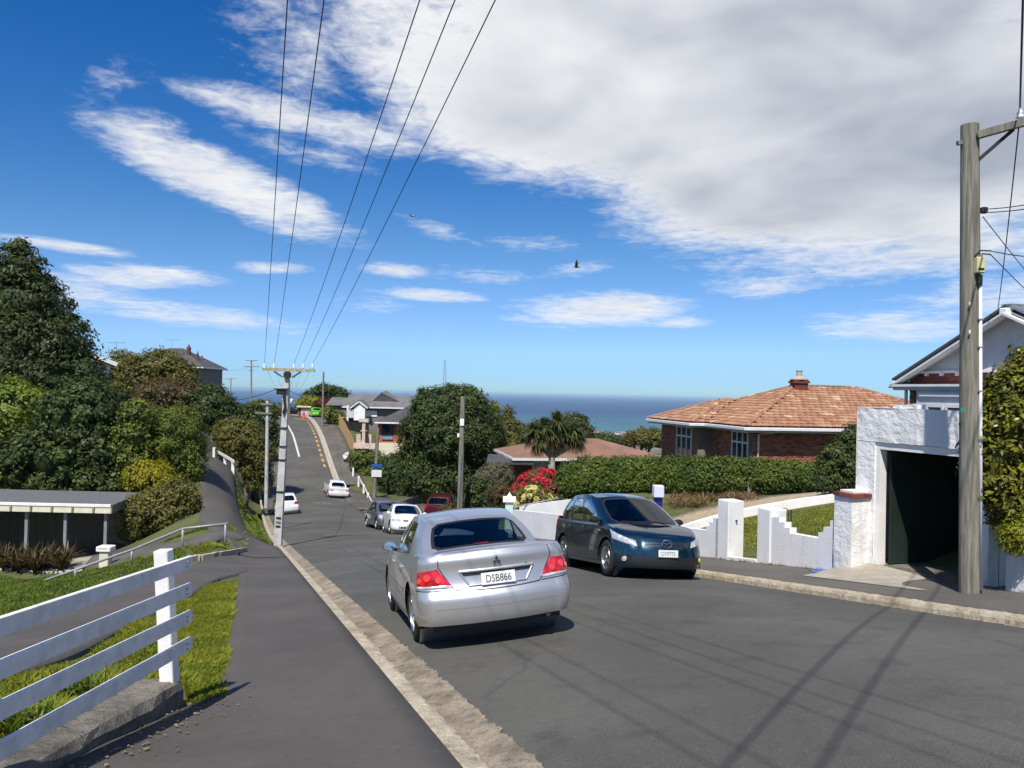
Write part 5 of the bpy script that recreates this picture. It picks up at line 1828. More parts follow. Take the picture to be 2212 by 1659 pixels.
# ------------------------------------------------------------------ left side
def fence_left():
 t = thing('board_fence', 'white four rail timber fence standing on the low concrete wall by the footpath', 'fence', P(378, 1462, 5.9))
 tr = [1200.1, 1258.1, 1317.0, 1374.7]
 tl = [1332.6, 1425.3, 1513.6, 1600.5]
 for a, b in zip(tr, tl):
  R = P(412, a, 6.0)
  L = P(0, b, 3.9)
  d = (R - L).normalized()
  A = L - d * 1.6
  mb = MB()
  dn = Vector((0, 0, -.048))
  mb.bar(A + dn, R + dn, .032, .096, (0, 0, 1), .004)
  mb.build('rail', 'fence_paint', t, world=True)
  for dz in (-.03, -.066):
   c = P(381, a, 5.86)
   c = Vector((R.x + .016, 5.9, R.z + (L.z - R.z) * (6.0 - 5.9) / (R.y - L.y) + dz))
   MB().tube(c, c + Vector((.006, 0, 0)), .007, .006, 8).build('bolt', 'galv', t, world=True)
 top, bot = P(366, 1188, 5.93), P(379, 1466, 5.93)
 mb = MB()
 ax = (top - bot).normalized()
 off = Vector((-.045, .0, 0))
 mb.bar(bot - ax * .1 + off, top + off, .105, .105, (0.05, 1, 0), .006)
 mb.build('post', 'white_paint', t, world=True)
 b2 = P(-250, 1560, 3.3)
 mb = MB()
 mb.bar(b2 + Vector((-.1, 0, -.7)), b2 + Vector((-.1, 0, .75)), .105, .105, (0.05, 1, 0), .006)
 mb.build('post', 'white_paint', t, world=True)
 w = thing('retaining_wall', 'low weathered concrete wall carrying the white timber fence', 'wall', P(400, 1530, 6.0))
 rng = np.random.default_rng(5)
 rows = []
 for y in np.arange(2.2, 6.12, .14):
  k = (y - 2.2) / 3.9
  zt = -1.84 - .36 * ((y - 3.2) / 2.9)
  xo = -2.40 - .01 * math.sin(y * 3)
  j = rng.normal(0, .006, 8)
  rows.append([(xo + j[0] + .015, y, -3.1), (xo + j[1], y, zt - .07 + j[2]), (xo - .03 + j[3], y, zt - .012), (xo - .07, y, zt + j[4]),
      (xo - .20, y, zt + .004 + j[5]), (xo - .42, y, zt - .01), (xo - .45, y, zt - .06 + j[6]), (xo - .46, y, -3.1)])
 mb = MB()
 mb.grid(rows)
 mb.add(rows[-1], [tuple(range(8))])
 mb.build('wall', 'old_concrete', w, world=True)
 rng = np.random.default_rng(12)
 n = 260
 y = rng.uniform(3.6, 6.3, n)
 x = -2.36 + np.abs(rng.normal(0, .16, n))
 z = H(x, y) + .006
 a = rng.uniform(0, 6.28, n)
 s = rng.uniform(.004, .016, n)
 v = np.stack([np.stack([x + s * np.cos(a + q), y + s * np.sin(a + q), z + rng.uniform(0, .008, n)], 1) for q in (0, 1.3, 3.1, 4.5)], 1).reshape(-1, 3)
 tag(link('leaf_litter', np_mesh('leaf_litter', v, np.arange(n * 4).reshape(n, 4), 'leaf_dry', np.repeat(rng.uniform(0, 1, n), 4))), kind='stuff')
def handrail():
 t = thing('handrail', 'grey pipe handrail running up the slope beside the lower driveway', 'handrail', G(395, 1190))
 pts = [P(98, 1253, 22.5), P(160, 1232, 22.8), P(290, 1186, 23), P(395, 1142, 23), P(492, 1131, 23)]
 MB().path(pts, .036, 8).build('rail', 'pipe_paint', t, world=True, smooth=True)
 for px, py in ((163, 1231), (285, 1188), (395, 1142), (487, 1132)):
  a = P(px, py, 23 if px > 200 else 22.8)
  g = h(a.x, a.y)
  MB().tube((a.x, a.y, g - .1), a, .033, .033, 8).build('post', 'pipe_paint', t, world=True, smooth=True)
 e = thing('concrete_edging', 'low concrete edging below the grey pipe handrail', 'edging', G(470, 1200))
 pts = [gxy(410 + 8 * k, 1211 - 1.4 * k) for k in range(16)]
 mb = MB()
 for a, b in zip(pts[:-1], pts[1:]):
  mb.bar((*a, h(*a) + .01), (*b, h(*b) + .01), .12, .16)
 mb.build('edge', 'pale_concrete', e, world=True)
 l = thing('letterbox', 'white letterbox on a cream pillar beside the carport', 'letterbox', G(228, 1226))
 g = G(228, 1224)
 yy = 28.0
 c = P(228, 1215, yy)
 gz = h(c.x, c.y)
 top = P(228, 1177, yy).z
 mb = MB().box((c.x - .16, c.y - .16, gz - .1), (c.x + .16, c.y + .16, top - .22), None, .02)
 mb.build('pillar', 'cream_paint', l, world=True)
 mb = MB().box((c.x - .25, c.y - .22, top - .22), (c.x + .25, c.y + .22, top - .03), None, .03)
 b = mb.build('box', 'white_paint', l, world=True)
 MB().box((c.x - .15, c.y - .225, top - .10), (c.x + .15, c.y - .215, top - .085)).build('slot', 'black_paint', b, world=True)
def carport():
 g0 = h(-19, 32)
 t = thing('carport', 'flat roofed carport with a cream bracketed fascia and dark open bay', 'carport', (-19, 32.5, g0))
 f = P(240, 1091, 32)
 zt, xr = f.z, f.x
 y0, y1 = 32.0, 35.2
 xl = -26.0
 mb = MB()
 mb.add([(xl, y0, zt + .02), (xr + .05, y0, zt + .0), (xr - .25, y1, zt + .10), (xl, y1, zt + .12),
   (xl, y0, zt - .06), (xr + .05, y0, zt - .06), (xr - .25, y1, zt + .03), (xl, y1, zt + .03)],
   [(0, 1, 2, 3), (7, 6, 5, 4), (0, 4, 5, 1), (1, 5, 6, 2), (2, 6, 7, 3), (3, 7, 4, 0)])
 mb.build('roof', 'galv', t, world=True)
 for i, (za, zb, dy) in enumerate(((.03, -.09, -.05), (-.09, -.22, -.02), (-.22, -.34, -.03))):
  MB().box((xl, y0 + dy, zt + zb), (xr, y0 + .03, zt + za - .004), None, .006).build('fascia_board', ('white_paint', 'cream_paint', 'cream_paint')[i], t, world=True)
 mb = MB()
 mb.add([(xr, y0, zt - .34), (xr, y0, zt - .0), (xr - .3, y1, zt + .02), (xr - .3, y1, zt - .30), (xr + .04, y0, zt - .34), (xr + .04, y0, zt), (xr - .26, y1, zt + .02), (xr - .26, y1, zt - .30)],
   [(0, 1, 2, 3), (7, 6, 5, 4), (0, 4, 5, 1), (1, 5, 6, 2), (2, 6, 7, 3), (3, 7, 4, 0)])
 mb.build('barge_board', 'timber_grey', t, world=True)
 for px in (28, 106, 188, 268, 350):
  x = P(px * .555 + 10, 1100, y0).x
  MB().box((x - .06, y0 - .075, zt - .33), (x + .02, y0 - .052, zt - .07), None, .01).build('bracket', 'timber_grey', t, world=True)
 for px in (58, 142, 229):
  x = P(px, 1130, y0 + .25).x
  gz = h(x, y0 + .25)
  MB().box((x - .06, y0 + .2, gz - .2), (x + .06, y0 + .32, zt - .2)).build('post', 'pipe_paint', t, world=True)
 gz = h(-20, 35)
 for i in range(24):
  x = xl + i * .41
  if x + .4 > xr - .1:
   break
  MB().box((x, y1 - .12, gz - .3), (x + .395, y1 - .08, zt)).build('wall_board', 'green_door', t, world=True)  # dark-stained boards, their near-black colour standing in for the bay's deep shade
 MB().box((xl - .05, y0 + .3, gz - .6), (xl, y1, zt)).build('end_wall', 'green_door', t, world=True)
 s = thing('paling_screen', 'short grey paling screen beside the carport', 'fence', P(262, 1150, 35.3))
 for i in range(12):
  q = P(236 + i * 4.2, 1103 + i * .8, 35.0 - i * .03)
  MB().box((q.x - .038, q.y, q.z - 1.35), (q.x + .034, q.y + .03, q.z)).build('paling', 'timber_grey', s, world=True)
 q0, q1 = P(234, 1120, 35.1), P(284, 1130, 34.8)
 MB().bar(q0, q1, .04, .08).build('rail', 'timber_grey', s, world=True)
 rng = np.random.default_rng(31)
 fl = thing('flax_bush', 'wide clump of bronze brown flax in front of the carport', 'flax', G(70, 1226))
 bl = []
 for px in np.linspace(-15, 142, 15):
  c = P(px, 1222, 29.6 + rng.uniform(-.6, .6))
  blade_tuft(bl, rng, (c.x, c.y, h(c.x, c.y) - .05), 46, 1.25, .75, .085, 1.0, .75, 5)
 link('leaves', blades_mesh('leaves', bl, 'leaf_flax', 3), None, fl, world=True)
def hip_house(t, cx, cy, z0, ze, wx, wy, rise, rot, wall_mat, roof_mat, over=.5, ridge_along='x', fascia='gutter_paint', split=True):
 """box walls with a hip roof; returns the local frame"""
 M = Matrix.Translation((cx, cy, 0)) @ Matrix.Rotation(rot, 4, 'Z')
 hx, hy = wx / 2, wy / 2
 mb = MB()
 mb.box((-hx, -hy, z0), (hx, hy, ze), M)
 wall = mb.build('wall', wall_mat, t, world=True)
 ex, ey = hx + over, hy + over
 if ridge_along == 'x':
  r0, r1 = (-ex + ey, 0), (ex - ey, 0)
 else:
  r0, r1 = (0, -ey + ex), (0, ey - ex)
 zr = ze + rise
 A, B, C_, D = (-ex, -ey, ze), (ex, -ey, ze), (ex, ey, ze), (-ex, ey, ze)
 E, F_ = (r0[0], r0[1], zr), (r1[0], r1[1], zr)
 if ridge_along == 'x':
  faces = [(A, B, F_, E), (C_, D, E, F_), (D, A, E), (B, C_, F_)]
 else:
  faces = [(A, B, E), (C_, D, F_), (D, A, E, F_), (B, C_, F_, E)]
 mb = MB()
 for fc in faces:
  mb.slab([M @ Vector(p) for p in fc], .07)
 roof = mb.build('roof', roof_mat, t, world=True)
 mb = MB()
 for a, b in ((A, B), (B, C_), (C_, D), (D, A)):
  a2, b2 = Vector(a), Vector(b)
  mb.bar(M @ (a2 + Vector((0, 0, -.07))), M @ (b2 + Vector((0, 0, -.07))), .10, .16)
 mb.build('gutter', fascia, roof, world=True)
 mb = MB()
 mb.box((-ex + .06, -ey + .06, ze - .16), (ex - .06, ey - .06, ze - .13), M)
 mb.build('soffit', 'soffit', roof, world=True)
 return M, wall, roof
def window(t, M, x0, x1, z0, z1, y, bars=1, mat='white_paint', out=-1, transom=None, glass='glass_house'):
 """framed window on a wall facing local -y (out=-1)"""
 fw = .07
 fr = MB()
 d0, d1 = sorted((y + out * .05, y - out * .03))
 fr.box((x0, d0, z0), (x0 + fw, d1, z1), M)
 fr.box((x1 - fw, d0, z0), (x1, d1, z1), M)
 fr.box((x0 + fw, d0, z1 - fw), (x1 - fw, d1, z1), M)
 fr.box((x0 - .04, d0 + out * .03, z0 - .05), (x1 + .04, d1, z0 + .02), M)
 for k in range(1, bars + 1):
  x = x0 + (x1 - x0) * k / (bars + 1)
  fr.box((x - .035, d0 + .006, z0 + .02), (x + .035, d1, z1 - fw), M)
 if transom:
  fr.box((x0 + fw, d0 + .004, transom - .04), (x1 - fw, d1, transom + .04), M)
 w = fr.build('window', mat, t, world=True)
 zs = [z0 + .02, z1 - fw] if not transom else [z0 + .02, transom - .04, transom + .04, z1 - fw]
 for k in range(bars + 1):
  xa = x0 + (x1 - x0) * k / (bars + 1) + (.035 if k else fw)
  xb = x0 + (x1 - x0) * (k + 1) / (bars + 1) - (.035 if k < bars else fw)
  for a, b in zip(zs[::2], zs[1::2]):
   d = y + out * .012
   MB().add([M @ Vector((xa, d, a)), M @ Vector((xb, d, a)), M @ Vector((xb, d, b)), M @ Vector((xa, d, b))], [(0, 1, 2, 3)]).build('pane', glass, w, world=True, fix=False)
 return w
def houses_left():
 y = 105
 pk = P(353, 751, y + 4)
 ev = P(440, 793, y)
 hw = 5.2
 t = thing('hip_roof_house', 'grey house with a dark hip roof and two thin chimneys above the olive trees', 'house', (ev.x - hw, y + 4, h(ev.x - hw, y + 4)))
 M, wall, roof = hip_house(t, ev.x - hw - .3, y + 4.5, -2.5, ev.z, 2 * hw - .6, 8.0, pk.z - ev.z, math.radians(0), 'grey_wall', 'dark_roof', .55)
 window(wall, M, 2.4, 3.9, ev.z - 2.0, ev.z - .75, -4.0, 1, 'cream_paint', glass='curtain')
 window(wall, M, -2.4, -.9, ev.z - 2.0, ev.z - .75, -4.0, 1)
 MB().box((2.3, -4.12, ev.z - .72), (4.1, -3.98, ev.z - .55), M).build('window_hood', 'cream_paint', wall, world=True)
 for px, top, r in ((408, 748, .22), (427, 762, .12)):
  q = P(px, top, y + 3)
  mb = MB().box((q.x - r, q.y - r, ev.z + .2), (q.x + r, q.y + r, q.z - .12))
  c = mb.build('chimney', 'dark_brick_far', roof, world=True)
  MB().tube((q.x, q.y, q.z - .12), (q.x, q.y, q.z + .2), r * .7, r * .6, 10).build('chimney_pot', 'red_roof' if px == 408 else 'grey_wall', c, world=True) if False else MB().tube((q.x, q.y, q.z - .12), (q.x, q.y, q.z + .2), r * .7, r * .6, 10).build('chimney_pot', 'red_roof', roof, world=True)
 y = 62
 c = P(240, 815, y)
 zt = P(244, 783, y).z
 t = thing('white_house', 'corner of a white house with a red roof beside the tall dark conifer', 'house', (c.x - 3, y + 3, h(c.x - 3, y + 3)))
 Mh = Matrix.Translation((c.x, y, 0)) @ Matrix.Rotation(math.radians(31), 4, 'Z')
 MB().box((-6, 0, -5), (-.2, 6, zt), Mh).build('wall', 'weatherboard', t, world=True)
 mb = MB()
 V3 = lambda *q: Mh @ Vector(q)
 mb.slab([V3(.35, -.5, zt - .05), V3(.35, 6.5, zt - .05), V3(-3.1, 6.5, zt + 1.3), V3(-3.1, -.5, zt + 1.3)], .10)
 mb.slab([V3(-3.1, -.5, zt + 1.3), V3(-3.1, 6.5, zt + 1.3), V3(-6.5, 6.5, zt), V3(-6.5, -.5, zt)], .10)
 mb.build('roof', 'red_roof', t, world=True)
 MB().bar(V3(.36, -.54, zt - .16), V3(-3.1, -.54, zt + 1.18), .05, .3).build('barge_board', 'white_paint', t, world=True)
 MB().bar(V3(-3.1, -.54, zt + 1.18), V3(-6.5, -.54, zt - .1), .05, .3).build('barge_board', 'white_paint', t, world=True)
 MB().box((-6, -.06, zt - .55), (-.1, -.01, zt - .35), Mh).build('trim_board', 'white_paint', t, world=True)
 t = thing('guard_rail', 'short white timber guard rail along the edge of the upper lane', 'railing', G(490, 1005))
 top = [P(462, 975, 60), P(472, 957, 64), P(473, 978, 56), P(504, 998, 50)]
 MB().bar(P(465, 966, 60), P(474, 953, 66), .06, .16).build('rail', 'white_paint', t, world=True)
 MB().bar(P(467, 974, 57), P(505, 997, 48.5), .06, .17).build('rail', 'white_paint', t, world=True)
 for px, py, yy in ((462, 968, 60), (474, 956, 65), (486, 985, 53), (503, 997, 49)):
  q = P(px, py, yy)
  g = h(q.x, q.y)
  MB().box((q.x - .09, q.y, q.z - 1.0), (q.x + .09, q.y + .12, q.z + .05)).build('post', 'white_paint', t, world=True)
fence_left()
handrail()
carport()
houses_left()
# ------------------------------------------------------------------ right side
def sp(s, w, z):
 x, y = xy(s, w)
 return Vector((float(x), float(y), z))
def s_of_px(px, w, py=1150):
 """street coordinate s where the direction px meets the vertical plane at offset w"""
 d = ray(px, py)
 r = d[0] / d[1]
 y = (w + P0[0] * N[0] + P0[1] * N[1]) / (r * N[0] + N[1])
 x = r * y
 return float((x - P0[0]) * U[0] + (y - P0[1]) * U[1]), float(y)
def zfoot(s):
 return float(zroad(s, 3.75)) + .145
def sbox(mb, s0, s1, w0, w1, z0, z1):
 """box aligned with the street; z0/z1 may be pairs (at s0, at s1)"""
 z0 = z0 if isinstance(z0, tuple) else (z0, z0)
 z1 = z1 if isinstance(z1, tuple) else (z1, z1)
 v = []
 for s, i in ((s0, 0), (s1, 1)):
  for w in (w0, w1):
   v += [sp(s, w, z0[i]), sp(s, w, z1[i])]
 mb.add(v, [(0, 1, 3, 2), (4, 6, 7, 5), (0, 4, 5, 1), (2, 3, 7, 6), (1, 5, 7, 3), (0, 2, 6, 4)])
 return mb
WW = 5.50
def rough(o, amp=.012, cuts=0, seed=0):
 """knock the edges of a masonry mesh about"""
 bm = bmesh.new()
 bm.from_mesh(o.data)
 if cuts:
  bmesh.ops.subdivide_edges(bm, edges=bm.edges, cuts=cuts, use_grid_fill=True)
 rng = random.Random(seed)
 from mathutils import noise
 for v in bm.verts:
  n = noise.noise_vector(v.co * 2.7) * amp + noise.noise_vector(v.co * 9.0) * amp * .6
  v.co += n
 bm.to_mesh(o.data)
 bm.free()
 return o
def white_walls():
 t = thing('garden_wall', 'low white wall running downhill from the gate behind the blue people carrier', 'wall', sp(15, WW, zfoot(15)))
 sL, _ = s_of_px(1548, WW)
 sE, _ = s_of_px(1107, WW)
 zt = lambda s: -3.29 - (s - s_of_px(1489, WW)[0]) * .1115
 mb = MB()
 n = 22
 ss = np.linspace(sL, sE, n)
 for a, b in zip(ss[:-1], ss[1:]):
  sbox(mb, a, b, WW + .02, WW + .20, (zfoot(a) - .3, zfoot(b) - .3), (zt(a), zt(b)))
 mb.build('wall', 'plaster_fine', t, world=True)
 st = MB()
 for i, (d, hgt) in enumerate(((.0, .30), (.20, .20), (.36, .10))):
  a = sL + d
  sbox(st, a, a + (.20, .16, .14)[i], WW + .022, WW + .198, (zt(a) - .05,) * 2, (zt(a) + hgt,) * 2)
 st.build('stepped_end', 'plaster_fine', t, world=True)
 for nm, lab, px0, px1, topy, dd in (('gate_post', 'taller white square gate post on the downhill side of the opening', 1548, 1573, 1083, .42), ('gate_post', 'shorter white square gate post beside the stepped wall', 1635, 1663, 1102, .42)):
  a, y = s_of_px(px1, WW)
  b = a + .45
  zt_ = P(px1, topy, y).z
  q = thing(nm, lab, 'gate post', sp((a + b) / 2, WW + .2, zfoot(a)), None, 'posts of the white gate')
  mb = MB()
  sbox(mb, a, b, WW, WW + dd, zfoot(b) - .3, zt_)
  o = mb.build('post', 'plaster_fine', q, world=True)
  bm = bmesh.new()
  bm.from_mesh(o.data)
  bmesh.ops.bevel(bm, geom=bm.edges[:], offset=.015, segments=2, affect='EDGES')
  bm.to_mesh(o.data)
  bm.free()
  mb = MB()
  mb.tube(sp(a - .01, WW + .2, zt_ - .45), sp(a - .05, WW + .2, zt_ - .45), .02, .02, 8)
  mb.build('hinge', 'iron', q, world=True)
 a, _ = s_of_px(1663, WW)
 b, _ = s_of_px(1573, WW)
 q = thing('gate_threshold', 'white painted concrete threshold between the gate posts', 'step', sp((a + b) / 2, WW + .1, zfoot(a)))
 mb = MB()
 sbox(mb, a + .45, b - .002, WW - .05, WW + .12, (zfoot(a + .45) - .1, zfoot(b) - .1), (zfoot(a + .45) + .07, zfoot(b) + .07))
 mb.build('step', 'white_paint', q, world=True)
 t = thing('stepped_wall', 'low white wall with stepped ends between the gate post and the brick capped pillar', 'wall', sp(8.8, WW, zfoot(8.8)))
 s0, y0 = s_of_px(1663, WW)
 s1, y1 = s_of_px(1808, WW)
 prof = [(1663, 1117), (1680, 1117), (1680, 1128), (1692, 1128), (1692, 1140), (1703, 1140), (1703, 1152), (1765, 1163), (1765, 1150), (1776, 1150), (1776, 1138), (1790, 1138), (1790, 1124), (1808, 1124)]
 mb = MB()
 pts = []
 for px, py in prof:
  s, y = s_of_px(px, WW)
  pts.append((s, P(px, py, y).z))
 poly = [(s0, zfoot(s0) - .3)] + pts + [(s1, zfoot(s1) - .3)]
 lo = [sp(s, WW + .03, z) for s, z in poly]
 hi = [sp(s, WW + .20, z) for s, z in poly]
 n = len(poly)
 mb.add(lo + hi, [tuple(range(n)), tuple(range(2 * n - 1, n - 1, -1))] + [((i + 1) % n, i, n + i, n + (i + 1) % n) for i in range(n)])
 mb.build('wall', 'plaster_fine', t, world=True)
 a, y = s_of_px(1845, WW)
 t = thing('pillar', 'rough white plastered pillar with a brick cap beside the garage', 'pillar', sp(a + .22, WW + .2, zfoot(a)))
 ztop = P(1845, 1076, y).z
 mb = MB()
 sbox(mb, a, a + .46, WW - .06, WW + .46, zfoot(a) - .4, ztop)
 rough(mb.build('shaft', 'plaster', t, world=True), .012, 6)
 for i, (ds, dw) in enumerate(((-.05, -.10), (.12, -.10), (.29, -.10), (-.05, .17), (.12, .17), (.29, .17))):
  mb = MB()
  sbox(mb, a + ds, a + ds + .165, WW + dw, WW + dw + .262, ztop + .004, ztop + .075)
  mb.build('brick', 'brick_dark', t, world=True)
 mb = MB()
 sbox(mb, a + .06, a + .40, WW + .02, WW + .38, ztop + .078, ztop + .115)
 mb.build('cap_mortar', 'white_paint', t, world=True)
 for px, lab in ((1806, 'thin grey conduit up the front of the pillar beside the stepped wall'), (1547, 'thin grey conduit beside the taller gate post')):
  s, y = s_of_px(px, WW - .05)
  t = thing('conduit', lab, 'pipe', sp(s, WW - .03, zfoot(s)))
  MB().tube(sp(s, WW - .03, zfoot(s)), sp(s, WW - .03, P(px, 1128 if px > 1700 else 1120, y).z), .022, .022, 8).build('pipe', 'pipe_paint', t, world=True)
 t = thing('boundary_wall', 'low white wall under the large shrub on the near side of the power pole', 'wall', sp(2, WW, zfoot(2)))
 mb = MB()
 ss = np.linspace(-3.5, 4.3, 12)
 for a, b in zip(ss[:-1], ss[1:]):
  f = lambda q: zfoot(q) + .52 - (q - 4.3) * .02
  sbox(mb, a, b, WW - .02, WW + .18, (zfoot(a) - .3, zfoot(b) - .3), (f(a), f(b)))
 rough(mb.build('wall', 'plaster', t, world=True), .008, 2)
 t = thing('blue_sheet', 'flat bright blue plastic sheet lying on the footpath by the stepped wall', 'litter', G(1770, 1234))
 mb = MB()
 rows = []
 for i in range(7):
  r = []
  for k in range(4):
   q = G(1752 + 36 * (k / 3) + 4 * math.sin(i), 1238 - 7 * (i / 6))
   r.append((q.x, q.y, q.z + .012 + .012 * math.sin(i * 2.1 + k)))
  rows.append(r)
 mb.grid(rows)
 MATS.setdefault('blue_plastic', plain('blue_plastic', (0.04, 0.11, 0.42), 0.3, var=.05))
 mb.build('sheet', 'blue_plastic', t, world=True)
def garage():
 s0, s1 = 4.92, 7.77            # along the street
 w0, w1 = 5.85, 9.6
 ja, jb = 5.2, 7.32
 fl = -2.98
 top, oh = -.12, -.74
 t = thing('garage', 'white rough plastered garage with a dark open doorway set into the bank', 'garage', sp(6, 6, fl))
 def skin(name, sa, sb, za, zb, w=w0, th=.22, mat='plaster', amp=.014):
  mb = MB()
  ns, nz = max(2, int((sb - sa) / .07)), max(2, int((zb - za) / .07))
  rows = [[sp(sa + (sb - sa) * i / ns, w, za + (zb - za) * k / nz) for i in range(ns + 1)] for k in range(nz + 1)]
  mb.grid(rows)
  mb.add([sp(sa, w, za), sp(sa, w + th, za), sp(sa, w + th, zb), sp(sa, w, zb)], [(0, 1, 2, 3)])
  mb.add([sp(sb, w, za), sp(sb, w, zb), sp(sb, w + th, zb), sp(sb, w + th, za)], [(0, 1, 2, 3)])
  mb.add([sp(sa, w, zb), sp(sa, w + th, zb), sp(sb, w + th, zb), sp(sb, w, zb)], [(0, 1, 2, 3)])
  mb.add([sp(sa, w, za), sp(sb, w, za), sp(sb, w + th, za), sp(sa, w + th, za)], [(0, 1, 2, 3)])
  o = mb.build(name, mat, t, world=True)
  return rough(o, amp)
 skin('pier', jb, s1, fl - .5, oh)
 skin('pier', s0, ja, fl - .5, oh)
 skin('parapet', s0, s1, oh, top)
 skin('parapet_block', 6.35, 6.92, top - .002, top + .075, w0 + .02, .18, 'plaster', .02)
 mb = MB()
 sbox(mb, jb - .10, jb - .002, w0 + .03, w0 + .19, fl, oh - .002)
 mb.build('door_jamb', 'white_paint', t, world=True)
 mb = MB()
 sbox(mb, ja + .002, ja + .10, w0 + .03, w0 + .19, fl, oh - .002)
 mb.build('door_jamb', 'white_paint', t, world=True)
 mb = MB()
 sbox(mb, ja + .10, jb - .10, w0 + .03, w0 + .19, oh - .13, oh - .002)
 mb.build('door_head', 'white_paint', t, world=True)
 for a, b in ((s0, s0 + .18), (s1 - .18, s1)):
  mb = MB()
  sbox(mb, a, b, w0 + .23, w1, fl - .5, oh + .25)
  mb.build('side_wall', 'plaster_fine', t, world=True)
 mb = MB()
 sbox(mb, s0 + .18, s1 - .18, w1 - .2, w1, fl - .5, oh + .25)
 mb.build('back_wall', 'plaster_fine', t, world=True)
 mb = MB()
 sbox(mb, s0 + .01, s1 - .01, w0 + .23, w1, oh + .25, oh + .42)
 mb.build('roof_slab', 'old_concrete', t, world=True)
 mb = MB()
 sbox(mb, s0 + .18, s1 - .18, w0 - .02, w1 - .2, fl - .3, fl)
 mb.build('floor', 'old_concrete', t, world=True)
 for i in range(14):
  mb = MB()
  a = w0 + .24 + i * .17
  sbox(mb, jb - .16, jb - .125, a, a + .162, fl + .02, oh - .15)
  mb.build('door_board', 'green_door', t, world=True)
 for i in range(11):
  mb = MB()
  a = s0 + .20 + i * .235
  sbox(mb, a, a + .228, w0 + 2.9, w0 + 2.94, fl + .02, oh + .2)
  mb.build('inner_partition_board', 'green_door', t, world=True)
 A = [sp(s1 + .05, 5.35, 0), sp(s1 - .2, w0 - .01, 0)]
 rows = []
 for k in range(8):
  f = k / 7
  r = []
  for i in range(12):
   g = i / 11
   s = ja - .25 + (jb + .55 - ja) * g
   w = 4.55 + (w0 + .06 - 4.55) * f
   q = sp(s, w, 0)
   z0 = h(q.x, q.y) + .006
   r.append(sp(s, w, z0 + (fl + .012 - z0) * f ** 1.3))
  rows.append(r)
 mb = MB()
 mb.grid(rows)
 tag(mb.build('garage_apron', 'pale_concrete', smooth=True, fix=False), kind='structure')
def gutter_run(t, pts, name='gutter', mat='gutter_paint', r=.075):
 mb = MB()
 for a, b in zip(pts[:-1], pts[1:]):
  mb.bar(a, b, r * 1.6, r * 1.9, (0, 0, 1), .02)
 return mb.build(name, mat, t, world=True)
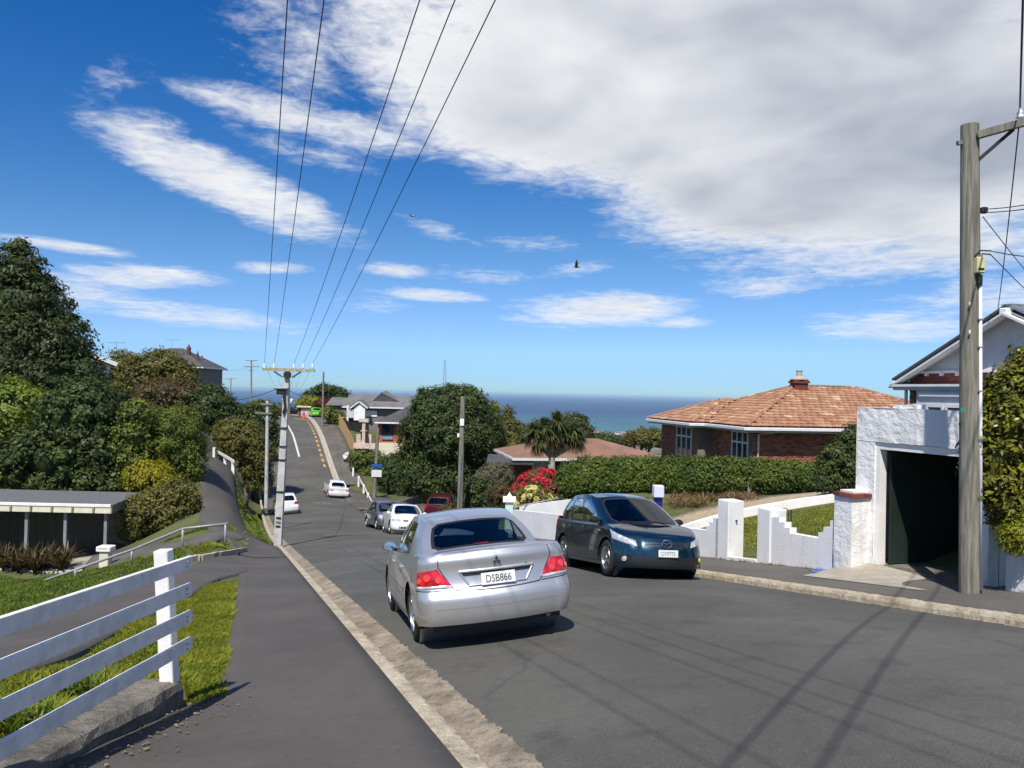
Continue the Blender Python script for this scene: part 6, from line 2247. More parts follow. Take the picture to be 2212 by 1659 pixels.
def orange_house():
 C0 = Vector((10.0, 34.0, 0))
 az = math.radians(-10)
 r = Vector((math.cos(az), -math.sin(az), 0))
 b = Vector((math.sin(az), math.cos(az), 0))
 ze = P(1613, 924, 34.0).z
 L, D = 13.3, 10.0
 pitch = 1.86 / 5.0
 t = thing('brick_bungalow', 'brick bungalow with a lichen spotted orange tile hip roof behind the hedge', 'house', C0 + r * 5 + b * 5 + Vector((0, 0, -4)))
 W3 = lambda a, c, z: C0 + r * a + b * c + Vector((0, 0, z))
 M = Matrix((( r.x, b.x, 0, C0.x), (r.y, b.y, 0, C0.y), (0, 0, 1, 0), (0, 0, 0, 1)))
 over = .62
 z0 = -5.6
 wm = MB()
 wm.box((over, over, z0), (L - over, D - over, ze - .08), M)
 wall = wm.build('wall', 'mortar', t, world=True)
 wing = (-.72, 4.2, 10.3)        # projects left of the main side, from c0 to c1
 wm = MB()
 wm.box((wing[0] + over, wing[1] + over, z0), (over - .002, wing[2] - over, ze - .08), M)
 wall2 = wm.build('wall', 'mortar', t, world=True)
 tanp = pitch
 def rz(d):
  return ze + .02 + d * tanp
 E, Fp = (5.0, 5.0), (L - 5.0, 5.0)
 planes = {
  'front': [(0, 0), (L, 0), Fp, E],
  'left': [(0, D), (0, 0), E],
  'right': [(L, 0), (L, D), Fp],
  'back': [(L, D), (0, D), E, Fp],
 }
 def z_main(a, c):
  return rz(min(a, c, L - a, D - c))
 mb = MB()
 for nm, pl in planes.items():
  mb.slab([W3(a, c, z_main(a, c)) for a, c in pl], .05)
 c0, c1 = wing[1], wing[2]
 hw = (c1 - c0) / 2
 def z_wing(a, c):
  return rz(min(a - wing[0], c - c0, c1 - c))
 ridge_a = wing[0] + hw
 zr = rz(hw)
 tip = (wing[0] + hw, (c0 + c1) / 2)
 mb.slab([W3(wing[0], c1, rz(0)), W3(wing[0], c0, rz(0)), W3(tip[0], tip[1], zr)], .05)
 inner = wing[0] + hw + .8
 mb.slab([W3(wing[0], c0, rz(0)), W3(.0, c0, rz(0)), W3(hw, c0 + hw, zr), W3(tip[0], tip[1], zr)], .05)
 mb.slab([W3(.0, c1, rz(0)), W3(wing[0], c1, rz(0)), W3(tip[0], tip[1], zr), W3(hw, c1 - hw, zr)], .05)
 roof = mb.build('roof', 'brown_roof', t, world=True)
 gw, gl = .30, .335
 tile = MB()
 prof = [(-.5, .012), (-.36, .034), (-.22, .036), (-.10, .012), (.06, .008), (.20, .032), (.36, .034), (.5, .012)]
 rows = []
 for v, lift in ((0.0, .034), (1.06, .004)):
  rows.append([(u * gw, v * gl, hh + lift) for u, hh in prof])
 tile.grid(rows)
 lowr = [(u * gw, 0.0, hh + .012) for u, hh in prof]
 tile.grid([lowr, rows[0]])
 cosp, sinp = math.cos(math.atan(tanp)), math.sin(math.atan(tanp))
 place = []
 rng = random.Random(4)
 def lay(origin, along, inward, length, depth_fn):
  """courses from the eave up; depth_fn(u, d) True where the slope covers"""
  up = inward * cosp + Vector((0, 0, sinp))
  nrm = along.cross(up).normalized()
  if nrm.z < 0:
   nrm = -nrm
  j = 0
  while True:
   d = j * gl * cosp
   if d > 6:
    break
   n = int(length / gw) + 1
   for i in range(n):
    u = (i + .5 * (j % 2)) * gw
    if depth_fn(u, d + gl * .4):
     o = origin + along * u + inward * d + Vector((0, 0, d * tanp + .03)) + nrm * rng.uniform(0, .006)
     a = along * (1 + rng.uniform(-.01, .01))
     R = Matrix(((a.x, up.x, nrm.x, o.x), (a.y, up.y, nrm.y, o.y), (a.z, up.z, nrm.z, o.z), (0, 0, 0, 1)))
     place.append(R)
   j += 1
 zz = Vector((0, 0, ze + .02))
 lay(C0 + zz, r, b, L, lambda u, d: d < 5 and d < u - .1 and d < L - u)
 lay(C0 + zz, b, r, D, lambda u, d: d < 5 and d < u and d < D - u and not (c0 < u < c1 and d < min(u - c0, c1 - u)) and u < 8)
 lay(C0 + r * wing[0] + b * c0 + zz, b, r, c1 - c0, lambda u, d: d < u and d < (c1 - c0) - u)
 lay(C0 + r * wing[0] + b * c0 + zz, r, b, hw + 1.2, lambda u, d: d < u + .05 and d < hw and d > u + wing[0] - .05)
 lay_pieces(roof, 'tile', tile, place, 'tile', 300, 'tiles')
 cap = MB()
 cap.add([(-.11, 0, 0), (-.055, 0, .055), (.055, 0, .055), (.11, 0, 0), (-.10, .42, 0), (-.05, .42, .05), (.05, .42, .05), (.10, .42, 0)],
   [(0, 1, 5, 4), (1, 2, 6, 5), (2, 3, 7, 6), (0, 3, 2, 1)])
 caps = []
 for a_, b_ in (((0, 0), E), (E, Fp), ((L, 0), Fp), ((0, D), E), ((wing[0], c0), tip), ((wing[0], c1), tip)):
  A = W3(a_[0], a_[1], (z_main(*a_) if a_ in ((0, 0), E, Fp, (L, 0), (0, D)) else rz(0)) + .075)
  B = W3(b_[0], b_[1], (z_main(*b_) if b_ in (E, Fp) else zr) + .075)
  d = (B - A)
  n = int(d.length / .38)
  d.normalize()
  sd = d.cross(Vector((0, 0, 1))).normalized()
  upv = sd.cross(d)
  for i in range(n):
   o = A + d * (.38 * i)
   caps.append(Matrix(((sd.x, d.x, upv.x, o.x), (sd.y, d.y, upv.y, o.y), (sd.z, d.z, upv.z, o.z), (0, 0, 0, 1))))
 lay_pieces(roof, 'ridge_capping', cap, caps, 'tile', 300)
 g = -.05
 gutter_run(t, [W3(-.04, -.04, ze + g), W3(L + .04, -.04, ze + g)])
 gutter_run(t, [W3(-.04, -.04, ze + g), W3(-.04, c0 - .04, ze + g)])
 gutter_run(t, [W3(-.04, c0 - .04, ze + g), W3(wing[0] - .04, c0 - .04, ze + g)])
 gutter_run(t, [W3(wing[0] - .04, c0 - .04, ze + g), W3(wing[0] - .04, c1 + .04, ze + g)])
 mb = MB().box((.03, .03, ze - .20), (L - .03, D - .03, ze - .14), M)
 mb.build('soffit', 'soffit', t, world=True)
 mb = MB().box((wing[0] + .03, c0 + .03, ze - .203), (.6, c1 - .03, ze - .143), M)
 mb.build('soffit', 'soffit', t, world=True)
 q = P(1726, 838, 39.5)
 ch = MB()
 zc = P(1726, 821, 39.5).z
 ch.box((q.x - .33, q.y - .33, zc - 1.2), (q.x + .33, q.y + .33, zc - .16))
 ch.box((q.x - .40, q.y - .40, zc - .16), (q.x + .40, q.y + .40, zc - .06))
 ch.box((q.x - .35, q.y - .35, zc - .06), (q.x + .35, q.y + .35, zc + .02))
 c_ = ch.build('chimney', 'brick_dark', t, world=True)
 MB().lathe([(.42, 0), (.38, .06), (.17, .16), (.15, .17)], Matrix.Translation((q.x, q.y, zc + .02)), 12).build('chimney_cap', 'pale_concrete', c_, world=True)
 MB().lathe([(.15, .16), (.14, .40), (.165, .42), (.165, .46), (.11, .46)], Matrix.Translation((q.x, q.y, zc + .02)), 14).build('chimney_pot', 'pale_concrete', c_, world=True)
 bw, bh = .24, .086
 brick = MB().box((-.115, -.012, -.038), (.115, .02, .038))
 def bricks(wall_, a0, a1, zlo, zhi, fixed, axis, holes):
  out = []
  j = 0
  z = zlo
  while z < zhi:
   x = a0 + (.5 * bw if j % 2 else 0)
   while x < a1:
    if not any(h0 - .13 < x < h1 + .13 and hz0 - .05 < z < hz1 + .05 for h0, h1, hz0, hz1 in holes):
     if axis == 'front':
      out.append(M @ Matrix.Translation((x, fixed, z)))
     else:
      out.append(M @ Matrix.Translation((fixed, x, z)) @ Matrix.Rotation(-math.pi / 2, 4, 'Z'))
    x += bw
   z += bh
   j += 1
  lay_pieces(wall_, 'brick', brick, out, 'brick', 150, 'bricks')
 zs = -3.9
 bricks(wall, over + .12, L - 2.5, zs, ze - .25, over, 'front', [])
 holes1 = [(1.0, 2.6, -4.4, ze - .3)]
 bricks(wall, over + .12, c0 + over, zs, ze - .25, over, 'side', holes1)
 wx = wing[0] + over
 holes2 = [(c0 + 1.35, c0 + 3.3, -4.4, ze - .3)]
 bricks(wall2, c0 + over + .12, c1 - over, zs, ze - .25, wx, 'side', holes2)
 S = M @ Matrix.Rotation(math.radians(-90), 4, 'Z')          # local x -> -c, faces local -y = outward (-a)
 MS = M @ Matrix(((0, 1, 0, 0), (-1, 0, 0, 0), (0, 0, 1, 0), (0, 0, 0, 1)))   # local (x, y) -> (a=y, c=-x)
 window(wall, MS, -2.6, -1.0, ze - 2.1, ze - .22, over, 2, 'gutter_paint', -1, ze - .72)
 window(wall2, MS, -(c0 + 3.3), -(c0 + 1.35), ze - 2.1, ze - .22, wx, 2, 'gutter_paint', -1, ze - .72)
 mb = MB()
 mb.path([W3(1.5, -.04, ze - .12), W3(1.3, .2, ze - .2), W3(.86, over - .06, ze - .30), W3(.86, over - .06, -5.0)], .045, 8)
 mb.build('downpipe', 'gutter_paint', t, world=True, smooth=True)
def gable_house():
 az = math.radians(71.7)
 r = Vector((math.cos(az), -math.sin(az), 0))
 b = Vector((math.sin(az), math.cos(az), 0))
 O = P(1965, 870, 19.0)
 O = Vector((O.x, O.y, 0))
 M = Matrix(((r.x, b.x, 0, O.x), (r.y, b.y, 0, O.y), (0, 0, 1, 0), (0, 0, 0, 1)))
 xp, zp = 2.77, 2.0
 xe, ze = -.24, .51
 W_ = 2 * xp
 t = thing('gable_house', 'brick house with a grey weatherboard gable behind the garage', 'house', M @ Vector((3, 2, -2.9)))
 sl = (zp - ze) / (xp - xe)
 zw = ze + sl * .24
 wall = MB().box((0, 0, -3.2), (W_, 9, .70), M).build('wall', 'mortar', t, world=True)
 brick = MB().box((-.115, -.012, -.038), (.115, .02, .038))
 out = []
 j = 0
 z = -.75
 while z < .66:
  x = .12 + (.12 if j % 2 else 0)
  while x < 3.4:
   if not (x > .55 and z < .2):
    out.append(M @ Matrix.Translation((x, -.002, z)))
   x += .24
  z += .086
  j += 1
 lay_pieces(wall, 'brick', brick, out, 'brick_dark', 220, 'bricks')
 zb = .70
 i = 0
 while True:
  z = zb + i * .165
  x0 = (z + .165 - zw) / sl + .02
  x1 = W_ - x0
  if x0 > xp - .12:
   break
  x0 = max(x0 - .06, -.02)
  x1 = W_ - x0
  mb = MB()
  mb.add([M @ Vector(q) for q in [(x0, -.050, z), (x1, -.050, z), (x1, -.022, z + .175), (x0, -.022, z + .175), (x0, -.01, z), (x1, -.01, z), (x1, -.01, z + .175), (x0, -.01, z + .175)]],
    [(0, 1, 2, 3), (0, 4, 5, 1), (1, 5, 6, 2), (3, 2, 6, 7), (0, 3, 7, 4)])
  mb.build('weatherboard', 'weatherboard', t, world=True)
  i += 1
 for k in range(14):
  x = .1 + k * .42
  MB().box((x, -.10, zb - .09), (x + .07, -.03, zb - .002), M).build('dentil', 'gutter_paint', t, world=True)
 MB().box((-.02, -.075, zb - .03), (W_, -.052, zb + .03), M).build('gable_trim', 'gutter_paint', t, world=True)
 fo = .30
 for sgn in (0, 1):
  f = (lambda x: x) if sgn == 0 else (lambda x: W_ - x)
  pts = [(f(xe), -fo, ze), (f(xp), -fo, zp), (f(xp), 9.5, zp), (f(xe), 9.5, ze)]
  p3 = [M @ Vector(q) for q in pts]
  if sgn == 0:
   p3 = p3[::-1]
  mb = MB()
  mb.slab(p3, .05)
  mb.build('roof_slope', 'dark_roof' if sgn == 0 else 'galv', t, world=True)
  a, c = M @ Vector((f(xe - .02), -fo - .02, ze - .16)), M @ Vector((f(xp), -fo - .02, zp - .155))
  MB().bar(a, c, .045, .20, b).build('barge_board', 'gutter_paint', t, world=True)
  MB().slab([M @ Vector(q) for q in ((f(xe + .1), -fo + .02, ze - .05), (f(xp), -fo + .02, zp - .10), (f(xp), -.03, zp - .10), (f(xe + .1), -.03, ze - .05))], .02).build('soffit', 'soffit', t, world=True)
 MB().box((xp - .09, -fo - .10, zp - .19), (xp + .09, -fo + .1, zp - .04), M, .02).build('finial_block', 'white_paint', t, world=True)
 q = M @ Vector((xp, -fo, zp + .02))
 MB().bar(q, M @ Vector((xp, 9.5, zp + .02)), .22, .05).build('ridge_capping', 'galv', t, world=True)
 gutter_run(t, [M @ Vector((xe + .05, -fo, ze - .08)), M @ Vector((xe + .05, 9.4, ze - .08))])
 MB().box((-.19, -.42, .36), (4.6, .0, .415), M).build('bay_roof', 'gutter_paint', t, world=True)
 MB().box((-.13, -.38, .28), (4.6, -.005, .358), M).build('bay_fascia', 'soffit', t, world=True)
 bay = MB()
 bay.box((.50, -.30, -2.6), (4.6, -.004, .278), M)
 bo = bay.build('bay', 'weatherboard', t, world=True)
 MB().box((.62, -.35, .14), (4.5, -.305, .21), M).build('bay_trim', 'gutter_paint', t, world=True)
 for x0, x1 in ((.86, 1.22), (1.385, 2.4)):
  MB().add([M @ Vector(q) for q in ((x0, -.311, -.95), (x1, -.311, -.95), (x1, -.311, -.10), (x0, -.311, -.10))], [(0, 1, 2, 3)]).build('pane', 'glass_house', bo, world=True, fix=False)
  fr = MB()
  for a_, b_ in ((x0 - .06, x0), (x1, x1 + .06)):
   fr.box((a_, -.335, -1.0), (b_, -.308, -.04), M)
  fr.box((x0, -.335, -.10), (x1, -.308, -.04), M)
  fr.build('window_frame', 'gutter_paint', bo, world=True)
 MB().tube(M @ Vector((-.05, -.06, -3)), M @ Vector((-.05, -.06, .3)), .04, .04, 8).build('downpipe', 'gutter_paint', t, world=True)
def brown_house():
 t = thing('brown_roof_house', 'low dark brick house with a broad brown hip roof beyond the cabbage tree', 'house', (5, 53, -8))
 zL = P(1103, 986, 50).z
 ze = zL
 cx, cy = 4.6, 53.6
 rise = P(1349, 948, 54).z - ze
 M, wall, roof = hip_house(t, cx, cy, -9.5, ze, 9.2, 6.8, rise, math.radians(10), 'dark_brick_far', 'brown_roof', .6, 'x')
 window(wall, M, -3.9, -2.6, ze - 1.6, ze - .25, -3.4, 1, glass='curtain')
 window(wall, M, -.6, 1.2, ze - 1.6, ze - .3, -3.4, 2)
 a = P(1051, 997, 49)
 mb = MB()
 mb.slab([(a.x, 48.5, a.z), (a.x + 2.9, 48.8, a.z - .02), (a.x + 2.8, 52.5, a.z + .18), (a.x, 52.5, a.z + .2)], .12)
 mb.build('lean_to_roof', 'dark_roof', t, world=True)
 MB().box((a.x + .1, 48.6, a.z - 2.4), (a.x + .2, 48.7, a.z - .1)).build('lean_to_post', 'timber_grey', t, world=True)
 MB().box((a.x + .1, 51.8, a.z - 2.6), (a.x + 2.8, 51.9, a.z - .02)).build('lean_to_wall', 'beige_wall', t, world=True)
 q = P(1232, 965, 66)
 t2 = thing('pale_gable_house', 'small pale gable end and brick chimney seen over the brown roof', 'house', (q.x, 68, -10))
 MB().box((q.x - 1.6, 67, -11), (q.x + 1.8, 72, q.z - .3)).build('wall', 'beige_wall', t2, world=True)
 mb = MB()
 mb.slab([(q.x - 2.0, 66.6, q.z - .4), (q.x, 66.6, q.z + .7), (q.x, 72.4, q.z + .7), (q.x - 2.0, 72.4, q.z - .4)][::-1], .08)
 mb.slab([(q.x + 2.2, 66.6, q.z - .4), (q.x, 66.6, q.z + .7), (q.x, 72.4, q.z + .7), (q.x + 2.2, 72.4, q.z - .4)], .08)
 mb.build('roof', 'red_roof', t2, world=True)
 MB().add([(q.x - 1.6, 66.98, q.z - .31), (q.x + 1.8, 66.98, q.z - .31), (q.x, 66.98, q.z + .66)], [(0, 1, 2)]).build('gable', 'beige_wall', t2, world=True)
def far_houses():
 y = 108
 t = thing('grey_house', 'grey house with a white framed gabled dormer above the timber fence', 'house', P(800, 930, y))
 zr, ze = P(780, 853, y + 4).z, P(800, 878, y).z
 xl, xr = P(744, 860, y).x, P(905, 860, y).x
 gz = -8.5
 MB().box((xl + .3, y + .4, gz), (xr, y + 8, ze)).build('wall', 'grey_wall', t, world=True)
 mb = MB()
 mb.slab([(xl - .2, y - .2, ze - .1), (xr + .3, y - .2, ze - .1), (xr + .3, y + 4.2, zr), (xl - .2, y + 4.2, zr)], .1)
 mb.slab([(xr + .3, y + 8.6, ze - .1), (xl - .2, y + 8.6, ze - .1), (xl - .2, y + 4.2, zr), (xr + .3, y + 4.2, zr)], .1)
 rf = mb.build('roof', 'grey_roof', t, world=True)
 pk = P(828, 843, y + 3)
 mb = MB()
 a, c = P(797, 868, y), P(863, 868, y)
 mb.slab([(a.x, y + 2, zr - .9), (pk.x, y + 1.5, pk.z - .3), (pk.x, y + 6, pk.z)], .1)
 mb.slab([(pk.x, y + 1.5, pk.z - .3), (c.x, y + 2, zr - .9), (pk.x, y + 6, pk.z)], .1)
 mb.slab([(a.x, y + 2, zr - .9), (c.x, y + 2, zr - .9), (pk.x, y + 1.5, pk.z - .3)], .1)
 mb.build('roof_hip', 'grey_roof', rf, world=True)
 gutter_run(t, [(xl - .25, y - .25, ze - .16), (xr + .3, y - .25, ze - .16)], r=.09)
 p0, p1, pk = P(756, 881, y - 1), P(795, 881, y - 1), P(776, 866, y - 1)
 zb = P(776, 908, y - 1).z
 d = MB()
 xa, xb = P(764, 890, y - 1).x, P(788, 890, y - 1).x
 d.box((xa, y - .9, zb), (xb, y + 1, p0.z))
 d.add([(xa, y - .9, p0.z), (xb, y - .9, p0.z), (pk.x, y - .9, pk.z - .15)], [(0, 1, 2)])
 do = d.build('dormer', 'white_paint', t, world=True)
 for a, c in ((p0, pk), (pk, p1)):
  MB().bar((a.x, y - 1.1, a.z), (c.x, y - 1.1, c.z), .1, .28).build('barge_board', 'white_paint', do, world=True)
  s = 1 if a is p0 else -1
  q = [(a.x, y - 1.2, a.z + .1), (c.x, y - 1.2, c.z + .1), (c.x, y + 2.6, c.z + .1), (a.x, y + 2.6, a.z + .1)]
  MB().slab(q[::-1] if s > 0 else q[::-1], .08).build('dormer_roof', 'grey_roof', do, world=True)
 x0, x1, z0, z1 = P(771, 0, y - 1).x, P(785, 0, y - 1).x, P(0, 903, y - 1).z, P(0, 884, y - 1).z
 I4 = Matrix.Identity(4)
 z0, z1 = P(778, 903, y - 1).z, P(778, 884, y - 1).z
 window(do, I4, x0, x1, z0, z1, y - .95, 0, glass='curtain') if False else None
 MB().add([(x0, y - .93, z0), (x1, y - .93, z0), (x1, y - .93, z1), (x0, y - .93, z1)], [(0, 1, 2, 3)]).build('pane', 'curtain', do, world=True, fix=False)
 q = P(758, 895, y - .6)
 MB().box((q.x - .35, y - .4, zb), (q.x + .35, y - .3, q.z + .9)).build('door', 'black_paint', t, world=True)
 MB().box((q.x - .6, y - .45, zb - .1), (q.x - .36, y - .25, q.z + 1.2)).build('porch_post', 'white_paint', t, world=True)
 MB().box((P(800, 0, y).x, y + .3, P(800, 900, y).z), (P(835, 0, y).x, y + .38, P(835, 888, y).z)).build('white_panel', 'white_paint', t, world=True)
 a, c = P(714, 858, y + 6), P(744, 874, y + 3)
 MB().box((a.x + .4, y + 3.4, gz), (c.x + .4, y + 8, c.z)).build('wing_wall', 'grey_wall', t, world=True)
 mb = MB()
 mb.slab([(a.x, y + 3, c.z - .1), (c.x + .6, y + 3, c.z - .1), (c.x + .6, y + 7, a.z), (a.x, y + 7, a.z)], .1)
 mb.build('wing_roof', 'grey_roof', t, world=True)
 y = 84
 t = thing('orange_brick_house', 'orange brick and cream house with a dark hip roof and porch post', 'house', P(840, 970, y))
 zt, zf = P(868, 873, y + 4).z, P(845, 912, y).z
 x0, x1 = P(823, 911, y).x, P(905, 911, y).x
 gz = P(845, 985, y).z - 6
 MB().box((P(837, 0, y).x, y + .4, P(845, 957, y).z), (x1, y + 7, zf)).build('wall', 'orange_brick_far', t, world=True)
 MB().box((P(834, 0, y).x, y + .3, gz), (x1, y + 7, P(845, 957, y).z - .004)).build('base_wall', 'cream_paint', t, world=True)
 xm = P(900, 880, y).x
 mb = MB()
 mb.slab([(x0 - .6, y - .3, zf), (x1 + .5, y - .3, zf), (xm + .5, y + 3.8, zt), (xm - 1, y + 3.8, zt)], .1)
 mb.slab([(x0 - .6, y + 7.8, zf), (x0 - .6, y - .3, zf), (xm - 1, y + 3.8, zt)], .1)
 mb.slab([(x1 + .5, y - .3, zf), (x1 + .5, y + 7.8, zf), (xm + .5, y + 3.8, zt)], .1)
 mb.build('roof', 'dark_roof', t, world=True)
 gutter_run(t, [(x0 - .6, y - .34, zf - .08), (x1 + .5, y - .34, zf - .08)], r=.09)
 xw0, xw1 = P(846, 0, y).x, P(870, 0, y).x
 window(t, I4, xw0, xw1, P(850, 942, y).z, P(850, 916, y).z, y + .39, 1, 'black_paint')
 MB().box((xw0, y + .28, P(850, 950, y).z), (xw1, y + .37, P(850, 943, y).z)).build('window_box', 'bluegrey', t, world=True)
 xq = P(810, 0, y).x
 MB().box((xq - .16, y - .6, P(812, 962, y).z), (xq + .16, y - .3, P(812, 908, y).z)).build('porch_post', 'pink_stone', t, world=True)
 MB().box((xq - .5, y - .7, P(812, 912, y).z), (xq + .5, y + .3, P(812, 905, y).z)).build('porch_beam', 'pink_stone', t, world=True)
 MB().box((P(790, 0, y).x, y - .8, P(790, 968, y).z), (P(836, 0, y).x, y - .3, P(790, 957, y).z)).build('porch_wall', 'pink_stone', t, world=True)
 y = 104
 t = thing('black_screen_fence', 'long black panel fence below the grey house', 'fence', P(770, 930, y))
 pts = [(742, 909), (770, 914), (797, 920)]
 for (a, b_), (c, d_) in zip(pts[:-1], pts[1:]):
  p, q = P(a, b_, y), P(c, d_, y)
  mb = MB()
  mb.add([(p.x, y, p.z - 1.6), (q.x - .03, y, q.z - 1.6), (q.x - .03, y, q.z), (p.x, y, p.z), (p.x, y + .06, p.z - 1.6), (q.x - .03, y + .06, q.z - 1.6), (q.x - .03, y + .06, q.z), (p.x, y + .06, p.z)],
    [(0, 1, 2, 3), (7, 6, 5, 4), (0, 4, 5, 1), (1, 5, 6, 2), (2, 6, 7, 3), (3, 7, 4, 0)])
  mb.build('panel', 'black_paint', t, world=True)
 t = thing('courtyard_wall', 'pale pink courtyard wall in front of the black panel fence', 'wall', P(785, 955, 92))
 p, q = P(770, 934, 92), P(802, 958, 92)
 MB().box((p.x, 92, q.z - 1.5), (q.x, 92.2, p.z - .2), None).build('wall', 'pink_stone', t, world=True)
 for px, py, yy, lab in ((739, 902, 106, 'black wheelie bin with a yellow lid behind the timber fence top'), (786, 931, 91.5, 'black wheelie bin with a yellow lid against the courtyard wall')):
  c = P(px, py, yy)
  b_ = thing('wheelie_bin', lab, 'bin', (c.x, c.y, c.z - 1.1), None, 'yellow lidded bins')
  MB().add([(c.x - .26, c.y - .3, c.z - 1.1), (c.x + .26, c.y - .3, c.z - 1.1), (c.x + .26, c.y + .25, c.z - 1.1), (c.x - .26, c.y + .25, c.z - 1.1),
     (c.x - .33, c.y - .36, c.z - .05), (c.x + .33, c.y - .36, c.z - .05), (c.x + .33, c.y + .34, c.z - .05), (c.x - .33, c.y + .34, c.z - .05)],
     [(3, 2, 1, 0), (4, 5, 6, 7), (0, 1, 5, 4), (1, 2, 6, 5), (2, 3, 7, 6), (3, 0, 4, 7)]).build('bin_body', 'black_paint', b_, world=True)
  MB().box((c.x - .36, c.y - .4, c.z - .045), (c.x + .36, c.y + .38, c.z + .06), None, .03).build('lid', 'yellow_plastic', b_, world=True)
 t = thing('paling_fence', 'new orange timber paling fence stepping down the far footpath', 'fence', P(755, 985, 92))
 s0, _ = s_of_px(764, 6.35, 985)
 s1, _ = s_of_px(732, 6.35, 905)
 n = int((s1 - s0) / .16)
 pal = MB().box((-.07, -.012, 0), (.07, .012, 1.0), None)
 me = pal.mesh('paling')
 me.materials.append(MATS['timber_new'])
 inv = mat_of(t).inverted()
 for i in range(min(n, 200)):
  s = s0 + i * .16
  px, py = 764 + (732 - 764) * (i / n), 0
  q = sp(s, 6.35, zfoot(s) + .05)
  o = bpy.data.objects.new('paling', me)
  COL.objects.link(o)
  o.parent = t
  o.matrix_parent_inverse = inv
  o.matrix_basis = Matrix.Translation(q) @ Matrix.Rotation(-AX + math.pi / 2, 4, 'Z') @ Matrix.Diagonal((1, 1, 1.75 + .03 * math.sin(i * 7.1), 1))
 t = thing('corner_guard_rail', 'white timber guard rail round the street corner beside the sign pole', 'railing', sp(72, 5.4, zfoot(72)))
 pts = []
 for px, py in ((763, 1012), (775, 1030), (786, 1048), (795, 1066), (805, 1085)):
  s, y = s_of_px(px, 5.4, py)
  pts.append((s, P(px, py, y)))
 for (s, a) in pts:
  g = h(a.x, a.y)
  MB().box((a.x - .085, a.y - .06, min(g, a.z - .9) - .1), (a.x + .085, a.y + .06, a.z + .08)).build('post', 'white_paint', t, world=True)
 for (s, a), (s2, b_) in zip(pts[1:-1], pts[2:]):
  MB().bar(a + Vector((0, -.08, -.08)), b_ + Vector((0, -.08, -.08)), .05, .18).build('rail', 'white_paint', t, world=True)
 q = P(657, 880, 122)
 t = thing('flat_roof_shed', 'small flat roofed shed with a pale fascia behind the orange cone', 'shed', (q.x, q.y + 2, h(q.x, q.y)))
 g = h(q.x, q.y) - .5
 MB().box((q.x - .9, q.y + .2, g), (q.x + .9, q.y + 3, q.z)).build('wall', 'dark_brick_far', t, world=True)
 MB().box((q.x - .5, q.y + .15, g), (q.x + .9, q.y + .19, q.z - .1)).build('door', 'beige_wall', t, world=True)
 MB().box((q.x - 1.1, q.y - .2, q.z), (q.x + 1.1, q.y + 3.3, q.z + .22)).build('fascia', 'cream_paint', t, world=True)
 q = P(656, 896, 116)
 g = h(q.x, q.y)
 t = thing('traffic_cone', 'orange traffic cone on the kerb at the crest of the street', 'cone', (q.x, q.y, g))
 MB().box((q.x - .32, q.y - .32, g), (q.x + .32, q.y + .32, g + .05)).build('base', 'orange_plastic', t, world=True)
 MB().lathe([(.28, 0), (.22, .35)], Matrix.Translation((q.x, q.y, g + .05)), 14).build('cone', 'orange_plastic', t, world=True)
 MB().lathe([(.219, 0), (.15, .32)], Matrix.Translation((q.x, q.y, g + .402)), 14).build('reflective_band', 'petal_pink', t, world=True)
 MB().lathe([(.149, 0), (.06, .36), (.0, .37)], Matrix.Translation((q.x, q.y, g + .724)), 14).build('tip', 'orange_plastic', t, world=True)
 q = P(621, 892, 119)
 g = h(q.x, q.y)
 t = thing('give_way_sign', 'white triangular sign on a white post at the end of the street', 'sign', (q.x, q.y, g))
 zt = P(621, 861, 119).z
 MB().tube((q.x, q.y, g), (q.x, q.y, zt - .4), .14, .14, 8).build('post', 'white_paint', t, world=True)
 mb = MB()
 v = [(q.x - .85, zt), (q.x + .85, zt), (q.x + .12, zt - 1.15), (q.x - .12, zt - 1.15)]
 mb.add([(a, q.y - .12, b_) for a, b_ in v] + [(a, q.y - .15, b_) for a, b_ in v], [(0, 1, 2, 3), (7, 6, 5, 4), (0, 4, 5, 1), (1, 5, 6, 2), (2, 6, 7, 3), (3, 7, 4, 0)])
 mb.build('plate', 'white_paint', t, world=True)
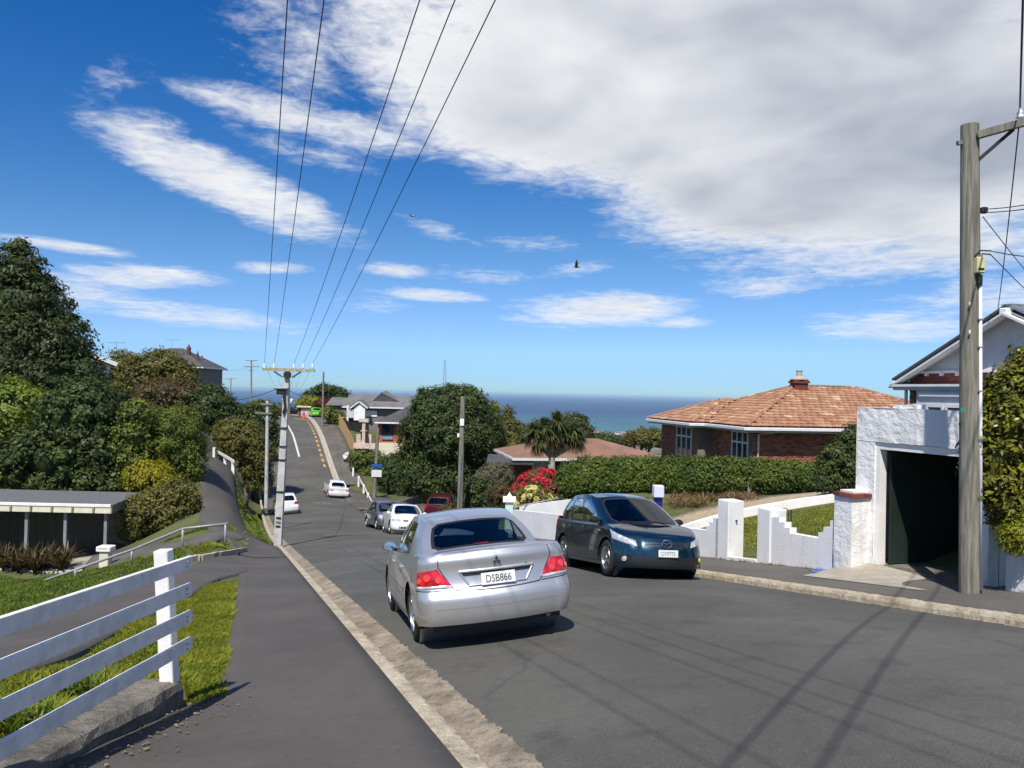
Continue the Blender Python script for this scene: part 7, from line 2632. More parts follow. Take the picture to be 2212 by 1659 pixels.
def gardens():
 up = [gxy(1440, 1122), gxy(1520, 1098), gxy(1640, 1075), gxy(1750, 1065), gxy(1870, 1058)]
 dn = [gxy(1462, 1146), gxy(1545, 1122), gxy(1640, 1102), gxy(1750, 1083), gxy(1870, 1068)]
 tag(sheet('gravel_drive', up, dn, 'gravel', 0.012, 6, .4), kind='structure')
 t = thing('lawn_edging', 'low white edging wall curving between the gravel drive and the lawn', 'wall', G(1640, 1110))
 pts = [gxy(1440, 1162), gxy(1500, 1141), gxy(1560, 1125), gxy(1640, 1108), gxy(1725, 1094), gxy(1870, 1075)]
 mb = MB()
 pl = np.array(pts)
 rows = []
 for i in range(len(pl)):
  d = pl[min(i + 1, len(pl) - 1)] - pl[max(i - 1, 0)]
  d = d / np.linalg.norm(d)
  nn = np.array([d[1], -d[0]])
  x, y = pl[i]
  z = h(x, y)
  rows.append([(x + nn[0] * .10, y + nn[1] * .10, z - .25), (x + nn[0] * .10, y + nn[1] * .10, z + .17), (x + nn[0] * .07, y + nn[1] * .07, z + .20), (x - nn[0] * .10, y - nn[1] * .10, z + .20), (x - nn[0] * .12, y - nn[1] * .12, z - .25)])
 mb.grid(rows)
 mb.build('wall', 'white_paint', t, world=True)
 t = thing('upper_garden_wall', 'white wall along the flower bed above the street wall', 'wall', G(1180, 1100))
 a, b = P(1122, 1098, 33.6), P(1235, 1090, 31)
 a.z = P(1122, 1093, 33.6).z
 b.z = P(1235, 1079, 31).z
 mb = MB()
 mb.add([a, b, b + Vector((.1, .25, 0)), a + Vector((.1, .25, 0)), a - Vector((0, 0, .55)), b - Vector((0, 0, .6)), b + Vector((.1, .25, -.6)), a + Vector((.1, .25, -.55))],
   [(0, 1, 2, 3), (7, 6, 5, 4), (0, 4, 5, 1), (1, 5, 6, 2), (2, 6, 7, 3), (3, 7, 4, 0)])
 mb.build('wall', 'white_paint', t, world=True)
 t = thing('garden_rail', 'thin grey handrail sloping across the cream rose bush', 'handrail', G(1120, 1100))
 a, b = P(1108, 1096, 33.4), P(1222, 1073, 32.6)
 MB().tube(a, b, .03, .03, 8).build('rail', 'pipe_paint', t, world=True)
 for f in (.04, .5, .96):
  q = a.lerp(b, f)
  MB().tube((q.x, q.y, q.z - .8), q, .025, .025, 8).build('post', 'pipe_paint', t, world=True)
 c = P(1100, 1098, 33.7)
 g = h(c.x, c.y)
 t = thing('mint_letterbox', 'mint green letterbox with a white gabled roof at the end of the street wall', 'letterbox', (c.x, c.y, g))
 zt = P(1100, 1071, 33.7).z
 MB().box((c.x - .17, c.y - .17, g - .1), (c.x + .17, c.y + .17, zt - .24), None, .01).build('pillar', 'mint_paint', t, world=True)
 MB().prism([(c.x - .27, c.y - .25), (c.x + .27, c.y - .25), (c.x + .27, c.y + .25), (c.x - .27, c.y + .25)], zt - .24, zt - .05).build('roof', 'white_paint', t, world=True)
 mb = MB()
 mb.add([(c.x - .13, c.y - .13, zt - .05), (c.x + .13, c.y - .13, zt - .05), (c.x + .13, c.y + .13, zt - .05), (c.x - .13, c.y + .13, zt - .05), (c.x, c.y, zt + .16)], [(3, 2, 1, 0), (0, 1, 4), (1, 2, 4), (2, 3, 4), (3, 0, 4)])
 mb.build('finial', 'mint_paint', t, world=True)
 a, y = s_of_px(1420, WW)
 c = P(1420, 1120, y + .5)
 zt, zm = P(1420, 1048, y + .5).z, P(1420, 1073, y + .5).z
 t = thing('blue_letterbox', 'pale lilac box on a dark blue post behind the people carrier', 'letterbox', (c.x, c.y, h(c.x, c.y)))
 MB().box((c.x - .11, c.y - .11, h(c.x, c.y) - .2), (c.x + .11, c.y + .11, zm)).build('post', 'blue_paint', t, world=True)
 MB().box((c.x - .14, c.y - .2, zm), (c.x + .14, c.y + .12, zt), None, .015).build('box', 'lilac_paint', t, world=True)
 q = G(1700, 1163)
 t = thing('iron_gate', 'small wrought iron gate standing open on the lawn behind the stepped wall', 'gate', q)
 y = q.y
 for px in (1682, 1709):
  a = P(px, 1101, y)
  MB().tube((a.x, y, q.z - .1), a, .014, .014, 6).build('bar', 'iron', t, world=True)
 for px in (1687, 1692, 1698, 1703):
  a = P(px, 1108, y)
  MB().tube((a.x, y, q.z + .05), a, .008, .008, 6).build('bar', 'iron', t, world=True)
 for py in (1112, 1150):
  MB().tube(P(1682, py, y), P(1709, py, y), .009, .009, 6).build('cross_bar', 'iron', t, world=True)
 c = P(1696, 1108, y)
 MB().path([c + Vector((.09 * math.cos(k), 0, .11 * math.sin(k))) for k in np.linspace(0, math.pi, 12)], .009, 6).build('scroll', 'iron', t, world=True)
 for px, p0, p1, lab in ((1618, 1040, 1070, 'weathered timber post standing at the foot of the hedge near the dry grass'), (1738, 1034, 1062, 'weathered timber post at the foot of the hedge nearest the garage')):
  g = G(px, p1)
  a = P(px, p0, g.y)
  t = thing('timber_post', lab, 'post', g, None, 'timber posts along the hedge')
  MB().box((g.x - .06, g.y - .06, g.z - .2), (g.x + .06, g.y + .06, a.z), None, .01).build('post', 'timber_grey', t, world=True)
def far_town():
 """low suburb on the coastal flat"""
 rng = random.Random(8)
 cols = ['white_paint', 'beige_wall', 'gutter_paint', 'grey_wall', 'pink_stone']
 NM = dict(white_paint='white', beige_wall='beige', gutter_paint='pale grey', grey_wall='dark grey', pink_stone='pinkish', grey_roof='grey', galv='metal', red_roof='red', brown_roof='brown')
 rofs = ['grey_roof', 'galv', 'red_roof', 'brown_roof', 'white_paint']
 spots = [(1287 + i * 5.2 + rng.uniform(-2, 2), rng.uniform(1500, 2050)) for i in range(22)] + [(1105 + i * 9, rng.uniform(1300, 1900)) for i in range(12)] + [(556 + i * 11, rng.uniform(330, 520)) for i in range(5)]
 for i, (px, y) in enumerate(spots):
  d = ray(px, 935)
  x = d[0] / d[1] * y
  z = h(x, y)
  big = y > 1000
  wx = rng.uniform(14, 34) if big else rng.uniform(7, 11)
  wy = rng.uniform(12, 22) if big else 8
  hh = rng.uniform(7, 13) if big else 3.2
  wc, rc = rng.choice(cols), rng.choice(rofs)
  wn, rn = NM[wc], NM[rc]
  t = thing('town_building', f'small {wn} building with a {rn} roof in the shore suburb' if big else f'small {wn} house with a {rn} roof just beyond the crest', 'building', (x, y, z), None, 'buildings on the coastal flat' if big else 'houses beyond the crest')
  MB().box((x - wx / 2, y - wy / 2, z - 3), (x + wx / 2, y + wy / 2, z + hh)).build('wall', wc, t, world=True)
  mb = MB()
  e = .5
  mb.slab([(x - wx / 2 - e, y - wy / 2 - e, z + hh - .2), (x + wx / 2 + e, y - wy / 2 - e, z + hh - .2), (x + wx / 2 + e, y, z + hh + 2), (x - wx / 2 - e, y, z + hh + 2)], .3)
  mb.slab([(x + wx / 2 + e, y + wy / 2 + e, z + hh - .2), (x - wx / 2 - e, y + wy / 2 + e, z + hh - .2), (x - wx / 2 - e, y, z + hh + 2), (x + wx / 2 + e, y, z + hh + 2)], .3)
  mb.build('roof', rc, t, world=True)
white_walls()
garage()
orange_house()
gable_house()
brown_house()
far_houses()
gardens()
far_town()
# ------------------------------------------------------------------ poles, wires, signs, birds
def insulator(parent, p, r=.05, hgt=.16, mat='porcelain'):
 M = Matrix.Translation(p)
 MB().lathe([(.012, -.02), (.015, 0), (r, .02), (r * .95, .05), (r * .5, .06), (r * .8, .08), (r * .75, .11), (r * .35, hgt - .02), (.001, hgt)], M, 10).build('insulator', mat, parent, world=True, smooth=True)
def wire(label, a, b, sag, r, group, mat='wire', n=28, name='power_line'):
 a, b = Vector(a), Vector(b)
 pts = [a.lerp(b, k / n) - Vector((0, 0, sag * 4 * (k / n) * (1 - k / n))) for k in range(n + 1)]
 t = thing(name, label, 'wire', a, None, group)
 MB().path(pts, r, 5).build('wire', mat, t, world=True, smooth=True)
 return t
def round_pole(t, base, top, r0, r1, mat, nm='pole', n=16):
 base, top = Vector(base), Vector(top)
 ax = (top - base).normalized()
 pts = [base - ax * .4] + [base.lerp(top, k / 8) for k in range(9)]
 rad = [r0] + [r0 + (r1 - r0) * k / 8 for k in range(9)]
 return auto_smooth(MB().path(pts, rad, n).build(nm, mat, t, world=True), 50)
def main_pole():
 y = 31.0
 b, tp = P(601, 1163, y), P(621, 801, y)
 t = thing('concrete_power_pole', 'pale concrete power pole with one long timber crossarm on the left kerb', 'power pole', b)
 ax = (tp - b).normalized()
 sd = Vector((1, .08, 0)).normalized()
 mb = MB()
 def sect(f, w, d):
  c = b.lerp(tp, f)
  q = Vector((0, 1, 0))
  return [c + sd * (w / 2) - q * (d / 2), c + sd * (w / 2) + q * (d / 2), c - sd * (w / 2) + q * (d / 2), c - sd * (w / 2) - q * (d / 2)]
 ss = [sect(f, w, d) for f, w, d in ((-.06, .29, .22), (0, .29, .22), (.35, .26, .2), (.62, .225, .18), (.80, .20, .17), (1.0, .17, .15))]
 v = [p for s in ss for p in s]
 fs = []
 for i in range(len(ss) - 1):
  for k in range(4):
   fs.append((i * 4 + k, i * 4 + (k + 1) % 4, (i + 1) * 4 + (k + 1) % 4, (i + 1) * 4 + k))
 fs += [(3, 2, 1, 0), tuple(len(v) - 4 + k for k in range(4))]
 mb.add(v, fs)
 mb.build('shaft', 'concrete_pole', t, world=True)
 for f in (.28, .47, .55, .66):
  c = b.lerp(tp, f)
  w = .29 - .12 * f
  MB().box((c.x - w / 2 - .012, c.y - .14, c.z - .02), (c.x + w / 2 + .012, c.y + .14, c.z + .02)).build('steel_band', 'iron', t, world=True)
 for i, f in enumerate((.075, .10, .125)):
  c = b.lerp(tp, f)
  MB().box((c.x - .09, c.y - .132, c.z - .035), (c.x + .09, c.y - .122, c.z + .035)).build('number_tab', 'iron' if i != 1 else 'galv', t, world=True)
 a0, a1 = P(567, 797, y - .15), P(680, 801, y - .15)
 arm = MB().bar(a0, a1, .10, .12).build('crossarm', 'arm_timber', t, world=True)
 c = P(621, 806, y - .1)
 MB().box((c.x - .12, c.y - .12, c.z - .16), (c.x + .12, c.y + .1, c.z + .02)).build('arm_bracket', 'iron', t, world=True)
 for q in (592, 652):
  MB().bar(P(q, 802, y - .1), P(621 + (q - 621) * .35, 815, y - .05), .02, .06).build('arm_brace', 'galv', t, world=True)
 ends = []
 for px in (571, 592, 635, 655, 675):
  p = P(px, 795.5, y - .15)
  insulator(t, p, .055, .2)
  ends.append(p + Vector((0, 0, .18)))
 c = P(611, 840, y)
 MB().box((c.x - .30, c.y - .25, c.z - .02), (c.x + .26, c.y + .1, c.z + .06), None, .02).build('cable_clamp', 'galv', t, world=True)
 MB().box((c.x - .2, c.y - .2, c.z - .22), (c.x + .14, c.y + .05, c.z - .02), None, .03).build('fuse_box', 'iron', t, world=True)
 MB().path([P(612, 845, y - .16), P(614, 862, y - .16), P(616, 880, y - .15), P(612, 893, y - .15)], .05, 6).build('cable_tail', 'iron', t, world=True)
 tops = [621, 700, 907, 983, 1070]
 for e, px in zip(ends, tops):
  d = ray(px, 0)
  y7 = 7.05
  x7, z7 = d[0] / d[1] * y7, d[2] / d[1] * y7
  f = (e.y + 15.0) / (e.y - y7)
  bx = e.x + (x7 - e.x) * f
  L = e.y + 15.0
  k = (e.y - y7) / L
  sag = .45
  zb = e.z + (z7 + sag * 4 * k * (1 - k) - e.z) / k
  wire('black power line running overhead from the concrete pole up the street', e, (bx, -15.0, zb), sag, .0062, 'overhead lines along the street', n=40)
 fx = P(625, 815, 116)
 for i, e in enumerate(ends):
  wire('thin power line sagging from the concrete pole across the dip to the crest', e, fx + Vector(((i - 2) * .35, 0, .1)), 1.3, .005, 'lines across the dip', n=24)
 wire('dark service cable from the concrete pole to the trees on the left', P(605, 838, y), P(430, 852, 62), .5, .014, 'service cables', name='service_cable')
 wire('dark service cable from the concrete pole to the far right pole', P(616, 838, y), P(697, 830, 104), .9, .012, 'service cables', name='service_cable')
 return t
def other_poles():
 y = 45
 t = thing('bank_pole', 'slim grey pole with two short crossarms among the bushes on the left bank', 'power pole', P(575, 1082, y))
 round_pole(t, P(575, 1082, y), P(578, 866, y), .11, .085, 'concrete_pole')
 MB().bar(P(563, 873, y - .1), P(590, 873, y - .1), .09, .1).build('crossarm', 'pole_wood', t, world=True)
 MB().bar(P(552, 892, y - .1), P(588, 893, y - .1), .09, .1).build('crossarm', 'pole_wood', t, world=True)
 for s in (-1, 1):
  MB().bar(P(577 + s * 9, 899, y - .05), P(577, 912, y - .05), .03, .05).build('arm_brace', 'galv', t, world=True)
 y = 40
 b, tp = P(993, 1106, y), P(1000, 856, y)
 t = thing('grey_street_pole', 'slim grey pole with a white tag in front of the big dark tree', 'power pole', (b.x, b.y, h(b.x, b.y)))
 round_pole(t, (b.x, b.y, h(b.x, b.y)), tp, .15, .12, 'pole_wood')
 q0, q1 = P(991, 1100, y - .18), P(996, 985, y - .16)
 MB().tube(q0, q1, .045, .045, 8).build('cable_guard', 'galv', t, world=True)
 MB().path([P(996, 985, y - .16), P(993, 975, y - .16), P(993, 960, y - .15)], .03, 6).build('cable_bend', 'galv', t, world=True)
 c = P(998, 912, y - .16)
 MB().box((c.x - .10, c.y - .02, c.z - .17), (c.x + .10, c.y, c.z + .17)).build('tag', 'white_paint', t, world=True)
 c = P(990, 940, y - .18)
 MB().box((c.x - .05, c.y - .03, c.z - .1), (c.x + .05, c.y, c.z + .1)).build('fuse', 'porcelain', t, world=True)
 y = 72.5
 b, tp = P(808, 1086, y), P(817, 925, y)
 t = thing('sign_pole', 'timber pole carrying a blue street name blade above a white board', 'sign pole', (b.x, b.y, h(b.x, b.y)))
 round_pole(t, (b.x, b.y, min(b.z, h(b.x, b.y))), tp, .17, .13, 'pole_wood')
 a = P(814, 1006, y - .2)
 MB().box((a.x - .52, a.y - .03, a.z - .14), (a.x + .50, a.y, a.z + .13)).build('street_name_blade', 'blue_sign', t, world=True)
 a = P(814, 1023, y - .2)
 MB().box((a.x - .48, a.y - .03, a.z - .31), (a.x + .44, a.y, a.z + .31), None, .02).build('board', 'gutter_paint', t, world=True)
 for px, p0, p1, y, lab, arms in ((697, 892, 803, 105, 'thin bare pole on the far right footpath beside the green car', ()),
          (625, 888, 812, 116, 'thin pole standing behind the white triangular sign', ((815, 13),)),
          (543, 880, 778, 118, 'tall dark pole with a double crossarm against the sea on the left', ((779, 13), (792, 17), (800, 6))),
          (407, 885, 836, 70, 'short pale pole rising from the brown bush on the left', ()),
          (499, 845, 817, 190, 'faint distant pole with one crossarm against the sky', ((818, 12),)),
          (437, 815, 768, 110, 'dark pole with small crossarms close to the hip roof house', ((780, 8), (790, 12)))):
  a, b = P(px + (2 if px == 697 else 0), p1, y), P(px, p0, y)
  g = min(h(b.x, b.y), b.z)
  t = thing('far_pole', lab, 'power pole', (b.x, b.y, g), None, 'poles beyond the dip')
  round_pole(t, (b.x, b.y, g), a, .15, .11, 'pole_wood' if px != 543 else 'timber_grey', n=8)
  for py, hw in arms:
   MB().bar(P(px - hw, py, y - .1), P(px + hw, py, y - .1), .12, .12).build('crossarm', 'timber_grey', t, world=True)
 wire('faint line between the poles on the far left skyline', P(437, 790, 110), P(543, 792, 118), .6, .012, 'skyline wires', n=14)
 wire('faint line between the poles on the far left skyline', P(437, 797, 110), P(499, 819, 190), .6, .012, 'skyline wires', n=14)
 y = 150
 t = thing('lattice_mast', 'slender lattice mast behind the big dark tree', 'mast', P(958, 850, y))
 a, b = P(955, 845, y), P(960, 778, y)
 c = P(966, 845, y)
 d_ = P(963, 778, y)
 for p, q in ((a, b), (c, d_)):
  MB().tube(p - Vector((0, 0, 6)), q, .05, .04, 6).build('leg', 'galv', t, world=True)
 for k in range(12):
  f0, f1 = k / 12, (k + 1) / 12
  p, q = (a.lerp(b, f0), c.lerp(d_, f1)) if k % 2 else (c.lerp(d_, f0), a.lerp(b, f1))
  MB().tube(p, q, .03, .03, 5).build('brace', 'galv', t, world=True)
 wire('dark cable arching down from the lattice mast over the tree top', P(930, 838, 90), P(992, 838, 90), -.45, .03, None, name='arched_cable', n=14)
 for px, py, y, lab in ((252, 741, 85, 'rooftop television aerial above the olive trees next to the conifer'), (372, 735, 108, 'rooftop television aerial above the dark hip roof')):
  c = P(px, py, y)
  t = thing('television_aerial', lab, 'aerial', c, None, 'television aerials')
  MB().tube(c - Vector((0, 0, 2.2)), c + Vector((0, 0, .15)), .02, .02, 5).build('mast', 'galv', t, world=True)
  MB().tube(c - Vector((.9, 0, 0)), c + Vector((.9, 0, .05)), .02, .02, 5).build('boom', 'galv', t, world=True)
  for k in range(6):
   q = c + Vector((-.75 + k * .3, 0, .02))
   MB().tube(q - Vector((0, .35, 0)), q + Vector((0, .35, 0)), .012, .012, 4).build('element', 'galv', t, world=True)
def right_pole():
 y = 11.67
 b = G(2097, 1281)
 y = b.y
 tp = P(2095, 270, y)
 t = thing('timber_power_pole', 'thick greenish timber power pole in front of the garage', 'power pole', b)
 pole = round_pole(t, b, tp, .158, .122, 'pole_wood', n=28)
 a0, a1 = P(2112, 292, y - .14), P(2330, 232, y - .75)
 MB().bar(a0, a1, .09, .10).build('crossarm', 'pole_wood', t, world=True)
 MB().bar(P(2078, 308, y - .02), P(2068, 309, y - .02), .06, .06).build('through_bolt', 'pole_wood', t, world=True)
 br = P(2190, 279, y - .34)
 MB().bar(br, P(2114, 345, y - .1), .012, .05).build('arm_brace', 'iron', t, world=True)
 for px, py, d in ((2203, 258, -.37), (2290, 235, -.62)):
  q = P(px, py, y + d)
  insulator(t, q + Vector((0, 0, .0)), .055, .16)
 q = P(2123, 455, y - .05)
 MB().box((q.x - .03, q.y - .04, q.z - .04), (q.x + .06, q.y + .04, q.z + .05), None, .012).build('shackle', 'iron', t, world=True)
 q = P(2116, 573, y - .17)
 mb = MB().box((q.x - .06, q.y - .05, q.z - .115), (q.x + .06, q.y + .07, q.z + .115), None, .012)
 bx = mb.build('cable_box', 'yellow_box', t, world=True)
 MB().box((q.x - .045, q.y - .053, q.z - .08), (q.x + .04, q.y - .0505, q.z - .045)).build('printed_mark', 'iron', bx, world=True)
 q = P(2116, 603, y - .15)
 MB().tube(q - Vector((0, 0, .08)), q + Vector((0, 0, .06)), .04, .04, 10).build('cable_gland', 'trim', t, world=True)
 q0, q1 = P(2118, 605, y - .14), P(2119, 1279, y - .16)
 MB().tube(q1 + Vector((0, 0, .02)), q0, .023, .023, 10).build('conduit', 'gutter_paint', t, world=True, smooth=True)
 for py in (690, 750, 845):
  c = P(2118, py, y - .14)
  MB().box((c.x - .045, c.y - .03, c.z - .01), (c.x + .032, c.y + .03, c.z + .01)).build('conduit_saddle', 'galv', t, world=True)
 c = P(2077, 885, y - .155)
 MB().box((c.x - .012, c.y - .0, c.z - .03), (c.x + .04, c.y + .006, c.z + .03)).build('green_tag', 'green_sticker', t, world=True)
 for py in (655, 716):
  c = P(2094, py, y - .15)
  MB().box((c.x - .012, c.y - .012, c.z - .03), (c.x + .014, c.y, c.z + .02), None, .003).build('nail_tag', 'porcelain', t, world=True)
 e1 = P(2203, 250, y - .37) + Vector((0, 0, .12))
 e2 = P(2290, 228, y - .62) + Vector((0, 0, .12))
 for e, off in ((e1, 0), (e2, .55)):
  wire('thick power line crossing over the street from the timber pole arm', e, (e.x - 17.0 + off * 0, e.y - 27.2, e.z + 2.6), .35, .013, 'lines crossing above the street', n=24)
 wire('slack grey cable dropping from the timber pole arm to the gable house', P(2201, 270, y - .37), P(2155, 672, 21.8), .15, .010, None, name='service_cable', n=18)
 for i, (px, py, qx, qy, yy, lab) in enumerate(((2125, 452, 2330, 415, 9, 'upper of two parallel cables leaving the timber pole shackle'),
             (2125, 459, 2330, 427, 9, 'lower of two parallel cables leaving the timber pole shackle'),
             (2123, 468, 2330, 720, 19, 'cable slanting down from the timber pole shackle behind the shrub'),
             (2140, 542, 2330, 556, 9, 'black cable leaving level from above the yellow cable box'),
             (2140, 550, 2330, 730, 17, 'black cable slanting down from above the yellow cable box'))):
  wire(lab, P(px, py, y - .05), P(qx, qy, yy), .04, .007, None, name='service_cable', n=12)
 MB().path([P(2112, 570, y - .16), P(2106, 552, y - .15), P(2118, 541, y - .12), P(2141, 542, y - .06)], .010, 6).build('cable_loop', 'iron', t, world=True)
 MB().path([P(2118, 560, y - .16), P(2122, 548, y - .14), P(2140, 550, y - .06)], .010, 6).build('cable_loop', 'iron', t, world=True)
def birds():
 def bird(px, py, y, span, lab, mat, yaw, flap):
  c = P(px, py, y)
  t = thing('bird', lab, 'bird', c, yaw)
  bl = span * .42
  mb = MB()
  prof = [(-.5, .01), (-.42, .05), (-.2, .11), (.05, .14), (.25, .11), (.34, .075), (.42, .07), (.48, .04), (.56, .005)]
  rows = []
  for x, r in prof:
   rows.append([(x * bl, r * bl * math.cos(a), r * bl * math.sin(a) * .9 + (.03 * bl if x > .3 else 0)) for a in np.linspace(0, 2 * math.pi, 11)])
  mb.grid(rows)
  mb.add([(-.42 * bl, -.05 * bl, 0), (-.42 * bl, .05 * bl, 0), (-.78 * bl, .12 * bl, .0), (-.78 * bl, -.12 * bl, .0)], [(0, 1, 2, 3)])
  for s in (1, -1):
   h0 = span / 2
   pts = []
   for f in (0, .25, .5, .75, 1.0):
    yy = s * h0 * f * math.cos(flap * (1 - f * .5))
    zz = h0 * f * math.sin(flap) * (1.2 - .35 * f)
    ch = bl * (.36 - .24 * f ** 1.5)
    sweep = -.10 * bl * f - .18 * bl * f ** 3 + .12 * bl
    pts.append([(sweep + ch * .45, yy, zz + .015 * bl), (sweep, yy, zz + .03 * bl), (sweep - ch * .65, yy, zz)])
   mb.grid(pts)
  mb.build('body', mat, t, smooth=True)
  return t
 bird(1246, 577, 30, .62, 'dark bird flapping in front of the small white cloud', 'bird_dark', math.radians(168), .95)
 bird(891, 467, 60, 1.05, 'pale gull gliding high between the clouds and the power lines', 'bird_pale', math.radians(150), .12)
main_pole()
other_poles()
right_pole()
birds()
# ------------------------------------------------------------------ trees, shrubs, hedges, flowers, grass
def trees():
 B = blobs_px
 plant('tall_conifer', 'tall dense dark green conifer towering over the carport', 'tree',
   B(44, [(38, 545, 26, 34), (42, 592, 58, 52), (58, 660, 86, 66), (78, 735, 112, 74), (92, 815, 124, 78), (-30, 690, 100, 110), (-30, 830, 130, 120), (165, 800, 52, 52), (60, 900, 140, 80)]),
   'leaf_conifer', 1, 760, 46, .62, .26, up=.45, flat=.6, aspect=.42, droop=.25)
 plant('bright_tree', 'bright yellow green broadleaf tree behind the carport roof', 'tree',
   B(39.5, [(35, 890, 85, 70), (-10, 960, 105, 95), (95, 945, 55, 60), (20, 1030, 80, 60)]), 'leaf_bright', 2, 330, 40, .45, .22)
 plant('broadleaf_tree', 'dark green broadleaf tree with scattered bright leaves behind the carport end', 'tree',
   B(38.2, [(178, 900, 92, 82), (225, 965, 75, 82), (130, 985, 110, 85), (190, 1040, 110, 50), (95, 1040, 60, 40)]), 'leaf_dark', 3, 520, 42, .42, .22)
 plant('round_olive_tree', 'rounded olive green tree top left of the hip roof house', 'tree', B(74, [(262, 795, 42, 36), (285, 840, 60, 45), (240, 860, 40, 45)]), 'leaf_olive', 4, 240, 36, .62, .28)
 plant('domed_olive_tree', 'domed dark olive tree directly below the hip roof house', 'tree', B(71, [(340, 795, 62, 36), (380, 815, 48, 36), (330, 830, 70, 40)]), 'leaf_olive', 5, 300, 36, .62, .28)
 plant('brown_tree', 'russet brown feathery tree between the olive trees and the pale short pole', 'tree', B(66, [(355, 858, 62, 40), (400, 862, 48, 38), (320, 885, 60, 40), (420, 900, 40, 40)]), 'leaf_brown', 6, 280, 38, .55, .24)
 plant('feathery_bush', 'tall feathery mid green bush beside the upper lane', 'bush', B(39.5, [(372, 945, 66, 72), (402, 1000, 42, 70), (335, 1000, 62, 70), (400, 930, 35, 50)]), 'leaf_mid', 7, 430, 42, .34, .15, aspect=.35)
 plant('green_bush', 'mid green leafy bush between the dark broadleaf tree and the feathery bush', 'bush', B(38, [(285, 950, 45, 50), (290, 1010, 45, 50), (300, 900, 30, 35)]), 'leaf_mid', 8, 230, 40, .35, .17)
 plant('golden_bush', 'golden yellow flowering bush below the feathery green bush', 'bush', B(36.5, [(325, 1030, 48, 32), (355, 1050, 32, 26), (300, 1045, 28, 22)]), 'leaf_yellow', 9, 150, 40, .30, .15)
 plant('grey_green_bush', 'low grey green bush at the end of the lower path beside the carport', 'bush', B(34, [(352, 1105, 72, 52), (390, 1080, 38, 46), (310, 1135, 50, 36), (400, 1130, 30, 40)]), 'leaf_olive', 10, 360, 40, .30, .14)
 plant('dark_round_tree', 'dark rounded tree beside the top of the lane', 'tree', B(66, [(448, 885, 62, 52), (425, 925, 52, 52), (490, 905, 30, 40), (470, 940, 40, 40)]), 'leaf_dark', 11, 330, 38, .55, .25)
 plant('bank_bush', 'spreading olive green bush on the bank between the lane and the street', 'bush', B(57, [(520, 955, 48, 50), (552, 985, 36, 60), (498, 935, 34, 30), (560, 1030, 26, 40)]), 'leaf_olive', 12, 360, 40, .40, .18)
 plant('bank_tree', 'dark leafy tree behind the slim pole on the left bank', 'tree', B(70, [(545, 905, 42, 32), (575, 925, 24, 42), (510, 895, 26, 22), (588, 960, 12, 50)]), 'leaf_dark', 13, 280, 38, .5, .24)
 plant('skyline_bush', 'small olive tree on the skyline left of the concrete pole', 'tree', B(112, [(565, 878, 26, 12), (540, 888, 22, 12), (590, 890, 16, 10)]), 'leaf_olive', 14, 130, 30, .6, .35)
 plant('crest_tree', 'dark bushy tree on the skyline behind the far bare pole', 'tree', B(128, [(705, 848, 34, 16), (680, 856, 24, 12), (730, 856, 22, 14)]), 'leaf_dark', 15, 190, 34, .75, .38)
 plant('crest_gold_bush', 'yellow green bush behind the flat roofed shed at the crest', 'bush', B(124, [(672, 868, 24, 10), (655, 874, 16, 8)]), 'leaf_lime', 16, 90, 30, .6, .3)
 plant('copper_bush', 'copper red bush beside the far bare pole', 'bush', B(121, [(702, 873, 18, 13), (718, 878, 12, 9)]), 'leaf_red', 17, 90, 30, .5, .28)
 plant('footpath_hedge', 'green hedge along the far footpath above the timber fence', 'hedge', B(108, [(708, 893, 14, 12), (722, 900, 16, 14), (735, 912, 12, 16)]), 'leaf_mid', 18, 150, 32, .5, .26, trunk=False, part='foliage')
 plant('corner_hedge', 'clipped green hedge above the white corner guard rail', 'hedge', B(84, [(778, 992, 24, 26), (806, 1002, 26, 32), (828, 1020, 22, 34), (795, 1030, 26, 26)]), 'leaf_mid', 19, 330, 36, .42, .22, part='foliage', trunk=False)
 plant('corner_shrub', 'dark shrub directly behind the sign pole', 'bush', B(77, [(856, 1030, 42, 44), (838, 1055, 18, 26), (885, 1055, 40, 34)]), 'leaf_dark', 20, 350, 38, .45, .22)
 plant('big_dark_tree', 'large dense dark green tree filling the middle of the view beside the grey pole', 'tree',
   B(58, [(985, 935, 100, 86), (960, 880, 66, 42), (905, 965, 42, 72), (1042, 985, 48, 78), (960, 1030, 95, 46), (1010, 870, 42, 30), (930, 930, 60, 60)]), 'leaf_dark', 21, 900, 44, .5, .22, up=.5)
 plant('twiggy_tree', 'thin dark twiggy tree top showing above the large dark tree', 'tree', B(72, [(985, 843, 30, 10), (918, 850, 14, 10), (1010, 848, 20, 12)]), 'leaf_dark', 22, 90, 26, .5, .22, core=0)
 plant('lime_bush', 'bright lime yellow bush left of the grey pole', 'bush', B(57, [(948, 1052, 42, 38), (972, 1075, 30, 28), (925, 1075, 22, 24)]), 'leaf_lime', 23, 300, 40, .26, .13)
 plant('green_shrub', 'green shrub at the foot of the grey pole', 'bush', B(42, [(1040, 1068, 44, 34), (1062, 1085, 36, 24), (1015, 1085, 26, 24)]), 'leaf_dark', 24, 260, 40, .27, .15)
 plant('pale_grass_shrub', 'pale brown grassy shrub behind the mint letterbox', 'bush', B(45, [(1072, 1032, 34, 32), (1050, 1040, 26, 26)]), 'leaf_grey', 25, 220, 38, .28, .16, aspect=.28)
 plant('bronze_shrub', 'small bronze shrub beside the mint letterbox', 'bush', B(39, [(1080, 1068, 24, 22), (1090, 1088, 14, 10)]), 'leaf_brown', 26, 120, 36, .2, .12)
 plant('golden_conifer', 'slim golden yellow conifer right of the large dark tree', 'tree', B(74, [(1068, 905, 11, 36), (1074, 945, 15, 42), (1082, 975, 14, 22)]), 'leaf_yellow', 27, 190, 36, .36, .2)
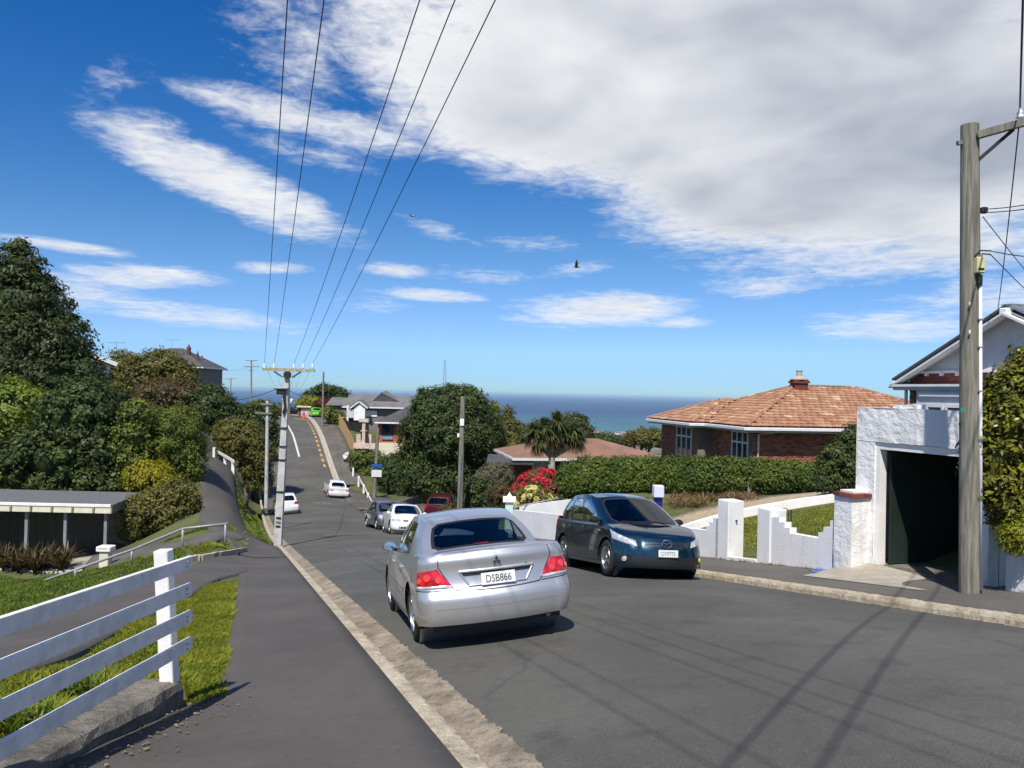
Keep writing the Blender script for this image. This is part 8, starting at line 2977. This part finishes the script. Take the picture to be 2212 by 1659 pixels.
 plant('dark_conifer', 'pair of dark pointed conifers behind the slim golden one', 'tree', B(80, [(1098, 905, 12, 26), (1108, 940, 26, 34), (1140, 950, 28, 30), (1122, 970, 40, 30)]), 'leaf_olive', 28, 330, 36, .5, .22)
 plant('backdrop_tree', 'dark green tree behind the cabbage tree', 'tree', B(64, [(1165, 950, 44, 40), (1240, 930, 38, 36), (1262, 960, 26, 34), (1200, 970, 50, 26)]), 'leaf_dark', 29, 360, 36, .45, .22)
 plant('olive_hill_tree', 'olive green tree behind the corner of the brick bungalow', 'tree', B(66, [(1385, 945, 28, 16), (1412, 948, 26, 20), (1365, 950, 14, 12)]), 'leaf_olive', 30, 170, 36, .45, .22)
 plant('garage_shrub', 'dark glossy shrub against the side of the garage', 'bush', B(22.5, [(1815, 1005, 40, 52), (1838, 960, 22, 40), (1790, 1035, 26, 30), (1830, 1045, 28, 26)]), 'leaf_dark', 31, 330, 40, .2, .09)
 items = []
 rng = random.Random(3)
 for i in range(24):
  f = i / 23
  px = 1232 + (1762 - 1232) * f
  top = 986 + 16 * max(0, f - .55) / .45 + (8 if f < .12 else 0)
  y = 32.5 - 5.5 * f
  items.append((px, (top + 1074) / 2 - 4 * f, 30, (1074 - top) / 2 - 8 * f, y - 30))
 hb = []
 for it in items:
  hb += blobs_px(30, [it], .55)
 plant('long_hedge', 'long dense green hedge in front of the brick bungalow', 'hedge', hb, 'leaf_hedge', 32, 2100, 36, .19, .095, trunk=False, part='foliage', flat=.9, scatter=(.88, 1.0), core=.86)
 plant('loose_hedge_bush', 'dark loose bush at the downhill end of the long hedge', 'bush', blobs_px(33, [(1262, 1035, 36, 46), (1235, 1050, 22, 36)]), 'leaf_dark', 33, 260, 38, .26, .13)
 plant('large_leaf_shrub', 'large glossy yellow green shrub overhanging the low wall beside the timber pole', 'bush',
   blobs_px(11.7, [(2178, 900, 62, 96), (2150, 1000, 46, 96), (2200, 1065, 66, 96), (2222, 806, 40, 50), (2124, 950, 24, 70), (2260, 950, 80, 120), (2128, 1040, 22, 60), (2350, 1000, 80, 130), (2300, 1090, 80, 90)]), 'leaf_shrub', 34, 760, 34, .18, .10, base=Vector(sp(2.9, 6.4, -2.4)), up=.5, aspect=.42, scatter=(.72, 1.08))
 plant('golden_shrub', 'feathery golden shrub spilling over the low white wall', 'bush', blobs_px(11.4, [(2200, 1158, 32, 46), (2228, 1120, 34, 56)]), 'leaf_lime', 35, 200, 40, .12, .06, aspect=.3, base=Vector(sp(2.2, 6.2, -2.4)))
 for i, (px, py, rx, ry, y, m, lab) in enumerate(((610, 888, 22, 9, 135, 'leaf_olive', 'low olive hedge across the end of the street'),
              (1300, 952, 40, 12, 120, 'leaf_dark', 'dark tree line below the shore suburb beyond the brown roof'),
              (1120, 985, 50, 22, 90, 'leaf_dark', 'dark shrubbery behind the large tree and the brown roofed house'),
              (890, 1000, 40, 30, 78, 'leaf_dark', 'dark shrub below the cream base of the orange brick house'),
              (745, 1010, 10, 14, 90, 'leaf_mid', 'small green bush at the foot of the timber paling fence'))):
  plant('shrubbery', lab, 'bush', blobs_px(y, [(px, py, rx, ry), (px + rx * .8, py + ry * .2, rx * .7, ry * .8), (px - rx * .8, py + ry * .2, rx * .7, ry * .8)]), m, 60 + i, 240, 32, y * .007, y * .0034, trunk=False, part='foliage')
def flowers():
 def bloom(mat):
  mb = MB()
  for ring, (r, z, n) in enumerate(((1.0, .0, 6), (.65, .28, 5), (.3, .45, 3))):
   for k in range(n):
    a = 2 * math.pi * (k + .5 * ring) / n
    d, s = Vector((math.cos(a), math.sin(a), 0)), Vector((-math.sin(a), math.cos(a), 0))
    mb.add([Vector((0, 0, z * .4 - .1)), d * r * .6 + s * r * .5 + Vector((0, 0, z + .1)), d * r + Vector((0, 0, z + .05)), d * r * .6 - s * r * .5 + Vector((0, 0, z + .1))], [(0, 1, 2, 3)])
  me = mb.mesh('bloom')
  me.materials.append(MATS[mat])
  return me
 def bush(name, label, blobs, leafmat, petal, n, size, seed, nc):
  t = plant(name, label, 'bush', blobs, leafmat, seed, nc, 34, .28, .13)
  me = bloom(petal)
  rng = np.random.default_rng(seed)
  inv = mat_of(t).inverted()
  C = [b[0] for b in blobs]
  R = [b[1] for b in blobs]
  k = 0
  while k < n:
   j = rng.integers(len(blobs))
   d = unit(rng, 1)[0]
   if d[1] > .45 or d[2] < -.55:
    continue
   p = C[j] + d * R[j] * rng.uniform(1.0, 1.12)
   if any(((p - C[q]) / R[q] ** 1).dot((p - C[q]) / R[q]) < .9 for q in range(len(blobs)) if q != j):
    continue
   z = Vector(d + np.array([0, -.3, .4])).normalized()
   o = bpy.data.objects.new('bloom', me)
   COL.objects.link(o)
   o.parent = t
   o.matrix_parent_inverse = inv
   s = size * rng.uniform(.7, 1.35)
   o.matrix_basis = Matrix.Translation(Vector(p)) @ z.to_track_quat('Z', 'Y').to_matrix().to_4x4() @ Matrix.Rotation(rng.uniform(0, 6.28), 4, 'Z') @ Matrix.Diagonal((s, s, s, 1))
   k += 1
 bush('red_rhododendron', 'rounded bush covered in crimson red flowers beside the long hedge', blobs_px(37, [(1172, 1052, 52, 34), (1202, 1064, 32, 28), (1138, 1062, 28, 24), (1224, 1082, 18, 14)]), 'leaf_olive', 'petal_red', 270, .155, 41, 200)
 bush('cream_rhododendron', 'low bush covered in cream yellow flowers in front of the crimson one', blobs_px(35, [(1148, 1078, 32, 22), (1120, 1088, 22, 14), (1180, 1084, 28, 14), (1150, 1064, 16, 12)]), 'leaf_olive', 'petal_cream', 120, .125, 42, 150)
 bush('pink_flower_bush', 'small bush with pink flowers beside the dark red people carrier', blobs_px(41, [(970, 1106, 18, 12), (990, 1108, 12, 10)]), 'leaf_brown', 'petal_pink', 30, .10, 43, 90)
 y = 46
 base = P(1190, 1050, y)
 base.z = h(base.x, base.y)
 t = thing('cabbage_tree', 'cabbage tree with spiky green heads and brown dead skirts in front of the brown roof', 'tree', base)
 fork = P(1192, 988, y)
 mb = MB()
 mb.path([base - Vector((0, 0, .2)), P(1191, 1030, y), fork], [.26, .22, .19], 10)
 heads = [(1203, 908, 40), (1152, 930, 32), (1240, 928, 34), (1176, 918, 32), (1222, 938, 32), (1162, 950, 30), (1250, 945, 28), (1195, 935, 34)]
 for px, py, r in heads:
  c = P(px, py, y + (px - 1200) * .01)
  mid = fork.lerp(c, .5) + Vector((0, 0, -.15))
  mb.path([fork, mid, c], [.15, .12, .09], 8)
 mb.build('trunk', 'bark_pale', t, world=True, smooth=True)
 rng = np.random.default_rng(77)
 for i, (px, py, r) in enumerate(heads):
  c = P(px, py, y + (px - 1200) * .01)
  bl = []
  L = r * y / FPX * 1.0
  for _ in range(380):
   d = unit(rng, 1)[0]
   if d[2] < -.35:
    continue
   s = np.cross(d, [0, 0, 1.0])
   s /= max(np.linalg.norm(s), 1e-3)
   ll = L * rng.uniform(.7, 1.1)
   pts = []
   for k in range(4):
    f = k / 3
    p = np.array(c) + d * ll * f + np.array([0, 0, -.35 * ll * f ** 2.2])
    w = .045 * (1 - f ** 2) + .003
    pts.append((p - s * w, p + s * w))
   bl.append(pts)
  link('leaf_head', blades_mesh('leaf_head', bl, 'leaf_palm', i), None, t, world=True)
  bl = []
  for _ in range(150):
   a = rng.uniform(0, 6.28)
   d = np.array([math.cos(a), math.sin(a), 0]) * rng.uniform(.2, .65)
   s = np.array([-math.sin(a), math.cos(a), 0])
   ll = L * rng.uniform(.8, 1.35)
   pts = []
   for k in range(4):
    f = k / 3
    p = np.array(c) + d * ll * f ** .6 + np.array([0, 0, -.1 - ll * .95 * f ** 1.3])
    w = .03 * (1 - f ** 2) + .003
    pts.append((p - s * w, p + s * w))
   bl.append(pts)
  link('dead_skirt', blades_mesh('dead_skirt', bl, 'leaf_brown', i + 20), None, t, world=True)
def grasses():
 v = [gxy(413, 1532)] + [tuple(map(float, xy(q, -5.24 - .02 * math.sin(q * 5)))) for q in np.arange(2.1, 12.3, .3)] + [gxy(470, 1255), gxy(405, 1293), gxy(330, 1330), gxy(395, 1462)]
 grass_patch('verge_grass', v, 62000, .085, 'grass', 51, .7, .0045, -.05)
 v = [(-2.86, 6.05), (-2.86, 2.6), (-5.5, 2.6), gxy(20, 1472), gxy(250, 1372), gxy(405, 1295), gxy(398, 1462)]
 grass_patch('fence_grass', v, 60000, .095, 'grass', 52, .8, .005, -.05)
 v = [gxy(300, 1348), gxy(400, 1296), gxy(400, 1462), (-2.6, 6.3)]
 v = [gxy(60, 1322), gxy(200, 1280), gxy(330, 1243), gxy(415, 1212), gxy(400, 1190), gxy(300, 1203), gxy(205, 1228), gxy(0, 1240), gxy(-60, 1260), gxy(-60, 1350)]
 grass_patch('lawn_grass', v, 42000, .09, 'grass_green', 53, .7, .010, -.06)
 v = [gxy(430, 1205), gxy(530, 1187), gxy(534, 1165), gxy(430, 1180), gxy(330, 1190)]
 grass_patch('island_grass', v, 14000, .07, 'grass', 54, .7, .009, -.05)
 v = [gxy(350, 1172), gxy(505, 1150), gxy(532, 1148), gxy(505, 1137), gxy(430, 1140)]
 grass_patch('island_grass', v, 9000, .07, 'grass_green', 55, .7, .010, -.05)
 v = [xy(27.5, -4.15), xy(34, -4.2), xy(44, -4.2), xy(56, -4.3), P(505, 1020, 46)[:2], (-12.2, 37.5), (-9.9, 32.6)]
 grass_patch('bank_grass', [tuple(map(float, q)) for q in v], 26000, .16, 'grass_green', 56, .8, .016, -.06)
 v = [gxy(1480, 1165), gxy(1560, 1130), gxy(1640, 1113), gxy(1725, 1099), gxy(1850, 1082), xy(7.8, 6.3), xy(9, 5.85), xy(12, 5.85), xy(17, 5.85)]
 grass_patch('front_lawn', [tuple(map(float, q)) for q in v], 36000, .05, 'grass', 57, .7, .010, -.055)
 v = [xy(17.5, 5.8), xy(27, 5.8), xy(28, 6.6), xy(20, 8.2)]
 grass_patch('front_lawn', [tuple(map(float, q)) for q in v], 9000, .06, 'grass', 58, .7, .012, -.055)
 rng = np.random.default_rng(61)
 for nm, lab, x0, x1, y0, y1, n in (('dry_grass_clump', 'heap of straw coloured dry grass beside the gravel drive under the hedge', 1445, 1540, 1096, 1074, 60), ('dry_grass_clump', 'low heap of dry grass around the first timber post', 1560, 1640, 1082, 1070, 40)):
  q = G((x0 + x1) / 2, (y0 + y1) / 2)
  t = thing(nm, lab, 'grass', q)
  bl = []
  for _ in range(n):
   g = G(rng.uniform(x0, x1), rng.uniform(min(y0, y1), max(y0, y1)))
   blade_tuft(bl, rng, (g.x, g.y, g.z - .05), 16, .5, 1.3, .016, 1.0, .7, 3)
  link('blades', blades_mesh('blades', bl, 'leaf_dry', 5), None, t, world=True)
 bl = []
 for _ in range(26):
  x, y = -2.95 + rng.normal(0, .12), rng.uniform(4.2, 6.0)
  blade_tuft(bl, rng, (x, y, h(x, y) - .05), 22, .30, .9, .012, 1.0, .6, 4)
 tag(link('weeds', blades_mesh('weeds', bl, 'grass_green', 6)), kind='stuff')
 bl = []
 for _ in range(40):
  s = rng.uniform(7.2, 12.0)
  x, y = xy(s, 5.44 + rng.normal(0, .03))
  blade_tuft(bl, rng, (float(x), float(y), h(float(x), float(y)) - .02), 10, .10, 1.2, .008, 1.0, .6, 3)
 tag(link('weeds', blades_mesh('weeds', bl, 'leaf_dry', 7)), kind='stuff')
trees()
flowers()
grasses()
# ------------------------------------------------------------------ sea haze
def haze():
 m = bpy.data.materials.new('haze')
 m.use_nodes = True
 T = NT(m.node_tree)
 out = T.n('ShaderNodeOutputMaterial')
 v = T.n('ShaderNodeVolumePrincipled')
 v.inputs['Color'].default_value = (0.55, 0.80, 1.0, 1)
 v.inputs['Density'].default_value = 0.000045
 v.inputs['Anisotropy'].default_value = 0.0
 T.t.links.new(v.outputs[0], out.inputs['Volume'])
 MATS['haze'] = m
 mb = MB().box((-62000, -80, -102), (62000, 71000, 12))
 tag(mb.build('haze', 'haze'), kind='stuff')
haze()
